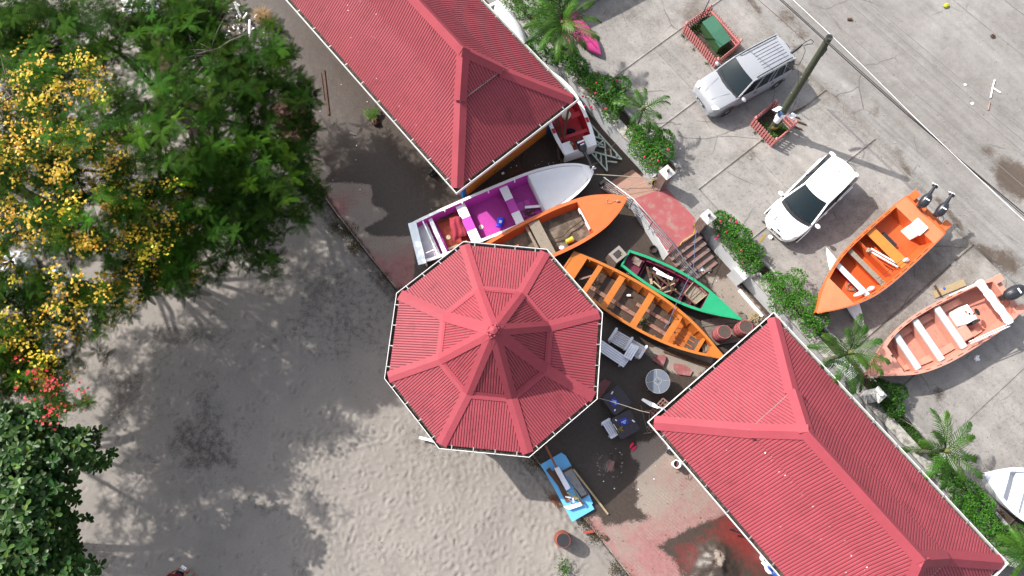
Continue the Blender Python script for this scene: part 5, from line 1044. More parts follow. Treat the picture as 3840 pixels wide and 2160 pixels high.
# van just outside the top edge, it only throws its shadow into the picture
T,I,X,zt=car('van','dark van standing beyond the upper edge, throwing a long shadow over the concrete','van',(2330,-230),(1990,-60),.6,4.9,1.9,2.1,m_silver,
   [(0,.95,1.1),(.1,1,1.1),(.6,1,1.1),(.8,.98,1.1),(.93,.9,.95),(1,.7,.7)],{'belt':1.08,'roof':2.05,'t':(.86,.74,.03,.01),'wb':.95,'wr':.86,'curve':.06,'bp':(.3,.6),'cp':.06,'fz':.03},None,(.17,.8),{'hl':(.93,(.5,.85),.2)})
# ================================================================ PLANTS
def leafmat(n,c,tr=.35,rough=.55,sp=.22): return M(n,c,rough,var=.15,scale=3,bump=0,tint=True,trans=tr,spec=sp)
m_leaf=leafmat('bush_leaf',(.032,.105,.010)); m_feather=leafmat('feather_leaf',(.030,.082,.008),.28,.8,.05); m_almond=leafmat('almond_leaf',(.030,.075,.016),.3,.4); m_palm=leafmat('palm_leaf',(.032,.098,.010),.35,.4)
m_bark=M('bark',(.12,.10,.08),.9,var=.3,scale=8,bump=.6); m_yfl=M('yellow_petal',(.50,.36,.015),.6,tint=True,var=.1,trans=.3,bump=0); m_rfl=M('red_petal',(.5,.03,.04),.5,var=.15,trans=.2,bump=0); m_pfl=M('ixora_flower',(.42,.012,.06),.6,var=.2,bump=.3)
m_grassd=leafmat('ground_cover_leaf',(.028,.075,.012))
def rotm(az,el,roll,n=None):
    ca,sa,ce,se,cr,sr=np.cos(az),np.sin(az),np.cos(el),np.sin(el),np.cos(roll),np.sin(roll)
    # columns: x forward, y left, z up
    X=np.stack([ca*ce,sa*ce,se],-1); Y0=np.stack([-sa,ca,np.zeros_like(ca)],-1); Z0=np.cross(X,Y0)
    Y=Y0*cr[...,None]+Z0*sr[...,None]; Z=np.cross(X,Y); return np.stack([X,Y,Z],-1)
def scatter(tmpV,tmpF,pos,Rm,scale,tints):
    tmpV=np.asarray(tmpV,float); tmpF=np.asarray(tmpF,int); n=len(pos); k=len(tmpV)
    V=np.einsum('nij,kj->nki',Rm,tmpV)*scale[:,None,None]+pos[:,None,:]
    Fq=(tmpF[None]+(np.arange(n)*k)[:,None,None]).reshape(-1,tmpF.shape[1]); T=np.repeat(tints,len(tmpF),axis=0)
    return V.reshape(-1,3),Fq,T
def tintcol(n,lo=.55,hi=1.45,warm=.25):
    b=RS.uniform(lo,hi,n); w=RS.uniform(-warm,warm*1.3,n); return np.stack([b*(1+w),b,b*(1-w*.5)],1)
LEAF_V=[(0,0,0),(.45,.26,.05),(1,0,-.05),(.45,-.26,.05)]; LEAF_F=[(0,1,2,3)]
def put(name,parent,chunks,mat,kind=None):
    V=[];Fq=[];T=[];o=0
    for v,f,t in chunks: V.append(v);Fq.append(f+o);T.append(t);o+=len(v)
    V=np.vstack(V);Fq=np.vstack(Fq);T=np.vstack(T); w=WM[parent.name]; loc=np.array(w.inverted()); V=V@loc[:3,:3].T+loc[:3,3]
    o=linkmesh(name,fastmesh(name,V,Fq,tint=T),mat,parent); return tag(o,kind=kind)
def bush(label,blobs,zb,nleaf,ls=.085,flowers=0,fm=None,tr=(.55,1.5),warm=.25,name='hibiscus_bush',fsize=.055,mat=None,fpos=None,group='bushes along the planter'):
    """blobs: (px,py,rx,h) radius in metres, height of centre above zb"""
    C=[]; 
    for (x,y,r,h) in blobs: c=at(x,y,zb+h); r=r*1.17; C.append((np.array(c),r,h))
    c0=C[0][0]; T=thing(name,label,'bush',(c0[0],c0[1],zb),group=group); tot=sum(r*r for _,r,_ in C); ch=[]
    for c,r,h in C:
        n=int(1.3*nleaf*r*r/tot); d=RS.normal(size=(n,3)); d/=np.linalg.norm(d,axis=1)[:,None]; d[:,2]=np.where(d[:,2]<-.3,-d[:,2],d[:,2])
        lump=.78+.42*vnoise(d[:,:2]*3+c[:2],1.3,int(abs(c[0]*10))%50,3)
        rr=r*lump*RS.uniform(.55,1.0,n)**.5; p=c+d*rr[:,None]*np.array([1,1,.75])
        p[:,2]=np.maximum(p[:,2],zb+.03)
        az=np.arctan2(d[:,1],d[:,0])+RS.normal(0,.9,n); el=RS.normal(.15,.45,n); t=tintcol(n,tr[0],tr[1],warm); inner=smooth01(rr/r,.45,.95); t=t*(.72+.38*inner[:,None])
        ch.append(scatter(LEAF_V,LEAF_F,p,rotm(az,el,RS.normal(0,.5,n)),RS.uniform(.7,1.25,n)*ls,t))
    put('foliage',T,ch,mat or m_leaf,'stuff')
    for c,r,h in C:
        for k in range(3): q=Vector(c)+Vector((random.uniform(-.5,.5)*r,random.uniform(-.5,.5)*r,random.uniform(0,.4)*r)); MB().tube([(c[0]+random.uniform(-.05,.05),c[1],zb-.02),(Vector((c[0],c[1],zb))+q)/2,q],[.02,.015,.008],5).build('stem',m_bark,T)
    pts=[]
    if flowers:
        for k in range(flowers):
            c,r,h=C[RS.randint(len(C))]; a=RS.uniform(0,2*PI); e=RS.uniform(.15,1.3); pts.append(Vector(c)+Vector((math.cos(a)*math.cos(e),math.sin(a)*math.cos(e),math.sin(e)*.8))*r*.98)
    for (x,y,h) in (fpos or []): pts.append(at(x,y,zb+h))
    for p in pts:
        mb=MB(); s=fsize*random.uniform(.8,1.25)
        for q in range(9):
            a=q*2.4; e=.2+.14*q; d=Vector((math.cos(a)*math.cos(e),math.sin(a)*math.cos(e),math.sin(e))); u=d.orthogonal().normalized()*s*.42; v=d.cross(u); b_=p+d*s*.8
            mb.add([b_-u,b_-v,b_+u,b_+v],[(0,1,2,3)])
        mb.blob(p,(s*.8,s*.8,s*.7),7); mb.build('flower_cluster',fm or m_pfl,T)
    return T
H1='bushy green shrub with small yellow flowers at the top, beside the upper red roof'
bush(H1,[(1985,25,.62,.75),(2040,110,.6,.7),(1925,5,.4,.6),(2010,190,.42,.6),(2050,20,.5,.6)],ZP-.05,3600,.085,0,tr=(.7,1.8),warm=.15,fpos=[(2002,68,.9)],fm=m_rfl)
bush('dark green shrub in deep shade under the large palm fronds',[(2165,255,.42,.5),(2130,205,.40,.5),(2195,300,.30,.4),(2080,215,.35,.45)],ZP-.05,2000,.085,0,tr=(.6,1.6))
bush('round shrub with red flower clusters nearest the upper red building corner',[(2262,340,.55,.65),(2310,380,.42,.6),(2230,310,.36,.6),(2330,320,.34,.6),(2290,430,.30,.45)],ZP-.05,3300,.085,0,tr=(.6,1.7),fpos=[(2240,276,.9),(2312,301,1.0),(2221,310,.9),(2236,312,1.1),(2209,332,.8),(2174,342,.7),(2211,352,.9),(2233,350,1.0),(2186,362,.7),(2196,366,.7),(2217,402,.7),(2271,409,.8),(2194,398,.5),(2328,386,.8),(2305,425,.6),(2222,410,.5)])
bush('round shrub with red flower clusters beside the stone pillar at the ramp',[(2430,520,.55,.62),(2400,560,.45,.55),(2475,570,.50,.62),(2440,610,.40,.5),(2490,520,.35,.5),(2380,500,.32,.5)],ZP-.05,3600,.085,0,tr=(.7,1.9),warm=.3,fpos=[(2386,534,.8),(2505,562,1.1),(2417,590,.8),(2448,596,.8),(2468,604,.9),(2460,579,.9),(2450,616,.6),(2465,628,.5),(2440,618,.6),(2470,630,.5)])
bush('long shrub with red flowers in front of the white hatchback car',[(2720,850,.45,.6),(2760,890,.50,.65),(2790,940,.45,.6),(2815,990,.38,.5),(2700,820,.30,.5),(2830,950,.30,.5)],ZP-.05,3300,.085,0,tr=(.6,1.7),fpos=[(2741,824,1.0),(2702,831,.9),(2762,833,1.0),(2724,870,.9),(2692,885,.8),(2685,897,.6),(2818,874,.8),(2785,988,.6),(2781,968,.6),(2780,938,.9)])
bush('bright green shrub whose twigs reach over the bow of the orange fishing boat',[(2950,1090,.55,.7),(3010,1150,.55,.7),(2900,1060,.40,.6),(3060,1190,.42,.75),(2985,1040,.34,.6),(3040,1230,.34,.5),(3080,1160,.26,.9),(2920,1140,.36,.5)],ZP-.05,4300,.075,0,tr=(.8,2.0),warm=.15)
bush('dark green shrub beside the white pillar with the lamp',[(3320,1480,.44,.55),(3350,1530,.34,.5),(3290,1450,.30,.5),(3370,1470,.28,.5)],ZP-.05,2000,.08,0,tr=(.45,1.2))
bush('bright yellow green shrub with small yellow flowers left of the pale boat',[(3560,1800,.34,.45),(3620,1850,.50,.6),(3660,1900,.50,.6),(3600,1910,.40,.5),(3690,1960,.40,.5),(3530,1760,.3,.3)],ZP-.05,3600,.075,0,tr=(.8,2.0),warm=.1,fpos=[(3668,1905,.9),(3648,1895,.9)],fm=m_yfl,fsize=.03)
bush('pale straggly shrub in the planter at the lower right edge',[(3750,2000,.36,.45),(3800,2040,.40,.5),(3720,2020,.30,.35),(3850,2010,.4,.4)],ZP-.05,2000,.07,0,tr=(.7,1.7),warm=.35)
# ground cover
def cover(label,px,zb,r,n,ls=.05,kind='stuff',name='ground_cover',tr=(.5,1.4),mat=None,ash=.04):
    P_=[]
    c=[at(x,y,zb) for x,y in px]
    P_=np.array([np.array(c[RS.randint(len(c))])+np.array([RS.normal(0,r),RS.normal(0,r),abs(RS.normal(0,ash))]) for _ in range(n)])
    v,f,t=scatter(LEAF_V,LEAF_F,P_,rotm(RS.uniform(0,2*PI,n),RS.normal(.5,.3,n),RS.normal(0,.4,n)),RS.uniform(.6,1.4,n)*ls,tintcol(n,*tr))
    o=linkmesh(name,fastmesh(name,v,f,tint=t),mat or m_grassd); return tag(o,label,'ground cover',kind=kind)
cover('low green weeds carpeting the planter between the shrub and the lower palm',[(3345,1560),(3370,1585),(3400,1610),(3430,1640),(3460,1670),(3490,1700),(3510,1730),(3385,1600),(3420,1625)],ZP-.02,.13,3000,.05,tr=(.7,1.8))
cover('thin weeds on the dark soil of the planter',[(2330,470),(2350,500),(2850,1030),(2870,1060),(3170,1370),(3180,1420),(3210,1440)],ZP-.02,.12,800,.05)
# palms
def frond(L,n=26,droop=.5,seed=0,lw=.028,ll=.30):
    rnd=random.Random(seed); V=[];Fc=[]
    def P_(s): return Vector((L*math.sin(s*1.15)/math.sin(1.15)*(1-.10*s*droop),.0,L*(.38*s-droop*.95*s*s)))
    pts=[P_(i/10) for i in range(11)]; mb=MB().tube(pts,[.016*(1-.8*i/10)+.003 for i in range(11)],4,cap=False)
    n=int(n*.62)
    for k in range(n):
        s=.12+.88*k/(n-1); p=P_(s); d=(P_(min(1,s+.02))-P_(s-.02)).normalized(); l_=ll*(math.sin(PI*min(1,.25+s*.72))**.6)*rnd.uniform(.7,1.2)*(1 if s<.9 else .7)
        for sg in (1,-1):
            out=(Vector((0,sg,0))*(1-.5*s)+d*(.45+.75*s)+Vector((0,0,-.10+rnd.uniform(-.12,.12)))).normalized(); w=lw*rnd.uniform(.75,1.15)
            side=out.cross(Vector((0,0,1))).normalized()*w*.5; q1=p+out*l_*.5+Vector((0,0,-.02*l_)); q2=p+out*l_+Vector((0,0,-.28*l_*(1+rnd.random()*.6)))
            b=len(mb.v); mb.v+= [tuple(p-side*.6),tuple(p+side*.6),tuple(q1-side),tuple(q1+side),tuple(q2)]; mb.f+=[(b,b+1,b+3,b+2),(b+2,b+3,b+4)]
    return mb
def palm(label,px,base_z,crown_h,fr,L,seed,trunk=.08,group='palms in the planter',n=34,ll=.34):
    rnd=random.Random(seed); c=at(*px,base_z+crown_h); T=thing('palm_tree',label,'palm',(c.x,c.y,base_z),group=group)
    MB().tube([(c.x,c.y,base_z-.05),(c.x+.02,c.y,base_z+crown_h*.6),(c.x,c.y,base_z+crown_h)],[trunk*1.3,trunk,trunk*.8],10).build('trunk',m_bark,T,smooth=True)
    MB().blob((c.x,c.y,base_z+crown_h+.05),(.10,.10,.18),10,.15).build('crown_shaft',m_leaf if False else M('palm_heart',(.09,.11,.03),.6),T,smooth=True)
    meshes=[]
    for k,(ang,len_,up) in enumerate(fr):
        mb=frond(L*len_,n,.34+.30*rnd.random(),seed*31+k,lw=.036,ll=ll); me=bpy.data.meshes.new('frond'); me.from_pydata(mb.v,[],mb.f); me.update()
        a=me.attributes.new('tint','FLOAT_COLOR','FACE'); nf=len(me.polygons); b=rnd.uniform(.5,1.25); t=np.ones((nf,4),np.float32); jit=RS.uniform(.8,1.25,nf); wv=rnd.uniform(-.1,.45); t[:,0]=b*jit*(1+wv); t[:,1]=b*jit*(1+wv*.3); t[:,2]=b*jit; a.data.foreach_set('color',t.ravel())
        o=linkmesh('frond',me,m_palm,T); o.location=(0,0,crown_h); o.rotation_euler=(rnd.uniform(-.35,.35),-up,R(ang))
    return T
palm('large full palm over the pink kayak at the top',(2108,92),ZP,2.2,[(92,1.0,.5),(75,.8,.8),(30,1.0,.35),(5,1.05,.25),(-28,1.1,.2),(-52,1.0,.25),(-75,1.05,.2),(-100,1.1,.2),(-125,1.1,.25),(-148,1.15,.2),(-170,1.05,.3),(165,1.0,.35),(140,.9,.5),(50,.7,1.0),(-60,.7,.9),(-140,.8,.8),(110,.9,.7)],1.55,3,.09,n=40,ll=.42)
palm('small sparse palm between the two red flowered shrubs',(2412,408),ZP,1.7,[(82,.9,.2),(28,1.25,.1),(20,1.2,.05),(-30,.8,.1),(-62,1.15,.05),(-75,1.0,.0),(-130,.8,.1),(150,1.0,.2),(118,.8,.4),(170,1.2,.1)],1.05,5,.05,n=28,ll=.26)
palm('bushy palm touching the bow of the salmon pink boat',(3185,1322),ZP,1.9,[(75,1.15,.35),(60,.9,.5),(20,.9,.4),(-15,1.15,.15),(-35,1.1,.15),(-75,1.15,.1),(-95,1.2,.1),(-125,1.1,.15),(-155,1.1,.2),(172,1.25,.2),(150,1.0,.35),(110,.8,.7),(-60,.7,.8)],1.30,7,.08,n=36,ll=.34)
palm('palm standing alone in the lower planter above the pale boat',(3545,1690),ZP,1.9,[(108,1.3,.3),(95,1.2,.4),(45,1.15,.2),(30,.9,.4),(-20,.8,.3),(-40,1.25,.1),(-70,.9,.2),(-105,1.15,.1),(-135,1.1,.15),(178,1.25,.1),(165,1.0,.3),(130,.8,.6)],1.25,9,.08,n=34,ll=.32)
palm('palm cut by the right edge beside the lower roof corner',(3850,2075),ZP,1.6,[(150,1.1,.2),(175,1.1,.2),(200,1.1,.1),(225,1.0,.1),(120,.9,.4),(90,.9,.4),(60,1,.2),(20,1,.2),(-60,1,.2)],1.1,11,.07,n=30,ll=.30)
# uprooted little palm on the silt
up=thing('uprooted_palm','small uprooted palm with brown root ball lying on the dark silt','palm',tuple(at(1405,455,.05)))
MB().blob(at(1407,458,.12),(.15,.16,.13),12,.25,seed=3).build('root_ball',m_brownw,up)
for k,a in enumerate((105,120,135,88,150,70)):
    mb=frond(.62*random.uniform(.8,1.1),14,.25,90+k,lw=.05,ll=.17); me=bpy.data.meshes.new('frond'); me.from_pydata(mb.v,[],mb.f); b=me.attributes.new('tint','FLOAT_COLOR','FACE'); b.data.foreach_set('color',np.tile([1.5,1.1,1,1],len(me.polygons)).astype(np.float32)); o=linkmesh('frond',me,m_palm,up); o.location=(0,0,.12); o.rotation_euler=(0,0,R(a))
# ---------------------------------------------------------------- trees
def feather_frond(npair=8,L=1.0):
    V=[];Fq=[]
    def quad(a,b,w):
        d=Vector(b)-Vector(a); s=d.cross(Vector((0,0,1))).normalized()*w/2; k=len(V); V.extend([tuple(Vector(a)-s*.6),tuple(Vector(a)+s*.6),tuple(Vector(b)+s*.55),tuple(Vector(b)-s*.55)]); Fq.append((k,k+1,k+2,k+3))
    quad((0,0,0),(L*.95,0,-.10*L),.02*L)
    for i in range(npair):
        s=.10+.86*i/(npair-1); p=(L*s,0,.05*L*math.sin(s*3)-.12*L*s*s); l_=L*.165*math.sin(PI*(.22+.72*s))**.7
        for sg in (1,-1): quad(p,(p[0]+l_*.75,sg*l_,p[2]-.10*l_),.075*L*(1 if s<.9 else .7))
    return V,Fq
def rosette(nf,seed,L=.42,npair=8):
    rnd=random.Random(seed); V=[];Fq=[]; fv,ff=feather_frond(npair)
    for k in range(nf):
        az=2*PI*k/nf+rnd.uniform(-.35,.35); el=rnd.uniform(-.25,.45); m=(Matrix.Rotation(az,3,'Z')@Matrix.Rotation(-el,3,'Y')@Matrix.Rotation(rnd.uniform(-.3,.3),3,'X')); l_=L*rnd.uniform(.75,1.2); b=len(V)
        V+=[tuple((m@Vector(p))*l_) for p in fv]; Fq+=[tuple(i+b for i in f) for f in ff]
    return np.array(V),np.array(Fq)
ROS=[rosette(n,s,.50,9) for n,s in ((9,1),(8,2),(11,3),(7,4))]
def crown_points(blobs,dens,zj,holes=()):
    out=[]; 
    for (x,y,r,z) in blobs:
        rm=r/(F/(H-z)); n=int(dens*PI*rm*rm); c=at(x,y,z)
        for k in range(n):
            a=random.uniform(0,2*PI); q=math.sqrt(random.random())*rm*random.uniform(.85,1.12); p=Vector((c.x+q*math.cos(a),c.y+q*math.sin(a),z+random.uniform(-zj,zj*.5)+.35*zj*(1-(q/rm)**2)))
            skip=False
            for (hx,hy,hr) in holes:
                hc=at(hx,hy,p.z)
                if (hc-p).length<hr/(F/(H-p.z)) and random.random()<.92: skip=True
            if not skip: out.append((p.x,p.y,p.z))
    return np.array(out)
def limbs(T,base,tips,mat,r0=.2,seed=0,mid=.55):
    rnd=random.Random(seed)
    for tp in tips:
        b=Vector(base); tp=Vector(tp); m1=b.lerp(tp,.35)+Vector((rnd.uniform(-.3,.3),rnd.uniform(-.3,.3),.6)); m2=b.lerp(tp,.72)+Vector((rnd.uniform(-.3,.3),rnd.uniform(-.3,.3),.3))
        MB().tube([b,m1,m2,tp],[r0,r0*.7,r0*.42,r0*.14],8).build('limb',mat,T,smooth=True)
        tw=MB()
        for k in range(9):
            s=rnd.uniform(.45,1); p=m1.lerp(tp,s) ; a=rnd.uniform(0,2*PI); l_=rnd.uniform(.5,1.3); q=p+Vector((math.cos(a)*l_,math.sin(a)*l_,rnd.uniform(.0,.5))); tw.tube([p,(p+q)/2+Vector((0,0,.08)),q],[.03,.018,.006],5)
        tw.build('twigs',mat,T,kind='stuff')
def feathertree(name,label,trunk_px,trunk_z,blobs,dens,zj,holes,scale,tr,warm,tipsel=9,seed=1,r0=.2,low=None):
    random.seed(seed); base=at(*trunk_px,0); T=thing(name,label,'tree',(base.x,base.y,-.1))
    th=trunk_z; MB().tube([(base.x,base.y,-.3),(base.x+.1,base.y,th*.5),(base.x,base.y,th)],[r0*1.7,r0*1.3,r0*1.1],12).build('trunk',m_bark,T,smooth=True)
    P_=crown_points(blobs,dens,zj,holes); ch=[]; vi=RS.randint(0,len(ROS),len(P_))
    cl=vnoise(P_[:,:2],.9,seed+40,3); 
    for k in range(len(ROS)):
        s=P_[vi==k]; n=len(s)
        if not n: continue
        t=tintcol(n,tr[0],tr[1],warm)*(.60+.9*smooth01(cl[vi==k],.3,.75))[:,None]
        new=RS.rand(n)<.10; t[new]*=np.array([1.9,1.8,1.0])
        ch.append(scatter(ROS[k][0],ROS[k][1],s,rotm(RS.uniform(0,2*PI,n),RS.normal(0,.22,n),RS.normal(0,.22,n)),RS.uniform(.75,1.3,n)*scale,t))
    put('foliage',T,ch,m_feather,'stuff')
    tips=[P_[i] for i in RS.choice(len(P_),tipsel,replace=False)]; limbs(T,(base.x,base.y,th),tips,m_bark,r0*.8,seed); random.seed(seed+100)
    return T,P_
GB=[(620,40,150,6.5),(780,160,150,7),(930,210,170,6.5),(1040,230,110,5.5),(1120,330,70,5),(1030,420,150,5.5),(850,360,170,7),(680,330,130,7.5),(1080,560,110,4.8),(950,600,160,6),(800,560,150,7),(640,560,130,7.5),(720,760,150,6.5),(880,790,150,6.5),(1020,740,110,6),(1120,720,80,4.5),(760,900,120,5.5),(980,900,70,4.8),(900,950,50,4.5),(640,980,110,5.5),(520,740,120,7),(540,420,130,7.5),(420,90,150,7),(250,60,140,7),(80,80,140,7),(0,150,140,7),(160,160,120,7),(-60,20,160,7),(350,180,110,7),(1150,480,45,4.6),(1170,710,50,4.3),(1010,990,35,4.2)]
GB=[(x,y,r,z*(.80 if x>700 else .92)) for x,y,r,z in GB]+[(650,130,120,6),(720,60,110,5.6),(560,200,100,6.2),(840,60,90,5.2)]
GT,GP=feathertree('poinciana_tree','large feathery green tree covering the upper left beside the dark terrace',(760,520),3.6,GB,13.5,1.5,[(590,150,45),(480,200,40),(400,120,40),(930,60,95),(860,100,50),(560,330,38),(700,430,40),(470,300,30)],.82,(.33,1.05),.22,12,1,.15)
YB=[(90,230,150,6.5),(250,330,150,7),(90,430,160,7.5),(280,560,170,7.5),(110,680,170,7.5),(400,480,130,7),(480,640,130,6.5),(330,780,170,7),(120,880,150,7),(560,820,110,5.8),(480,930,130,6),(280,1000,140,6.2),(100,1080,140,6),(620,950,80,5.2),(430,1080,100,5.5),(300,1180,110,5.5),(120,1250,120,5.5),(230,1330,80,5),(60,1380,100,5),(560,1040,70,5),(-300,700,230,6.8),(-300,1050,230,6.5),(-480,880,220,6.5),(-500,1150,200,6.3),(-120,500,200,7),(-150,900,220,7),(-120,1250,200,6),(640,690,70,5.8),(430,1170,50,5)]
YT,YP=feathertree('flowering_tree','wide feathery tree covered in yellow blossom at the left edge',(150,760),4.0,YB,12,1.5,[(60,560,40),(330,640,35),(180,760,45),(70,950,55),(150,1010,50),(420,560,40),(300,860,35),(500,760,35),(450,860,30),(220,1090,35),(350,960,35),(380,1030,40)],.78,(.38,1.05),.25,12,2,.15)
random.seed(50)
def blossoms(T,P_,n,z_up,mat,fl=(14,34),spread=.15,size=.05,sel=None,clump=.5):
    V=[];Fc=[];TT=[]; w=np.array(sel) if sel is not None else np.ones(len(P_)); w=w/w.sum(); idx=RS.choice(len(P_),n,p=w); ch=[]
    PV=[(0,0,0),(.5,.42,.1),(1,0,.0),(.5,-.42,.1)]; fv=[];ff=[]
    for k in range(4):
        m=Matrix.Rotation(k*PI/2,3,'Z'); b=len(fv); fv+=[tuple(m@Vector(p)) for p in PV]; ff.append((b,b+1,b+2,b+3))
    pos=[];tt=[]
    for i in idx:
        c=P_[i]+np.array([RS.normal(0,.2),RS.normal(0,.2),z_up]); k=RS.randint(*fl); q=RS.normal(0,1,(k,3))*np.array([spread,spread,.06])
        pos.append(c+q+np.array([0,0,1])*np.maximum(0,.12-np.linalg.norm(q[:,:2],axis=1)[:,None]*.4)); b=RS.uniform(.75,1.25); g=RS.uniform(.75,1.15); t=np.stack([b*RS.uniform(.85,1.15,k),b*g*RS.uniform(.85,1.15,k),b*RS.uniform(.8,2.0,k)],1); tt.append(t)
    pos=np.vstack(pos);tt=np.vstack(tt); n_=len(pos)
    ch=[scatter(fv,ff,pos,rotm(RS.uniform(0,2*PI,n_),RS.normal(0,.5,n_),RS.normal(0,.5,n_)),RS.uniform(.7,1.3,n_)*size,tt)]
    put('blossom',T,ch,mat,'stuff')
yw=smooth01(vnoise(YP[:,:2],.6,77,3),.30,.60)*.9+.08
blossoms(YT,YP,760,.30,m_yfl,(14,38),.17,.050,yw)
# red flame tree branch
RB=[(215,1470,62,6.0),(270,1500,52,6.0),(150,1440,50,4.6),(60,1420,80,4.8),(20,1500,80,4.6),(318,1510,34,5.9),(-100,1480,140,5.2),(240,1525,40,5.9),(160,1450,50,6.1),(-300,1300,230,6),(-300,1620,240,6),(-560,1450,230,6.3),(-560,1750,240,6),(-300,1000,230,6.3),(-80,1300,120,6)]
FT,FP=feathertree('flame_tree','flame tree branch with red blossom reaching in from the left edge',(-150,1480),3.2,RB,9.5,.9,[],.62,(.7,1.6),.25,5,3,.12)
sel=((FP[:,0]>at(150,1450,6).x)).astype(float)+.0004; blossoms(FT,FP,20,.30,m_rfl,(5,12),.12,.045,sel)
# sea almond tree : big paddle leaves, 300 largest as parts
random.seed(9); base=at(-60,1880,0); AT=thing('almond_tree','broad leaved almond tree filling the lower left corner','tree',(base.x,base.y,-.1))
MB().tube([(base.x,base.y,-.3),(base.x+.1,base.y,1.6),(base.x,base.y,3.0)],[.28,.22,.18],12).build('trunk',m_bark,AT,smooth=True)
AB=[(60,1620,90,5.8),(150,1590,80,5.6),(60,1720,110,6.0),(170,1700,90,5.7),(270,1690,60,5.4),(340,1720,50,5.2),(390,1715,26,5.1),(300,1650,45,5.2),(60,1850,110,6.0),(160,1840,80,5.6),(200,1890,50,5.3),(70,1980,100,5.9),(170,1960,70,5.5),(240,1990,50,5.2),(70,2090,110,5.8),(180,2070,70,5.4),(230,2080,50,5.2),(100,2170,110,5.7),(250,2150,60,5.3),(300,2150,45,5.2),(-100,1700,190,6),(-120,1950,190,6),(-60,2200,180,6),(-330,1800,200,6),(-330,2100,200,6),(20,1550,50,5.7)]
AP_=crown_points(AB,34,.8)
LV=[(0,0,0),(.30,.15,.03),(.62,.27,.05),(.88,.20,.02),(1,0,-.03),(.88,-.20,.02),(.62,-.27,.05),(.30,-.15,.03)]; 
LVm=[(0,0,0),(.35,0,-.02),(.68,0,-.03),(1,0,-.05)]
AV=[(0,.02,0),(.35,.17,.03),(.70,.26,.03),(.93,.14,.0),(1,0,-.05),(.68,0,-.02),(.35,0,-.01),(0,0,0),(.93,-.14,.0),(.70,-.26,.03),(.35,-.17,.03),(0,-.02,0)]
AF=[(7,6,1,0),(6,5,2,1),(5,4,3,2),(11,10,6,7),(10,9,5,6),(9,8,4,5)]
# whorls of leaves: pos repeated
W_=[];A_=[];E_l=[]
for p in AP_:
    k=RS.randint(5,9); a0=RS.uniform(0,2*PI)
    for j in range(k): W_.append(p); A_.append(a0+2*PI*j/k+RS.normal(0,.2)); E_l.append(RS.normal(.12,.28))
W_=np.array(W_);A_=np.array(A_);E_l=np.array(E_l); n=len(W_); sc=RS.uniform(.75,1.2,n)*.23; tt=tintcol(n,.5,1.4,.25); yl=RS.rand(n)<.06; tt[yl]*=np.array([2.6,2.0,1.4])
Rm=rotm(A_,E_l,RS.normal(0,.3,n)); vis=np.argsort(-(W_[:,2]+.5*RS.rand(n)+2.0*(W_[:,0]>at(0,1900,4.5).x)))[:290]; mask=np.ones(n,bool); mask[vis]=False
put('foliage',AT,[scatter(AV,AF,W_[mask],Rm[mask],sc[mask],tt[mask])],m_almond,'stuff')
lm=[]
for k in range(6):
    b=(.6,.8,1.0,1.2,1.5,2.4)[k]; lm.append(fastmesh('leaf',np.array(AV),np.array(AF),tint=np.tile([b*(1+.05*k),b,b*.9],(6,1)))); lm[-1].materials.append(m_almond)
for i in vis:
    o=bpy.data.objects.new('leaf',lm[RS.randint(6) if not yl[i] else 5]); COL.objects.link(o); o.parent=AT; m=Matrix([[float(Rm[i][r][c]*sc[i]) for c in range(3)] for r in range(3)]).to_4x4(); m.translation=Vector(W_[i])-AT.location; o.matrix_local=m; WM[o.name]=WM[AT.name]
limbs(AT,(base.x,base.y,2.6),[AP_[i] for i in RS.choice(len(AP_),8,replace=False)],m_bark,.12,4)
# weeds along the terrace edge
m_weed=leafmat('weed_leaf',(.045,.038,.014),.2)
for k,(x,y,r,n,lb) in enumerate(((1262,850,.16,420,'clump of brown green weeds beside the terrace edge, above the white scrap'),(1308,868,.18,520,'clump of brown green weeds on the terrace edge below the white scrap'),(1330,925,.16,480,'clump of brown green weeds at the notch of the terrace edge'),(1185,730,.14,260,'dry weeds at the terrace edge below the green tree'),(1450,1035,.13,260,'brown weeds at the terrace edge just above the octagonal roof'),(1500,1085,.10,180,'brown weeds right beside the octagonal gutter'),(2003,1725,.20,420,'dark weeds below the octagon beside the blue board'),(2197,1962,.13,260,'dry weeds at the terrace edge below the blue board'),(2230,2010,.14,260,'brown weeds beside the small red board scrap'),(2310,2132,.14,240,'dry weeds on the terrace edge near the bottom'),(2350,2160,.12,160,'dry weeds cut by the bottom edge of the picture'))):
    T=thing('weed_clump',lb,'weeds',tuple(at(x,y,-.1)),group='weeds along the terrace edge'); c=np.array(at(x,y,-.08)); 
    p=c+RS.normal(0,1,(n,3))*np.array([r,r,.0])+np.array([0,0,1])*np.abs(RS.normal(0,.07,n))[:,None]
    put('foliage',T,[scatter(LEAF_V,LEAF_F,p,rotm(RS.uniform(0,2*PI,n),RS.normal(.6,.4,n),RS.normal(0,.5,n)),RS.uniform(.03,.08,n),tintcol(n,.5,1.7,.3))],m_weed,'stuff')
T=thing('seedling','small green leafy seedling on the sand near the bottom','plant',tuple(at(2115,2130,-.15))); c=np.array(at(2115,2130,-.05)); n=260
put('foliage',T,[scatter(LEAF_V,LEAF_F,c+RS.normal(0,1,(n,3))*np.array([.15,.20,0])+np.array([0,0,1])*RS.uniform(0,.3,n)[:,None],rotm(RS.uniform(0,2*PI,n),RS.normal(.4,.4,n),RS.normal(0,.5,n)),RS.uniform(.04,.10,n),tintcol(n,.7,2.0,.3))],m_grassd,'stuff')
for (px,zz,L1) in (((945,930),3.0,((945,930),(958,985),(968,1075))),):
    MB().tube([at(890,900,4.6),at(925,950,3.2),at(938,1010,2.2),at(932,1072,1.3)],[.02,.015,.012,.006],5).build('hanging_twig',m_bark,GT)
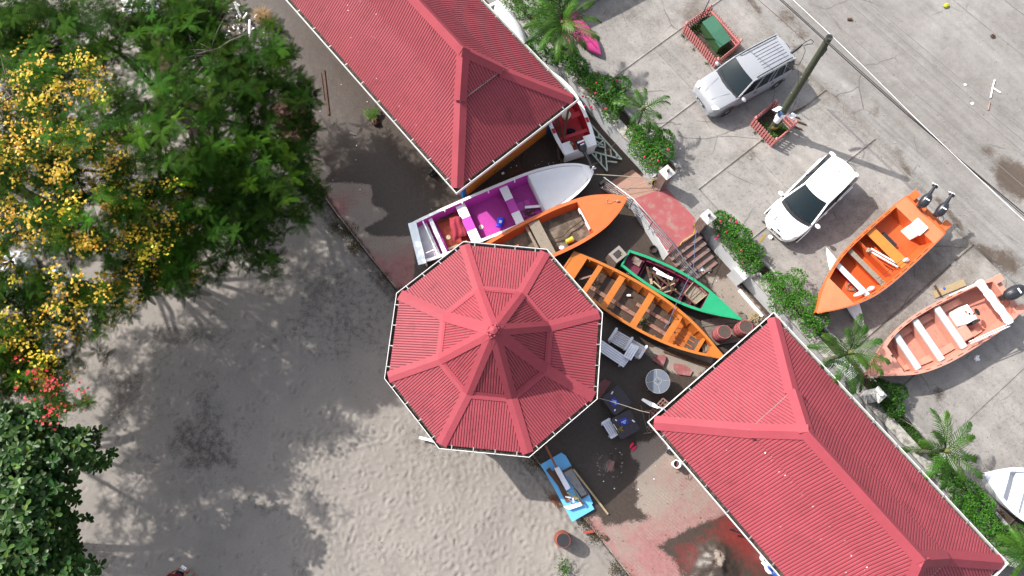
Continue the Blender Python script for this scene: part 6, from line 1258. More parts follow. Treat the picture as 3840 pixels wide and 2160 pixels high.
# ================================================================ FENCES, POLE, WIRES
m_pinkf=paint('pink_fence_paint',(.42,.15,.145),.55,(.3,.10,.10),.3,7); m_gbox=paint('green_box_paint',lin(74,116,70),.6,lin(70,96,72),.4,3); m_glid=paint('green_lid_paint',(.018,.085,.05),.6,(.03,.075,.045),.35,3)
def picket(label,q,h,space,lbl_soil):
    c=sum(q,Vector())/4; T=thing('picket_fence',label,'fence',tuple(c))
    for i in range(4):
        a,b=q[i],q[(i+1)%4]; L=(b-a).length; d=(b-a)/L; nn=Vector((d.y,-d.x,0)); nn=nn if nn.dot(a-c)>0 else -nn
        for z in (.16,h*.68): MB().beam(a+UPV*z,b+UPV*z,.03,.07).build('rail',m_pinkf,T)
        k=max(2,round(L/space))
        for j in range(1,k):
            p=a+d*(L*j/k)+nn*.03; w_=.036; m=MB()
            V=[p+d*x+nn*y+UPV*z for y in (-.011,.011) for x,z in ((-w_,.02),(w_,.02),(w_,h-.05),(0,h),(-w_,h-.05))]; m.add(V,[(4,3,2,1,0),(5,6,7,8,9)]+[(x,(x+1)%5,5+(x+1)%5,5+x) for x in range(5)]); m.build('picket',m_pinkf,T)
        MB().box(None,(.085,.085,h+.06),m=Matrix.Translation(a+UPV*(h/2+.03))@Matrix.Rotation(math.atan2(d.y,d.x),4,'Z')).build('corner_post',m_pinkf,T,bevel=.008)
        MB().add([a+d*x*.06+nn*y*.06+UPV*(h+.06) for x,y in ((-1,-1),(1,-1),(1,1),(-1,1))]+[a+UPV*(h+.12)],[(0,1,4),(1,2,4),(2,3,4),(3,0,4)]).build('post_cap',m_pinkf,T)
    MB().slab([p+(c-p)*.05+UPV*.02 for p in q],.05).build('soil',m_soil,T); return T
h=.62
picket('long pink picket fence around the green wooden box',[at(2562,121,ZP),at(2677,253,ZP),at(2760,185,ZP),at(2648,58,ZP)],h,.125,1)
picket('small pink picket fence around the foot of the utility pole',[at(2815,469,ZP),at(2890,548,ZP),at(2963,486,ZP),at(2888,407,ZP)],h,.125,1)
cover('low green weeds inside the long pink fence',[(2615,100),(2600,110),(2735,190),(2720,200),(2700,220),(2640,80)],ZP+.02,.10,700,.06,tr=(.6,1.5))
cover('fresh green weeds inside the small pink fence at the pole foot',[(2930,480),(2945,492),(2900,520),(2915,505),(2890,500),(2870,470)],ZP+.02,.09,1000,.055,tr=(.7,1.9))
cover('thin weeds along the foot of the pink fences',[(2575,150),(2600,185),(2650,240),(2830,500),(2860,530),(2560,135)],ZP,.04,260,.045)
gb=thing('green_box','green wooden box with a sloping lid inside the long pink fence','box',tuple(at(2690,140,ZP)))
b0=[at(2622,114,ZP),at(2684,204,ZP),at(2722,180,ZP),at(2660,92,ZP)]; hgt=[.55,.55,.62,.62]
top=[b0[i]+UPV*hgt[i] for i in range(4)]
MB().add(b0+top,[(0,3,2,1),(0,1,5,4),(1,2,6,5),(2,3,7,6),(3,0,4,7),(4,5,6,7)]).build('box_body',m_gbox,gb)
mid=[(top[0]+top[1])/2,(top[3]+top[2])/2]; cc=sum(top,Vector())/4
ov=[p+(p-cc)*.05 for p in top]; om=[(ov[0]+ov[1])/2+UPV*.05,(ov[3]+ov[2])/2+UPV*.05]
MB().slab([ov[0]+UPV*.01,om[0],om[1],ov[3]+UPV*.01],.03).build('lid',m_glid,gb); MB().slab([om[0],ov[1]+UPV*.01,ov[2]+UPV*.01,om[1]],.03).build('lid',m_glid,gb)
m_pole=M('green_pole_wood',lin(92,98,76),.85,var=.22,scale=5,grain=(9,9,1),dirt=lin(120,112,96),dscale=6,dcov=.36,bump=.6)
pb,pt=at(2894,486,ZP),at(3111,139,6.15)
UP=thing('utility_pole','weathered greenish wooden utility pole with paper notices rising from the small pink fence','pole',tuple(pb))
MB().tube([pb,pb.lerp(pt,.33),pb.lerp(pt,.66),pt],[.155,.145,.13,.12],14).build('shaft',m_pole,UP,smooth=True)
MB().lathe(pt,[(.11,.001),(.115,.006),(.04,.01)],14).build('pole_top',m_black,UP)
for f,w_ in ((.62,.03),(.45,.025),(.28,.03)): p=pb.lerp(pt,f); MB().tube([p+Vector((-.16,-.03,0)),p+Vector((.16,.02,.02))],.022,6).build('cross_bolt',m_metal,UP)
p=pb.lerp(pt,.88); MB().box(p+Vector((.13,-.02,-.1)),(.06,.08,.42)).build('insulator_bracket',m_black,UP)
m_paper=M('white_paper',(.74,.76,.80),.7,var=.08,bump=.2); m_bpap=M('blue_paper',lin(120,170,224),.7,var=.15); m_ypap=M('yellow_paper',lin(240,226,90),.7,var=.15)
for k,(f,m,rr,sz,an) in enumerate(((.20,m_bpap,.172,.34,3.8),(.185,m_paper,.176,.30,5.0),(.12,m_paper,.172,.46,3.9),(.05,m_ypap,.178,.20,4.6),(.15,m_paper,.176,.3,3.2))):
    c=pb.lerp(pt,f); rows=[[c+Vector((rr*math.cos(an+a_),rr*math.sin(an+a_),z)) for a_ in [-.8+.2*i for i in range(9)]] for z in (0,sz)]; MB().grid(rows).build('notice',m,UP,smooth=True)
for k,(dx,dy,z,w_,hh) in enumerate(((-.30,.14,1.5,.34,.26),(.32,-.08,1.35,.3,.32))): c=Vector((pb.x+.08+dx,pb.y+.1+dy,ZP+z-.2)); MB().box(None,(w_,.012,hh),m=Matrix.Translation(c)@Matrix.Rotation(.5,4,'Z')@Matrix.Rotation(.9,4,'X')).build('loose_board_notice',m_paper,UP)
for k,(a_,b_,lb) in enumerate((((2962,425),(3000,445),'upper'),((2985,452),(3024,468),'middle'),((2972,470),(3008,486),'lower'),((2975,420),(3020,398),'thin splayed'))): MB().beam(at(*a_,ZP+.08),at(*b_,ZP+.05),.05,.04).build('timber',m_brownw,label=lb+' brown timber offcut beside the small pink fence',cat='timber',group='timber offcuts beside the pole')
m_wire=M('black_wire',(.015,.015,.015),.5,bump=0); m_wirew=M('white_wire',(.75,.75,.74),.5,bump=0); m_wireg=M('grey_wire',(.14,.14,.135),.5,bump=0)
def wire(label,pts,z,r,m,sag=.0,name='overhead_wire'):
    P_=[at(x,y,z+(dz if len(q)>2 else 0)) for q in pts for x,y,dz in [(q[0],q[1],q[2] if len(q)>2 else 0)]]; return MB().tube(P_,r,6).build(name,m,label=label,cat='wire',smooth=True)
wire('thick black overhead wire passing the pole top',[(2780,-140),(2926,0),(3090,149),(3110,168),(3200,250),(3386,416),(3580,582),(3830,792),(4000,935)],6.05,.018,m_wire)
wire('second black overhead wire twisted close to the thick one',[(2790,-140),(2932,-2),(3094,146),(3114,164),(3204,245),(3388,410),(3580,584),(3826,798),(4000,948)],6.05,.013,m_wire)
wire('white overhead wire crossing the pole top',[(2840,-120),(2975,0),(3108,124),(3237,248),(3420,430),(3524,530),(3629,629),(3800,790),(3950,930)],6.1,.008,m_wirew)
for k,(a_,b_,lb) in enumerate((((3033,0),(3840,700),'first'),((3171,0),(3840,574),'second'),((3210,0),(3840,530),'third'),((3248,0),(3840,491),'fourth'),((3574,0),(3840,210),'fifth'),((3768,0),(3840,55),'sixth'))):
    dx,dy=b_[0]-a_[0],b_[1]-a_[1]; L=math.hypot(dx,dy); e=900/L if k<4 else 3.0
    wire(lb+' thin grey wire over the road counted from the utility pole',[(a_[0]-dx*.5*e,a_[1]-dy*.5*e),a_,((a_[0]+b_[0])/2-1,(a_[1]+b_[1])/2+2),b_,(b_[0]+dx*.5*e,b_[1]+dy*.5*e)],7.4,.008 if k<5 else .014,m_wireg)
wire('thin brown service wire ending at the black cable joint',[(2740,-90),(2845,0),(2935,78),(3022,156)],5.0,.009,m_brownw)
wire('drooping thin wire from the cable coil down to the small fence',[(2992,245,0),(2994,300,-.9),(2985,380,-2.2),(2960,440,-3.2)],5.0,.007,m_wire)
wire('thin black guy rod rising out of the long pink fence past the top edge',[(2608,112,-4.0),(2634,55,-2.4),(2662,-4,-1.0),(2700,-90,1.0)],5.0,.018,m_wire,name='guy_rod')
MB().tube([at(2967,199,4.6),at(2992,180,4.7),at(3008,166,4.8)],[.055,.06,.05],10).build('cable_joint',m_black,label='black cable joint sleeve hanging left of the pole top',cat='cable joint',smooth=True)
cp=[(3008,168),(3020,158),(3040,148),(3051,155),(3046,165),(3030,166),(3014,172),(3020,190),(3008,222),(2996,244),(2980,240),(2962,232),(2950,236),(2948,246),(2962,258),(2978,261),(2984,252),(2970,240),(2954,233),(2947,240),(2952,250),(2970,258)]
MB().tube([at(x,y,4.8-.004*i) for i,(x,y) in enumerate(cp)],.014,6).build('cable_coil',m_wire,label='loose black cable coil hanging between the car and the pole',cat='cable',smooth=True)
for k,(pts,lb) in enumerate(((((2818,455),(2760,462),(2700,458),(2650,455),(2610,452)),'thin pale string lying across the concrete left of the small fence'),(((2840,520),(2740,510),(2690,512),(2640,520),(2570,516),(2540,505)),'thin grey wire lying on the concrete below the pale string'),(((2540,475),(2542,500),(2560,515),(2575,520)),'short bent wire loop on the concrete near the small palm'))): MB().tube([at(x,y,ZP+.015) for x,y in pts],.006,5).build('string',m_rope if k==0 else m_wireg,label=lb,cat='string',smooth=True)
# ropes
def rope(label,pts,r=.014,m=None,name='rope'): return MB().tube([at(*p) for p in pts],r,7).build(name,m or m_rope,label=label,cat='rope',smooth=True)
rope('taut pale mooring rope from the white bow to the stone pillar',[(2222,653,.85),(2270,656,.95),(2360,662,1.1),(2440,668,1.25),(2462,672,1.35)],.018)
rope('second pale rope running down from the pillar towards the handrail',[(2460,674,1.3),(2400,690,1.1),(2335,714,.85)],.014)
rope('white line from the planter over the wall to the white bow',[(2366,470,1.0),(2340,505,1.08),(2300,545,.8),(2262,575,.5),(2250,590,.3),(2244,610,.2),(2225,615,.3),(2206,626,.75)],.010)
rope('blue rope from the second pillar down to the yellow orange pirogue',[(2612,865,1.4),(2606,900,1.3),(2604,960,1.1),(2600,1010,.95),(2570,1068,.9),(2536,1140,.9),(2512,1200,.75),(2490,1232,.72)],.013,M('blue_rope',lin(110,130,176),.8))
rope('yellow tape tied round the second stone pillar',[(2604,842,1.5),(2608,858,1.3),(2600,880,1.15),(2580,892,.95),(2556,908,.9),(2550,920,.9)],.016,m_yel,'tape')
rope('yellow tape tied round the first stone pillar',[(2452,668,1.4),(2446,680,1.3),(2444,694,1.1)],.016,m_yel,'tape')
rope('white rope wound round the first stone pillar',[(2455,660,1.5),(2478,682,1.45),(2500,668,1.5),(2492,700,1.2),(2470,714,.9),(2448,708,.88),(2440,696,.9)],.013)
MB().tube([at(2436+8*math.sin(k*1.3),686+9*math.cos(k*1.9),ZP+.02+.006*k) for k in range(14)],.012,6).build('rope_heap',m_rope,label='small heap of pale rope at the foot of the first pillar',cat='rope',smooth=True)
rope('striped line from the octagon gutter to the lower roof corner',[(2226,1488,2.6),(2280,1502,2.5),(2340,1520,2.45),(2400,1540,2.5),(2436,1548,2.6)],.011)
MB().tube([at(2545,500,ZP+.02),at(2480,530,ZP+.3)],.003,4)
rope('thin pale line from the lower palm to the pale boat bow',[(3318,1538,ZP+.5),(3430,1600,ZP+.3),(3560,1690,ZP+.3),(3640,1742,ZP+.5),(3715,1768,ZP+.85)],.010)
# ================================================================ FURNITURE AND DEBRIS ON THE TERRACE
m_slat=paint('weathered_white_slat',shd(168,168,176),.65,shd(136,134,140),.4,6,.12); m_slat2=paint('clean_white_slat',shd(190,192,204),.6,shd(165,165,172),.3,6)
def slatbench(name,label,q,z,n,mat,cat,group=None,thick=.03,legs=True,zb=0.0,gap=.16,arms=()):
    P_=[at(x,y,z) for x,y in q]; c=sum(P_,Vector())/4; T=thing(name,label,cat,(c.x,c.y,zb),group=group)
    for k in range(n):                                     # slats run q0->q1, stacked towards q3
        a,b=(k+gap/2)/n,(k+1-gap/2)/n; MB().slab([P_[0].lerp(P_[3],a),P_[1].lerp(P_[2],a),P_[1].lerp(P_[2],b),P_[0].lerp(P_[3],b)],thick).build('slat',mat,T)
    for s in (.08,.92): MB().beam(P_[0].lerp(P_[1],s)-UPV*.05,P_[3].lerp(P_[2],s)-UPV*.05,.06,.05).build('crosspiece',mat,T)
    if legs:
        for s in (.08,.92):
            for e in (.1,.9): p=P_[0].lerp(P_[1],s).lerp(P_[3].lerp(P_[2],s),e); MB().beam((p.x,p.y,zb),(p.x,p.y,z-.075),.06,.06).build('leg',mat,T)
    for s,za in arms: MB().beam(P_[0].lerp(P_[1],s)+UPV*za,P_[3].lerp(P_[2],s)+UPV*za,.10,.04).build('armrest',mat,T); MB().beam(P_[0].lerp(P_[1],s),P_[0].lerp(P_[1],s)+UPV*za,.07,.06).build('arm_post',mat,T); MB().beam(P_[3].lerp(P_[2],s),P_[3].lerp(P_[2],s)+UPV*za,.07,.06).build('arm_post',mat,T)
    return T
slatbench('slatted_bench','long white slatted bench whose end is hidden under the octagonal roof',[(2205,1240),(2363,1346),(2338,1378),(2180,1272)],.45,5,m_slat2,'bench')
slatbench('double_armchair','weathered white double armchair lying by the yellow orange pirogue',[(2308,1234),(2424,1302),(2396,1346),(2280,1276)],.42,7,m_slat,'chair',arms=((0.02,.2),(.52,.2),(.98,.2)))
slatbench('slatted_table','small white slatted table top resting across the bench and the armchair',[(2397,1302),(2367,1352),(2336,1336),(2367,1286)],.62,4,m_slat2,'table',legs=False,zb=.5)
slatbench('slatted_chair','white slatted seat beside the black table with a blue sticker',[(2286,1571),(2318,1625),(2291,1641),(2258,1588)],.45,4,m_slat2,'chair',arms=((0.0,.02),(1.0,.02)))
gt=thing('glass_table','round grey glass table with pale cross bars on the wet terrace','table',tuple(at(2467,1430,0)))
c=at(2467,1430,.72); MB().lathe(c,[(.455,-.012),(.465,0),(.455,.010),(.04,.012)],40).build('table_top',M('tinted_glass',shd(84,90,100),.25,var=.06,coat=.5,bump=0),gt,smooth=True)
MB().tube([c+Vector((.46*math.cos(a),.46*math.sin(a),.0)) for a in [k*2*PI/40 for k in range(41)]],.015,6,cap=False).build('rim',m_metal,gt,smooth=True)
sq=[c+Vector((.17*math.cos(a),.17*math.sin(a),.016)) for a in (.1,1.67,3.24,4.81)]
for k in range(4): MB().beam(sq[k],sq[(k+1)%4],.022,.008).build('cross_bar',m_metal,gt); a=(.1,1.67,3.24,4.81)[k]; MB().beam(sq[k],c+Vector((.455*math.cos(a),.455*math.sin(a),.016)),.022,.008).build('cross_bar',m_metal,gt)
MB().lathe(c+UPV*.014,[(.022,0),(.022,.01)],12).build('centre_cap',m_black,gt)
for k in range(4): a=k*PI/2+.8; MB().tube([c+Vector((.3*math.cos(a),.3*math.sin(a),-.02)),Vector((c.x+.38*math.cos(a),c.y+.38*math.sin(a),0))],.018,6).build('leg',m_metal,gt)
m_tbl=paint('black_table_plastic',shd(44,40,48),.45,shd(62,52,52),.35,5,.2); m_stk=M('blue_sticker',shd(30,44,140),.4,bump=0); m_stkl=M('light_blue_print',shd(110,160,226),.4,bump=0)
for k,(ctr,an,lb,wa) in enumerate((((2313,1501),.62,'black plastic table with a blue sticker crossed by the striped line',1),((2345,1592),-1.12,'black plastic table with a blue sticker beside the white slatted seat',-1))):
    c=at(*ctr,.66); T=thing('black_table',lb,'table',(c.x,c.y,0),an); s=.43
    MB().prism([(-s,-s+.08),(-s+.08,-s),(s-.08,-s),(s,-s+.08),(s,s-.08),(s-.08,s),(-s+.08,s),(-s,s-.08)],.62,.66).build('table_top',m_tbl,T,local=True,bevel=.01)
    for sx in (-1,1):
        for sy in (-1,1): MB().beam((sx*.34,sy*.34,0),(sx*.34,sy*.34,.62),.05,.05).build('leg',m_tbl,T,local=True)
    MB().box((-.12,.0,.668),(.26,.30,.004)).build('sticker',m_stk,T,local=True); MB().add([(-.10,-.08,.672),(-.02,0,.672),(-.10,.08,.672)],[(0,1,2)]).build('sticker_emblem',m_stkl,T,local=True)
    wmx=WM[T.name]; text('malibu',.085,m_bwhite,T,wmx@Vector((-.13,0,.674)),wmx.to_3x3()@Vector((0,wa,0)),wmx.to_3x3()@Vector((-wa,0,0)),'sticker_word')
    for q,(x,y,w_) in enumerate(((.02,.33,.12),(-.3,-.25,.08))): MB().box((x,y,.70),(w_,.05,.04),rz=.4).build('tray_latch',m_slat2,T,local=True)
MB().box(at(2330,1605,.72),(.13,.09,.07),rz=1.2).build('small_carton',M('carton',lin(164,136,104),.8),label='small open cardboard box on the lower black table',cat='box')
MB().tube([at(2300,1590,.69),at(2314,1612,.69)],.012,6).build('marker_pen',m_bwhite,label='white tube lying on the lower black table',cat='tube')
sticks('yellow_straps','yellow plastic straps beside the small cardboard box',(2326,1612),.69,7,.16,m_yel,.05,5,'straps',.006)
MB().blob(at(2332,1640,.15),(.10,.07,.12),10,.3,seed=8).build('black_boot',m_black,label='black boots below the lower black table',cat='boots')
# clogs
m_clog=M('crimson_rubber',shd(180,32,70),.5); 
for k,(x,y,a) in enumerate(((2368,1669,1.0),(2376,1682,.75))):
    T=thing('clog',('upper' if k==0 else 'lower')+' of the two crimson rubber clogs on the silt','shoe',tuple(at(x,y,.0)),a,group='pair of crimson clogs'); MB().blob((0,0,.05),(.15,.06,.05),14).build('sole',m_clog,T,local=True,smooth=True); MB().blob((.05,0,.085),(.09,.055,.04),12).build('upper',m_clog,T,local=True,smooth=True)
# pink paving fragments
for k,(q,lb,z) in enumerate((([(2268,1421),(2292,1434),(2272,1464),(2246,1500),(2230,1485),(2228,1450)],'wet red paving board next to the octagon and the black table',.02),([(2462,1332),(2492,1330),(2498,1344),(2486,1376),(2446,1350)],'broken red slab with a pale half below the pirogue',.10),([(2526,1362),(2570,1368),(2598,1392),(2588,1410),(2546,1404),(2528,1384)],'second broken red slab left of the lower roof',.03))):
    MB().slab([at(x,y,z+.04) for x,y in q],.05).build('paving_fragment',M('wet_red_slab',shd(100,56,58),.6,var=.15,dirt=shd(110,90,84),dcov=.3) if k==0 else M('red_slab',lin(186,110,112),.7,var=.12,dirt=lin(196,172,164),dcov=.36),label=lb,cat='slab')
# lattice box, white plank, rake
lt=thing('lattice_panel','pinkish wooden lattice frame with white planks at the lower roof corner','lattice',tuple(at(2480,1540,.3)))
m_lat=M('pinkish_lattice',lin(176,136,128),.8,var=.15,dirt=lin(120,86,78),dcov=.35); q=[at(2440,1542,.5),at(2486,1494,.5),at(2530,1530,.5),at(2482,1582,.5)]
for i in range(4): MB().beam(q[i],q[(i+1)%4],.05,.05).build('frame_bar',m_lat,lt)
for f in (.2,.4,.6,.8): MB().beam(q[0].lerp(q[1],f),q[3].lerp(q[2],f),.035,.02).build('lattice_strip',m_lat,lt); MB().beam(q[0].lerp(q[3],f)+UPV*.02,q[1].lerp(q[2],f)+UPV*.02,.035,.02).build('lattice_strip',m_lat,lt)
for a_,b_ in (((2440,1542),(2420,1540)),((2440,1542),(2450,1585))): MB().beam(at(*a_,.5),at(*b_,.1),.04,.04).build('frame_leg',m_lat,lt)
MB().slab([q[0]-UPV*.3,q[1]-UPV*.3,q[2]-UPV*.3,q[3]-UPV*.3],.02).build('lattice_base',M('lattice_base',lin(110,70,66),.8),lt)
MB().slab([at(x,y,.72) for x,y in ((2405,1500),(2411,1493),(2453,1512),(2474,1528),(2466,1532),(2436,1522))],.03).build('white_plank',m_bwhite,label='white plank leaning on the pinkish lattice frame',cat='plank')
MB().beam(at(2470,1528,.6),at(2500,1540,.5),.08,.03).build('short_board',m_slat2,label='short grey slat lying across the lattice frame',cat='slat')
MB().slab([at(x,y,.6) for x,y in ((2490,1530),(2514,1516),(2520,1520),(2500,1540))],.03).build('tub_cover',m_blue,label='blue and white lid just showing at the lower gutter',cat='lid')
T=thing('push_broom','long handled brown push broom lying at the lower roof corner','broom',tuple(at(2430,1600,.05))); MB().tube([at(2403,1520,.05),at(2428,1620,.05)],.013,6).build('handle',m_wireg,T); MB().beam(at(2414,1626,.05),at(2443,1621,.05),.05,.06).build('broom_head',m_stone,T)
MB().tube([at(2436,1548,.08),at(2434,1612,.06),at(2450,1616,.06)],.03,6).build('wooden_bar',m_lat,label='upright brownish bar beside the push broom',cat='bar')
# buckets
def bucket(label,px,r,hh,mat,fill=None,rz=0):
    T=thing('bucket',label,'bucket',tuple(at(*px,0)),rz); n=24
    MB().lathe((0,0,0),[(r*.8,.0),(r*.82,.01),(r,hh),(r*1.12,hh+.005),(r*1.12,hh+.025),(r*.86,hh+.02),(r*.84,hh*.5),(r*.3,hh*.45)],n).build('bucket_wall',mat,T,local=True,smooth=True)
    MB().lathe((0,0,hh*.5),[(r*.84,0),(r*.84,.01)],n).build('bucket_water',fill or m_black,T,local=True); return T
bucket('white bucket of dark water beside the lower red roof and an orange stick',(2528,1740),.145,.42,m_bwhite)
bucket('white bucket half hidden under the lower gutter near the bottom',(2862,2092),.17,.42,m_bwhite)
MB().tube([at(2543,1706,.6),at(2537,1766,.1)],.012,6).build('orange_stick',m_or,label='thin orange stick standing by the white bucket',cat='stick')
bucket('black bucket among scraps at the foot of the landing wall',(2445,940),.155,.22,m_black,m_darkmud)
MB().blob(at(2512,1690,.1),(.13,.11,.12),12,.35,seed=2).build('black_bag',m_black,label='black bag with white scraps under the lower gutter',cat='bag'); MB().blob(at(2510,1681,.2),(.06,.03,.03),8,.2).build('white_scrap',m_bwhite,label='white scrap lying on the black bag by the lower gutter',cat='scrap')
MB().slab([at(x,y,.15) for x,y in ((2524,1712),(2537,1698),(2550,1712),(2538,1722))],.08).build('stone_tray',M('stone_tray',lin(176,160,150),.8),label='pale tray between the black bag and the white bucket',cat='tray')
cloth('tarpaulin','crumpled white sheet under the lower gutter near the bottom',[(2857,2108),(2885,2104),(2935,2175),(2880,2150)],.35,m_bwhite,6,.06,cat='tarpaulin'); cloth('tarpaulin','crumpled blue sheet over the white one at the lower gutter',[(2875,2124),(2898,2120),(2945,2180),(2900,2160)],.45,M('blue_tarp',lin(50,110,214),.5,var=.25),7,.08,cat='tarpaulin')
T=thing('black_stand','black folded metal stand poking out of the lower gutter','stand',tuple(at(2760,1990,0))); MB().beam(at(2734,1985,.5),at(2800,1982,.5),.04,.04).build('stand_bar',m_black,T); MB().beam(at(2734,1985,.5),at(2790,2003,.3),.05,.05).build('stand_bar',m_black,T)
T=thing('black_stool','thin black stick leaning beside the white bucket','stick',tuple(at(2580,1780,0))); MB().tube([at(2576,1752,.4),at(2583,1798,.05)],.012,6).build('stick_shaft',m_black,T)
MB().blob(at(1622,650,.12),(.17,.15,.16),12,.3,seed=5).build('black_bag',m_black,label='black rubbish bag beside the tip of the upper red roof',cat='bag')
# plinth with plaque
pl=thing('stone_plinth','brown grey stone plinth with a dark plaque and a yellow sticker on its sloping top','plinth',tuple(at(2315,985,0)))
tp=[at(2280,954,.72),at(2320,921,.85),at(2352,956,.85),at(2316,990,.72)]; tp=[at(2281,954,.78),at(2321,921,.84),at(2352,955,.84),at(2312,987,.78)]
bs=[Vector((p.x*1.0,p.y,0))+Vector((0,0,0)) for p in tp]; cc=sum(bs,Vector())/4; bs=[cc+(p-cc)*1.15 for p in bs]
MB().add(bs+tp,[(3,2,1,0),(0,1,5,4),(1,2,6,5),(2,3,7,6),(3,0,4,7),(4,5,6,7)]).build('plinth_body',m_stone,pl)
ct_=sum(tp,Vector())/4; MB().slab([ct_+(p-ct_)*1.0+UPV*.03 for p in tp],.035).build('plinth_top',M('pale_granite',lin(178,166,160),.6,var=.1,scale=12,bump=.3),pl)
pq=[ct_+(p-ct_)*.55+UPV*.042 for p in tp]; MB().slab(pq,.012).build('plaque',M('dark_plaque',lin(66,62,58),.35),pl)
m_eng=M('engraving',lin(150,142,134),.5,bump=0)
for k in range(6):
    f=.16+.12*k
    a=pq[0].lerp(pq[1],f); b=pq[3].lerp(pq[2],f); MB().beam(a.lerp(b,.12)+UPV*.004,a.lerp(b,.9 if k%3 else .72)+UPV*.004,.004,.002).build('engraved_line',m_eng,pl)
MB().box(pq[2].lerp(pq[0],.12)+UPV*.004,(.05,.05,.003),rz=.4).build('yellow_sticker',M('pale_yellow',lin(220,214,120),.6),pl)
# barrels on a pallet
def barrel(label,px,z0,r,hh,body,topm,top=None,hoop=None,group=None,lean=(0,0)):
    c=at(*px,z0); T=thing('barrel',label,'barrel',tuple(c),group=group); n=28; m=Matrix.Rotation(lean[0],3,'X')@Matrix.Rotation(lean[1],3,'Y')
    prof=[(r*.86,0),(r*.95,hh*.2),(r,hh*.5),(r*.95,hh*.8),(r*.86,hh),(r*.80,hh),(r*.80,hh-.025)]
    for k in range(14):                                    # staves
        a0,a1=2*PI*k/14+.012,2*PI*(k+1)/14-.012; V=[[m@Vector((q*math.cos(a),q*math.sin(a),z)) for a in (a0,(a0+a1)/2,a1)] for q,z in prof[:6]]; MB().grid([r_[::-1] for r_ in V]).build('stave',body,T,local=True)
    MB().lathe((0,0,0),[(r*.80,hh-.03),(r*.80,hh-.02)],n,m=m).build('barrel_head',topm,T,local=True)
    MB().lathe((0,0,0),[(r*.84,.01),(r*.97,hh*.5),(r*.84,hh-.03)],n,m=m).build('liner',m_black,T,local=True)
    for k in range(5): y=(-2+k)*r*.31; w_=math.sqrt(max(.01,(r*.79)**2-y*y)); MB().add([m@Vector(p) for p in ((-w_,y-r*.145,hh-.015),(w_,y-r*.145,hh-.015),(w_,y+r*.145,hh-.015),(-w_,y+r*.145,hh-.015))],[(0,1,2,3)]).build('head_board',topm,T,local=True)
    for f in (.12,.30,.70,.88): q=r*(.86+.14*(1-((f-.5)*2)**2))+.006; MB().lathe((0,0,0),[(q-.004,hh*f-.018),(q,hh*f-.018),(q,hh*f+.018),(q-.004,hh*f+.018)],n,m=m).build('hoop',hoop or m_pinkw2,T,local=True,smooth=True)
    return T
m_pinkw2=paint('barrel_hoop_red',lin(120,60,62),.6,lin(90,50,48),.4); m_pbar=paint('pink_barrel_paint',lin(226,128,130),.6,lin(180,110,108),.35,6,.15); m_btop=M('barrel_oak',lin(104,88,80),.8,var=.25,scale=5,grain=(6,1,6),bump=.5)
barrel('pink painted barrel standing nearer the pirogue bow','2694,1256' and (2694,1258),.12,.31,.80,m_pbar,m_btop,group='pink barrels on the wooden deck'); barrel('pink painted barrel standing nearer the wall and the roof gutter',(2772,1240),.12,.31,.80,m_pbar,m_btop,group='pink barrels on the wooden deck')
def deck(label,q,z,n,mat,name='wooden_deck',gap=.05,cat='deck',long=True,base=True):
    P_=[at(x,y,z) for x,y in q]; c=sum(P_,Vector())/4; T=thing(name,label,cat,(c.x,c.y,z-.1))
    for k in range(n):
        a,b=(k+gap/2)/n,(k+1-gap/2)/n; dz=UPV*random.uniform(-.004,.004); MB().slab([P_[0].lerp(P_[3],a)+dz,P_[1].lerp(P_[2],a)+dz,P_[1].lerp(P_[2],b)+dz,P_[0].lerp(P_[3],b)+dz],.025).build('deck_board',mat,T)
    for s in (.06,.5,.94): MB().beam(P_[0].lerp(P_[1],s)-UPV*.055,P_[3].lerp(P_[2],s)-UPV*.055,.05,.055).build('joist',mat,T)
    return T
m_gdeck=M('grey_deck_wood',lin(150,136,126),.85,var=.2,scale=4,dirt=lin(110,96,86),dcov=.38,dscale=5,bump=.4)
deck('grey wooden deck section carrying the two pink barrels',[(2640,1227),(2812,1204),(2822,1274),(2680,1296)],.12,5,m_gdeck)
deck('grey wooden deck section under the green bow',[(2630,1200),(2795,1176),(2802,1204),(2634,1226)],.08,3,m_gdeck)
MB().beam(at(2692,968,.04),at(2694,970,.04),.01,.01)
def board(label,a,b,w_,th,z0,z1,m,name='plank',cat='plank'): return MB().beam(at(*a,z0),at(*b,z1),w_,th).build(name,m,label=label,cat=cat)
board('long white painted beam lying on the silt below the white wall',(2771,1088),(2858,1187),.11,.09,.05,.05,m_bwhite,'beam','beam')
board('dark plank along the underside of the pirogue bow',(2490,1312),(2660,1372),.2,.04,.06,.06,m_brownw)
board('rough timber stub beside the bow rope of the white boat',(2250,690),(2274,670),.12,.06,.1,.1,M('pale_green_wood',lin(150,160,146),.7))
sticks('seaweed_heap','heap of pale dead stalks beside the barrel deck',(2826,1190),.06,60,.22,m_palew,.11,21,'debris',.01)
for k,(x,y,s,m,lb) in enumerate(((2630,1010,.14,m_bwhite,'crumpled plastic bag on the silt beside the lowest step'),(2658,1012,.12,m_stone,'brownish clear bag further from the steps'),(2566,1040,.10,m_bwhite,'small white bag beside the handrail foot'),(2840,1218,.11,m_stone,'grey lump beside the barrel deck'),(2775,1172,.10,m_stone,'grey rock above the green bow'),(2890,889,.10,m_bwhite,'white stone on the concrete in front of the white hatchback'),(2250,655,.05,m_green,'small green scrap on the silt beneath the lattice gate'))): MB().blob(at(x,y,(ZP if k==5 else 0)+s*.5),(s,s*.8,s*.6),9,.32,seed=40+k).build('scrap' if k!=5 else 'white_stone',m,label=lb,cat='scrap' if k!=5 else 'stone')
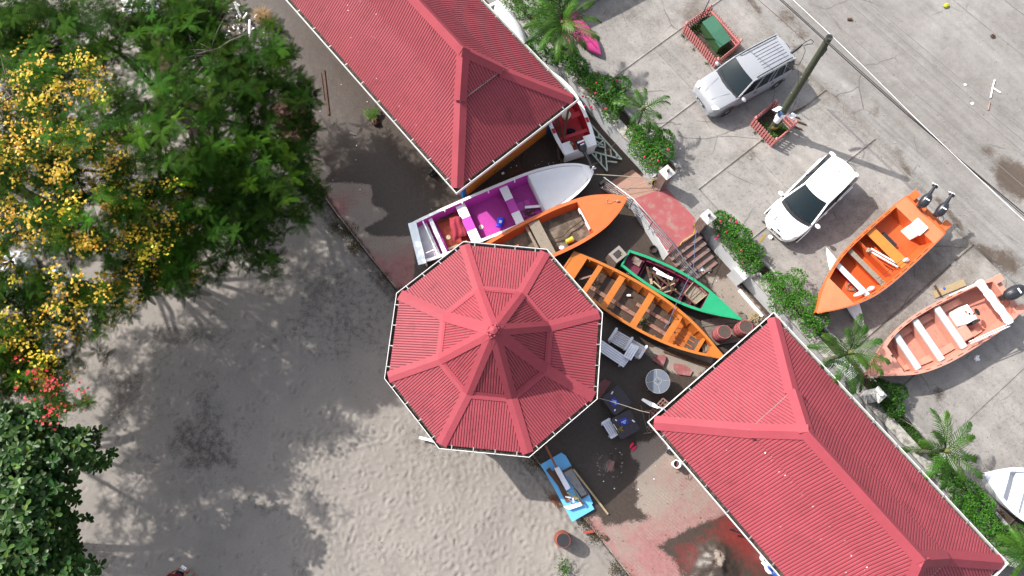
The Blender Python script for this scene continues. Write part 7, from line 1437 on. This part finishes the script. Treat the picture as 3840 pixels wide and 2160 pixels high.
# fallen lattice gate between wall and boat
gg=thing('broken_gate','fallen pale green lattice gate lying on the silt below the white wall','gate',tuple(at(2260,560,.05))); m_gate=M('pale_green_paint',shd(146,158,150),.6,dirt=shd(110,104,98),dcov=.35)
for k,(a_,b_) in enumerate((((2212,462),(2332,598)),((2332,598),(2215,566)),((2204,557),(2277,641)),((2277,641),(2266,523)),((2228,512),(2266,523)),((2216,566),(2266,523)),((2245,548),(2272,555)),((2212,462),(2226,512)),((2244,496),(2246,516)),((2289,560),(2293,590)),((2311,578),(2314,596)),((2278,605),(2314,609)),((2234,572),(2236,590)),((2253,578),(2255,612)),((2212,545),(2213,560)),((2231,528),(2262,545)))): MB().beam(at(*a_,.10+.02*(k%3)),at(*b_,.10+.02*(k%3)),.06,.04).build('gate_bar',m_gate,gg)
board('old plank stranded beside the fallen gate',(2276,545),(2286,580),.12,.03,.03,.03,m_brownw)
board('grey plank beneath the outboard engine of the red and white boat',(2102,605),(2190,588),.10,.04,.06,.06,m_gdeck)
board('short grey post stub left of the red and white boat',(2092,560),(2098,600),.10,.06,.05,.05,m_gdeck)
MB().tube([at(1960,612,.05),at(1962,590,.1),at(1972,572,.1)],[.03,.025,.015],6).build('driftwood',m_twig,label='driftwood stick standing out of the dark silt by the orange wall',cat='driftwood')
board('flat broken board on the silt by the white boat',(1905,658),(1955,632),.22,.03,.02,.02,m_brownw); MB().box(at(1886,650,.03),(.12,.09,.03),rz=.5).build('white_carton',m_bwhite,label='small white carton on the silt beside the white boat',cat='carton')
# blue board with rubble
bb=thing('blue_board','large sky blue board piled with timber, straddling the terrace edge','board',tuple(at(2130,1820,.1)))
MB().slab([at(x,y,.14) for x,y in ((2027,1742),(2105,1697),(2122,1709),(2142,1744),(2208,1851),(2223,1887),(2219,1892),(2229,1909),(2146,1957),(2080,1834))],.03).build('board_sheet',paint('sky_blue_paint',(.10,.34,.62),.4,(.12,.36,.60),.2,3,.05),bb)
def brd(lb,q,z,m,name='board',cat='board',th=.04): return MB().slab([at(x,y,z) for x,y in q],th).build(name,m,label=lb,cat=cat)
m_gybd=M('scuffed_grey_board',lin(176,176,182),.7,var=.1,dirt=lin(120,118,118),dscale=4,dcov=.38)
brd('wide scuffed grey panel with a brown frame on the blue board',[(2108,1766),(2144,1747),(2208,1855),(2182,1872)],.20,m_brownw,'framed_panel','panel'); brd('pale scuffed face of the framed panel on the blue board',[(2112,1775),(2144,1757),(2202,1852),(2181,1862)],.215,m_gybd,'panel_face','panel',.012)
brd('long pale grey box section lying lengthwise on the blue board',[(2078,1756),(2096,1750),(2140,1830),(2124,1840)],.27,m_slat2,'grey_box_section','beam',.07)
brd('dark brown rotten plank along the left side of the blue board',[(2048,1764),(2060,1752),(2132,1856),(2120,1858)],.24,m_brownw,'rotten_plank','plank'); brd('second brown plank under the grey box section',[(2068,1770),(2084,1760),(2136,1880),(2122,1884)],.20,M('red_brown_wood',lin(132,92,66),.8,var=.2,grain=(1,5,5)),'rotten_plank','plank')
board('orange varnished post leaning from under the octagon onto the blue board',(2046,1672),(2086,1752),.075,.05,.75,.30,M('varnished_post',lin(186,100,50),.5,var=.12)); board('long pale square post beside the blue board',(2150,1760),(2280,1928),.07,.06,.30,.05,m_palew)
brd('white plank with scribbles across the foot of the blue board',[(2112,1900),(2176,1884),(2183,1896),(2134,1912)],.30,m_bwhite,'white_plank','plank')
for k,(a_,b_,m) in enumerate((((2126,1848),(2168,1870),m_yel),((2120,1862),(2140,1866),m_slat2),((2135,1852),(2150,1862),m_palew),((2140,1866),(2160,1872),m_palew),((2160,1850),(2185,1895),m_plank),((2130,1868),(2146,1890),m_pinkwash),((2150,1830),(2172,1880),M('khaki_board',lin(160,154,120),.8)),((2170,1870),(2188,1890),m_brownw),((2148,1868),(2152,1884),m_bwhite))): MB().beam(at(*a_,.32+.01*k),at(*b_,.34),.05,.03).build('splinter',m,label=('bright yellow','thin grey','short pale','second short pale','grey brown','pink washed','broad khaki','dark brown','small white')[k]+' wooden splinter in the rubble on the blue board',cat='splinter',group='splinters on the blue board')
# barrel on the sand
bs_=barrel('round barrel with orange rim and dark lid standing on the sand','x' and (2106,2017),-.17,.30,.85,M('orange_barrel_paint',lin(196,104,84),.7,dirt=lin(150,90,76),dcov=.35),M('black_lid',lin(52,52,58),.6),hoop=M('barrel_hoop_o',lin(150,84,70),.7),lean=(-.0,.0))
board('small red painted board scrap beside the terrace edge',(2187,1997),(2225,1993),.09,.03,.0,.02,M('red_scrap',lin(206,90,76),.6),'red_board','board'); MB().box(at(2268,2016,.08),(.15,.13,.10),rz=.6).build('wooden_box',m_brownw,label='small open wooden box at the terrace edge',cat='box')
board('white plank sticking out from under the octagon onto the sand',(1572,1640),(1650,1660),.10,.04,.05,.05,m_bwhite,'white_plank'); board('short brown timber under the octagon gutter',(2010,1687),(2036,1680),.08,.04,.05,.05,m_brownw)
for k,(x,y,m,lb,a) in enumerate(((2161,1804,M('bottle_blue',lin(110,150,214),.3),'blue plastic bottle',-.8),(1268,692,M('bottle_grey',lin(160,166,176),.3),'clear bottle',-.5),(1283,1077,M('bottle_grey',lin(160,166,176),.3),'grey bottle',.2),(2360,716,M('bottle_grey',lin(160,166,176),.3),'clear bottle on the ramp',-.6),(1278,853,m_bwhite,'curved white scrap at the weeds',-.8))):
    z=.04 if k<4 else -.05; 
    if k==3: z=.5
    if k==1: x,y=1322,502
    p=at(x,y,z); d=Vector((math.cos(a),math.sin(a),0)); MB().tube([p-d*.13,p+d*.05,p+d*.09,p+d*.13],[.035,.035,.014,.014],8).build('bottle',m,label=(lb+(' on the dark silt near the rubble island',' on the dark terrace below the uprooted palm',' lying on the shaded sand left of the terrace','','')[k]),cat='bottle' if k<4 else 'scrap',smooth=True)
# beach person at the bottom edge
pc=at(716,2152,-.15); PT=thing('person','person in dark red shirt holding a white controller, cut by the bottom edge','person',tuple(pc),R(60))
def skinned(name,J,E,rad,mat,parent,sub=2):
    me=bpy.data.meshes.new(name); me.from_pydata(J,E,[]); o=linkmesh(name,me,mat,parent); o.modifiers.new('skin','SKIN'); lay=me.skin_vertices[0].data
    for i,r_ in enumerate(rad): lay[i].radius=(r_,r_)
    lay[0].use_root=True; md=o.modifiers.new('sub','SUBSURF'); md.levels=sub; md.render_levels=sub; return o
m_skin=M('brown_skin',shd(120,78,58),.55,var=.06,bump=0); m_shirt=M('dark_red_shirt',shd(96,16,34),.85,var=.15,bump=.4,bscale=15); m_short=M('navy_shorts',shd(34,38,66),.85); m_hair=M('black_hair',(.015,.012,.01),.8)
J=[(0,0,.95),(0,0,1.15),(0,0,1.36),(.02,0,1.48),(.05,0,1.60),(0,.19,1.40),(.10,.27,1.14),(.32,.12,1.12),(0,-.19,1.40),(.10,-.27,1.14),(.32,-.12,1.12),(0,.10,.88),(.03,.11,.48),(0,.12,.07),(.14,.13,.03),(0,-.10,.88),(.0,-.11,.48),(-.04,-.12,.07),(.10,-.13,.03)]
E2=[(0,1),(1,2),(2,3),(3,4),(2,5),(5,6),(6,7),(2,8),(8,9),(9,10),(0,11),(11,12),(12,13),(13,14),(0,15),(15,16),(16,17),(17,18)]
skinned('body',J,E2,[.15,.14,.15,.06,.05,.07,.048,.035,.07,.048,.035,.10,.07,.05,.04,.10,.07,.05,.04],m_skin,PT)
MB().blob((.08,0,1.68),(.10,.08,.125),16).build('head',m_skin,PT,local=True,smooth=True); MB().blob((.05,0,1.72),(.105,.09,.115),16).build('hair',m_hair,PT,local=True,smooth=True)
skinned('shirt',[(0,0,.92),(0,0,1.15),(0,0,1.38),(0,.20,1.42),(.05,.25,1.26),(0,-.20,1.42),(.05,-.25,1.26)],[(0,1),(1,2),(2,3),(3,4),(2,5),(5,6)],[.185,.175,.18,.095,.075,.095,.075],m_shirt,PT)
skinned('shorts',[(0,0,.92),(0,.11,.80),(.02,.12,.58),(0,-.11,.80),(0,-.12,.58)],[(0,1),(1,2),(0,3),(3,4)],[.165,.12,.105,.12,.105],m_short,PT)
for sg in (1,-1):
    for k in range(4): b=Vector((.34,sg*(.115-.018*k+.02),1.12)); MB().tube([b,b+Vector((.05,-sg*.02,.02)),b+Vector((.075,-sg*.045,.0)),b+Vector((.07,-sg*.06,-.02))],[.011,.010,.009,.008],6).build('finger',m_skin,PT,local=True,smooth=True)
    MB().tube([(.33,sg*.10,1.14),(.37,sg*.06,1.17),(.38,sg*.035,1.165)],[.013,.012,.010],6).build('thumb',m_skin,PT,local=True,smooth=True)
ctl=thing('controller','white remote controller held by the person in the dark red shirt','controller',tuple(WM[PT.name]@Vector((.42,0,1.12))),R(60)); MB().box((0,0,.02),(.11,.20,.04)).build('controller_body',m_bwhite,ctl,local=True,bevel=.012)
for sg in (1,-1): MB().lathe((.0,sg*.06,.04),[(.012,0),(.006,.02),(.012,.03)],10).build('joystick',m_black,ctl,local=True)
# ================================================================ UNDER THE TREES
m_rdeck=M('red_deck_paint',lin(140,82,84),.8,var=.2,scale=4,dirt=lin(120,96,86),dscale=4,dcov=.42,bump=.4)
deck('faded red slatted boardwalk seen through the gaps of the upper left trees',[(530,20),(640,250),(600,300),(480,70)],.1,26,m_rdeck,'boardwalk',.12)
deck('faded red slatted boardwalk end at the right edge of the green tree',[(1100,330),(1190,470),(1090,560),(1000,420)],.08,24,m_rdeck,'boardwalk',.14)
deck('faded red slatted boardwalk piece in the middle of the upper left trees',[(690,320),(815,400),(760,440),(640,360)],.2,20,m_rdeck,'boardwalk',.12)
deck('dark tilted boards below the middle boardwalk piece',[(600,360),(660,400),(600,500),(545,450)],.3,5,m_brownw,'fallen_wall_panel',.05,'panel')
cloth('white_sheet','large pale plastic sheet over rubble at the top edge',[(452,-20),(600,-20),(590,40),(458,50)],.5,m_bwhite2,9,.10,cat='sheet')
MB().lathe(at(5,1010,.4)+Vector((.3,0,0)),[(.9,-.4),(.8,.0),(.5,.3),(.1,.36)],20).build('white_tank',m_bwhite2,label='rounded white tank half hidden under the yellow tree',cat='tank')
cloth('white_sheet','white plastic sheet under the yellow blossom near the left edge',[(150,1010),(260,1010),(250,1080),(170,1075)],.4,m_bwhite2,10,.08,cat='sheet')
board('white painted post in the rubble at the top, nearest the straw clump',(903,65),(880,8),.11,.08,.2,.5,m_bwhite,'white_post','post'); board('white painted post standing below the straw clump',(936,75),(935,140),.07,.06,.15,.2,m_bwhite,'white_post','post'); board('short white batten between the two posts',(912,70),(926,48),.07,.05,.2,.3,m_bwhite,'white_batten','batten')
board('grey beam slanting over the rubble near the top edge',(770,62),(890,-14),.16,.08,.4,.5,m_gdeck,'beam','beam'); board('weathered thin plank lying alone on the dark terrace',(1213,262),(1232,430),.09,.04,.03,.03,m_brownw); board('thin cane beside the lone weathered plank',(1203,270),(1216,375),.02,.02,.03,.03,m_twig,'cane','cane'); board('small pale batten at the terrace edge below the green tree',(1194,686),(1217,692),.05,.02,.03,.03,m_palew,'batten','batten')
rub=random.Random(77); cols=[m_bwhite,m_bwhite2,m_palew,m_stone,m_blue,m_yel,M('scrap_red',lin(196,80,76),.6),m_slat2,m_brownw,m_gdeck]; nm=['white','chalky','straw coloured','brown grey','blue','yellow','red','light grey','dark brown','grey wooden']
gr={}
for k in range(150):
    x=rub.choice((880,860,900,820,790,600,700,650,930))+rub.gauss(0,35); y=rub.choice((40,90,110,60,130))+rub.gauss(0,28); i=rub.choice((0,0,0,1,1,2,3,3,4,5,6,7,8,9)); s=rub.uniform(.02,.075)
    mb=gr.setdefault(i,MB()); p=at(x,y,rub.uniform(.02,.2)); mb.box(p,(s*rub.uniform(.8,3),s,s*.6),rz=rub.uniform(0,3))
for i,mb in gr.items(): mb.build('rubble',cols[i],label=nm[i]+' rubbish bits in the debris pile at the top left',cat='rubble',kind='stuff')
sc=thing('straw_clump','round clump of dry straw at the edge of the rubble near the top','straw',tuple(at(985,60,.0))); mb=MB(); cS=at(985,60,.1)
for k in range(420):
    a=rub.uniform(0,2*PI); r0=rub.uniform(0,.25); l_=rub.uniform(.15,.40); d=Vector((math.cos(a),math.sin(a),rub.uniform(-.25,.5))); p=cS+d*r0+UPV*rub.uniform(0,.15); s_=Vector((-d.y,d.x,0))*.006; q=p+d*l_-UPV*.1*rub.random(); mb.add([p-s_,p+s_,q+s_*.4,q-s_*.4],[(0,1,2,3)])
mb.build('straw',M('dry_straw',lin(206,168,116),.9,var=.35,scale=12,bump=0,trans=.2),sc,kind='stuff')
# scattered pebbles and litter
def litter(name,label,region_,z,n,smin,smax,mat,seed,flat=.5):
    r=random.Random(seed); mb=MB()
    for k in range(n):
        (x0,y0,x1,y1)=region_[k%len(region_)]; p=at(r.uniform(x0,x1),r.uniform(y0,y1),z); s=r.uniform(smin,smax); a=r.uniform(0,PI)
        V=[p+Vector((math.cos(a+q*PI/2.5)*s*r.uniform(.7,1.3),math.sin(a+q*PI/2.5)*s*r.uniform(.6,1.1),0)) for q in range(5)]; mb.add(V+[v+UPV*s*flat for v in V],[(5,6,7,8,9)]+[(i,(i+1)%5,5+(i+1)%5,5+i) for i in range(5)])
    return mb.build(name,mat,label=label,cat='litter',kind='stuff')
litter('pebbles','pale pebbles and crumbs scattered on the concrete and road',[(2550,0,3840,700),(2900,300,3840,1100),(3200,1200,3840,1700),(3380,700,3700,1050)],ZP+.004,330,.008,.026,M('pale_pebble',(.28,.265,.25),.9),1)
litter('dark_crumbs','dark crumbs and leaf bits scattered on the concrete and road',[(2550,0,3840,700),(2300,200,2900,700),(3300,1200,3840,1800),(3000,0,3840,700)],ZP+.003,300,.007,.022,M('dark_crumb',(.05,.036,.027),.9),2,.3)
litter('gutter_stones','stones and broken concrete bits along the dirt gutter',[(2820,20,2900,120),(2930,160,3010,250),(3080,320,3160,400),(3240,480,3330,580),(3330,570,3400,650),(3400,640,3470,710)],ZP-.02,200,.010,.028,M('gutter_stone',(.2,.187,.173),.9,var=.3),3,.6)
litter('rubble_island','grey rubble crumbs on the little silt heap in front of the blue board',[(2235,1700,2335,1790),(2255,1720,2310,1770)],.03,150,.012,.045,M('rubble_crumb',shd(104,96,88),.9),14,.6)
brd('broken reddish tile shard on the little rubble heap',[(2290,1730),(2306,1729),(2300,1750),(2276,1772),(2280,1750)],.14,M('shard',shd(120,84,82),.8),'tile_shard','shard',.03)
litter('white_scraps','small white scraps scattered on the dark silt',[(1150,250,1700,900),(2250,1600,2500,1850),(2450,900,2800,1150),(1900,600,2100,640)],.012,46,.010,.028,m_bwhite,4)
litter('leaf_litter','brown leaf litter scattered over the terrace',[(1100,100,1700,700),(2150,1750,2700,2150),(2600,1000,2850,1200)],.01,260,.008,.03,M('leaf_litter',(.09,.06,.04),.9,var=.4),5,.2)
litter('sand_twigs','small dark twigs and shells on the beach sand',[(700,1100,2100,2150),(400,1400,1500,2150)],-.13,220,.008,.024,M('dark_crumb2',(.09,.075,.06),.9),6,.4)
sticks('roots','reddish dry roots on the sand beside the blue board',(2080,1880),-.08,26,.45,M('red_root',lin(150,96,70),.9),.10,31,'roots',.008,dirn=-.9)
for k,(q,m,lb) in enumerate(((((3730,300),(3722,330),(3715,366)),m_bwhite,'white twisted tape upper piece on the road'),(((3722,328),(3752,348)),m_bwhite,'short white tape piece on the road'),(((3712,380),(3706,412)),M('pinkish_rag',lin(206,166,156),.8),'pinkish rag strip on the road below the white tape'))): MB().tube([at(x,y,ZP+.03) for x,y in q],[.03]*len(q),5).build('tape_scrap',m,label=lb,cat='tape')
MB().blob(at(3549,20,ZP+.06),(.14,.10,.06),10,.2,rot=.4,seed=6).build('yellow_bag',M('bright_yellow',lin(236,240,60),.5),label='bright yellow bag on the road at the top edge',cat='bag')
MB().box(at(3187,72,ZP+.04),(.20,.09,.07)).build('brown_block',m_brownw,label='small brown open block on the road near the top',cat='block'); MB().blob(at(3724,136,ZP+.02),(.10,.12,.03),9,.3,rot=.7).build('dark_stone',m_darkmud,label='dark wet lump on the road near the right edge',cat='lump')
for k,(x,y) in enumerate(((3620,317),(3646,388))): MB().box(at(x,y,ZP+.01),(.11,.10,.02),rz=.5).build('paper_scrap',m_bwhite,label='white paper scrap on the road, '+('upper' if k==0 else 'lower')+' of the two',cat='paper',group='white paper scraps')
T=thing('hub_cap','grey round washer like disc with a hole on the concrete below the orange boat','disc',tuple(at(3574,987,ZP))); MB().lathe(at(3574,987,ZP+.006),[(.12,0),(.12,.012),(.02,.014)],20).build('disc_plate',M('pale_disc',lin(170,168,165),.8),T)
T=thing('concrete_cover','pale round concrete cover in the parking slab above the white hatchback','cover',tuple(at(3095,538,ZP))); MB().lathe(at(3095,538,ZP+.006),[(.115,0),(.115,.010),(.02,.012)],20).build('cover_plate',M('pale_cover',lin(196,190,184),.85),T)
MB().box(at(2812,592,ZP+.02),(.12,.07,.03),rz=-.6).build('pale_chip',M('pale_cover',(.5,.5,.5)),label='small pale chip beside the dark drain patch',cat='chip')
cloth('paper_sheet','torn white paper on the concrete below the salmon pink boat',[(3650,1335),(3672,1328),(3672,1352),(3658,1356)],ZP+.01,m_bwhite,14,.01,cat='paper')
MB().slab([at(x,y,ZP+.012) for x,y in ((2843,906),(2868,876),(2874,882),(2851,910))],.006).build('parking_line',paint('yellow_line',lin(206,170,70),.8,lin(180,165,130),.42,9),kind='structure')
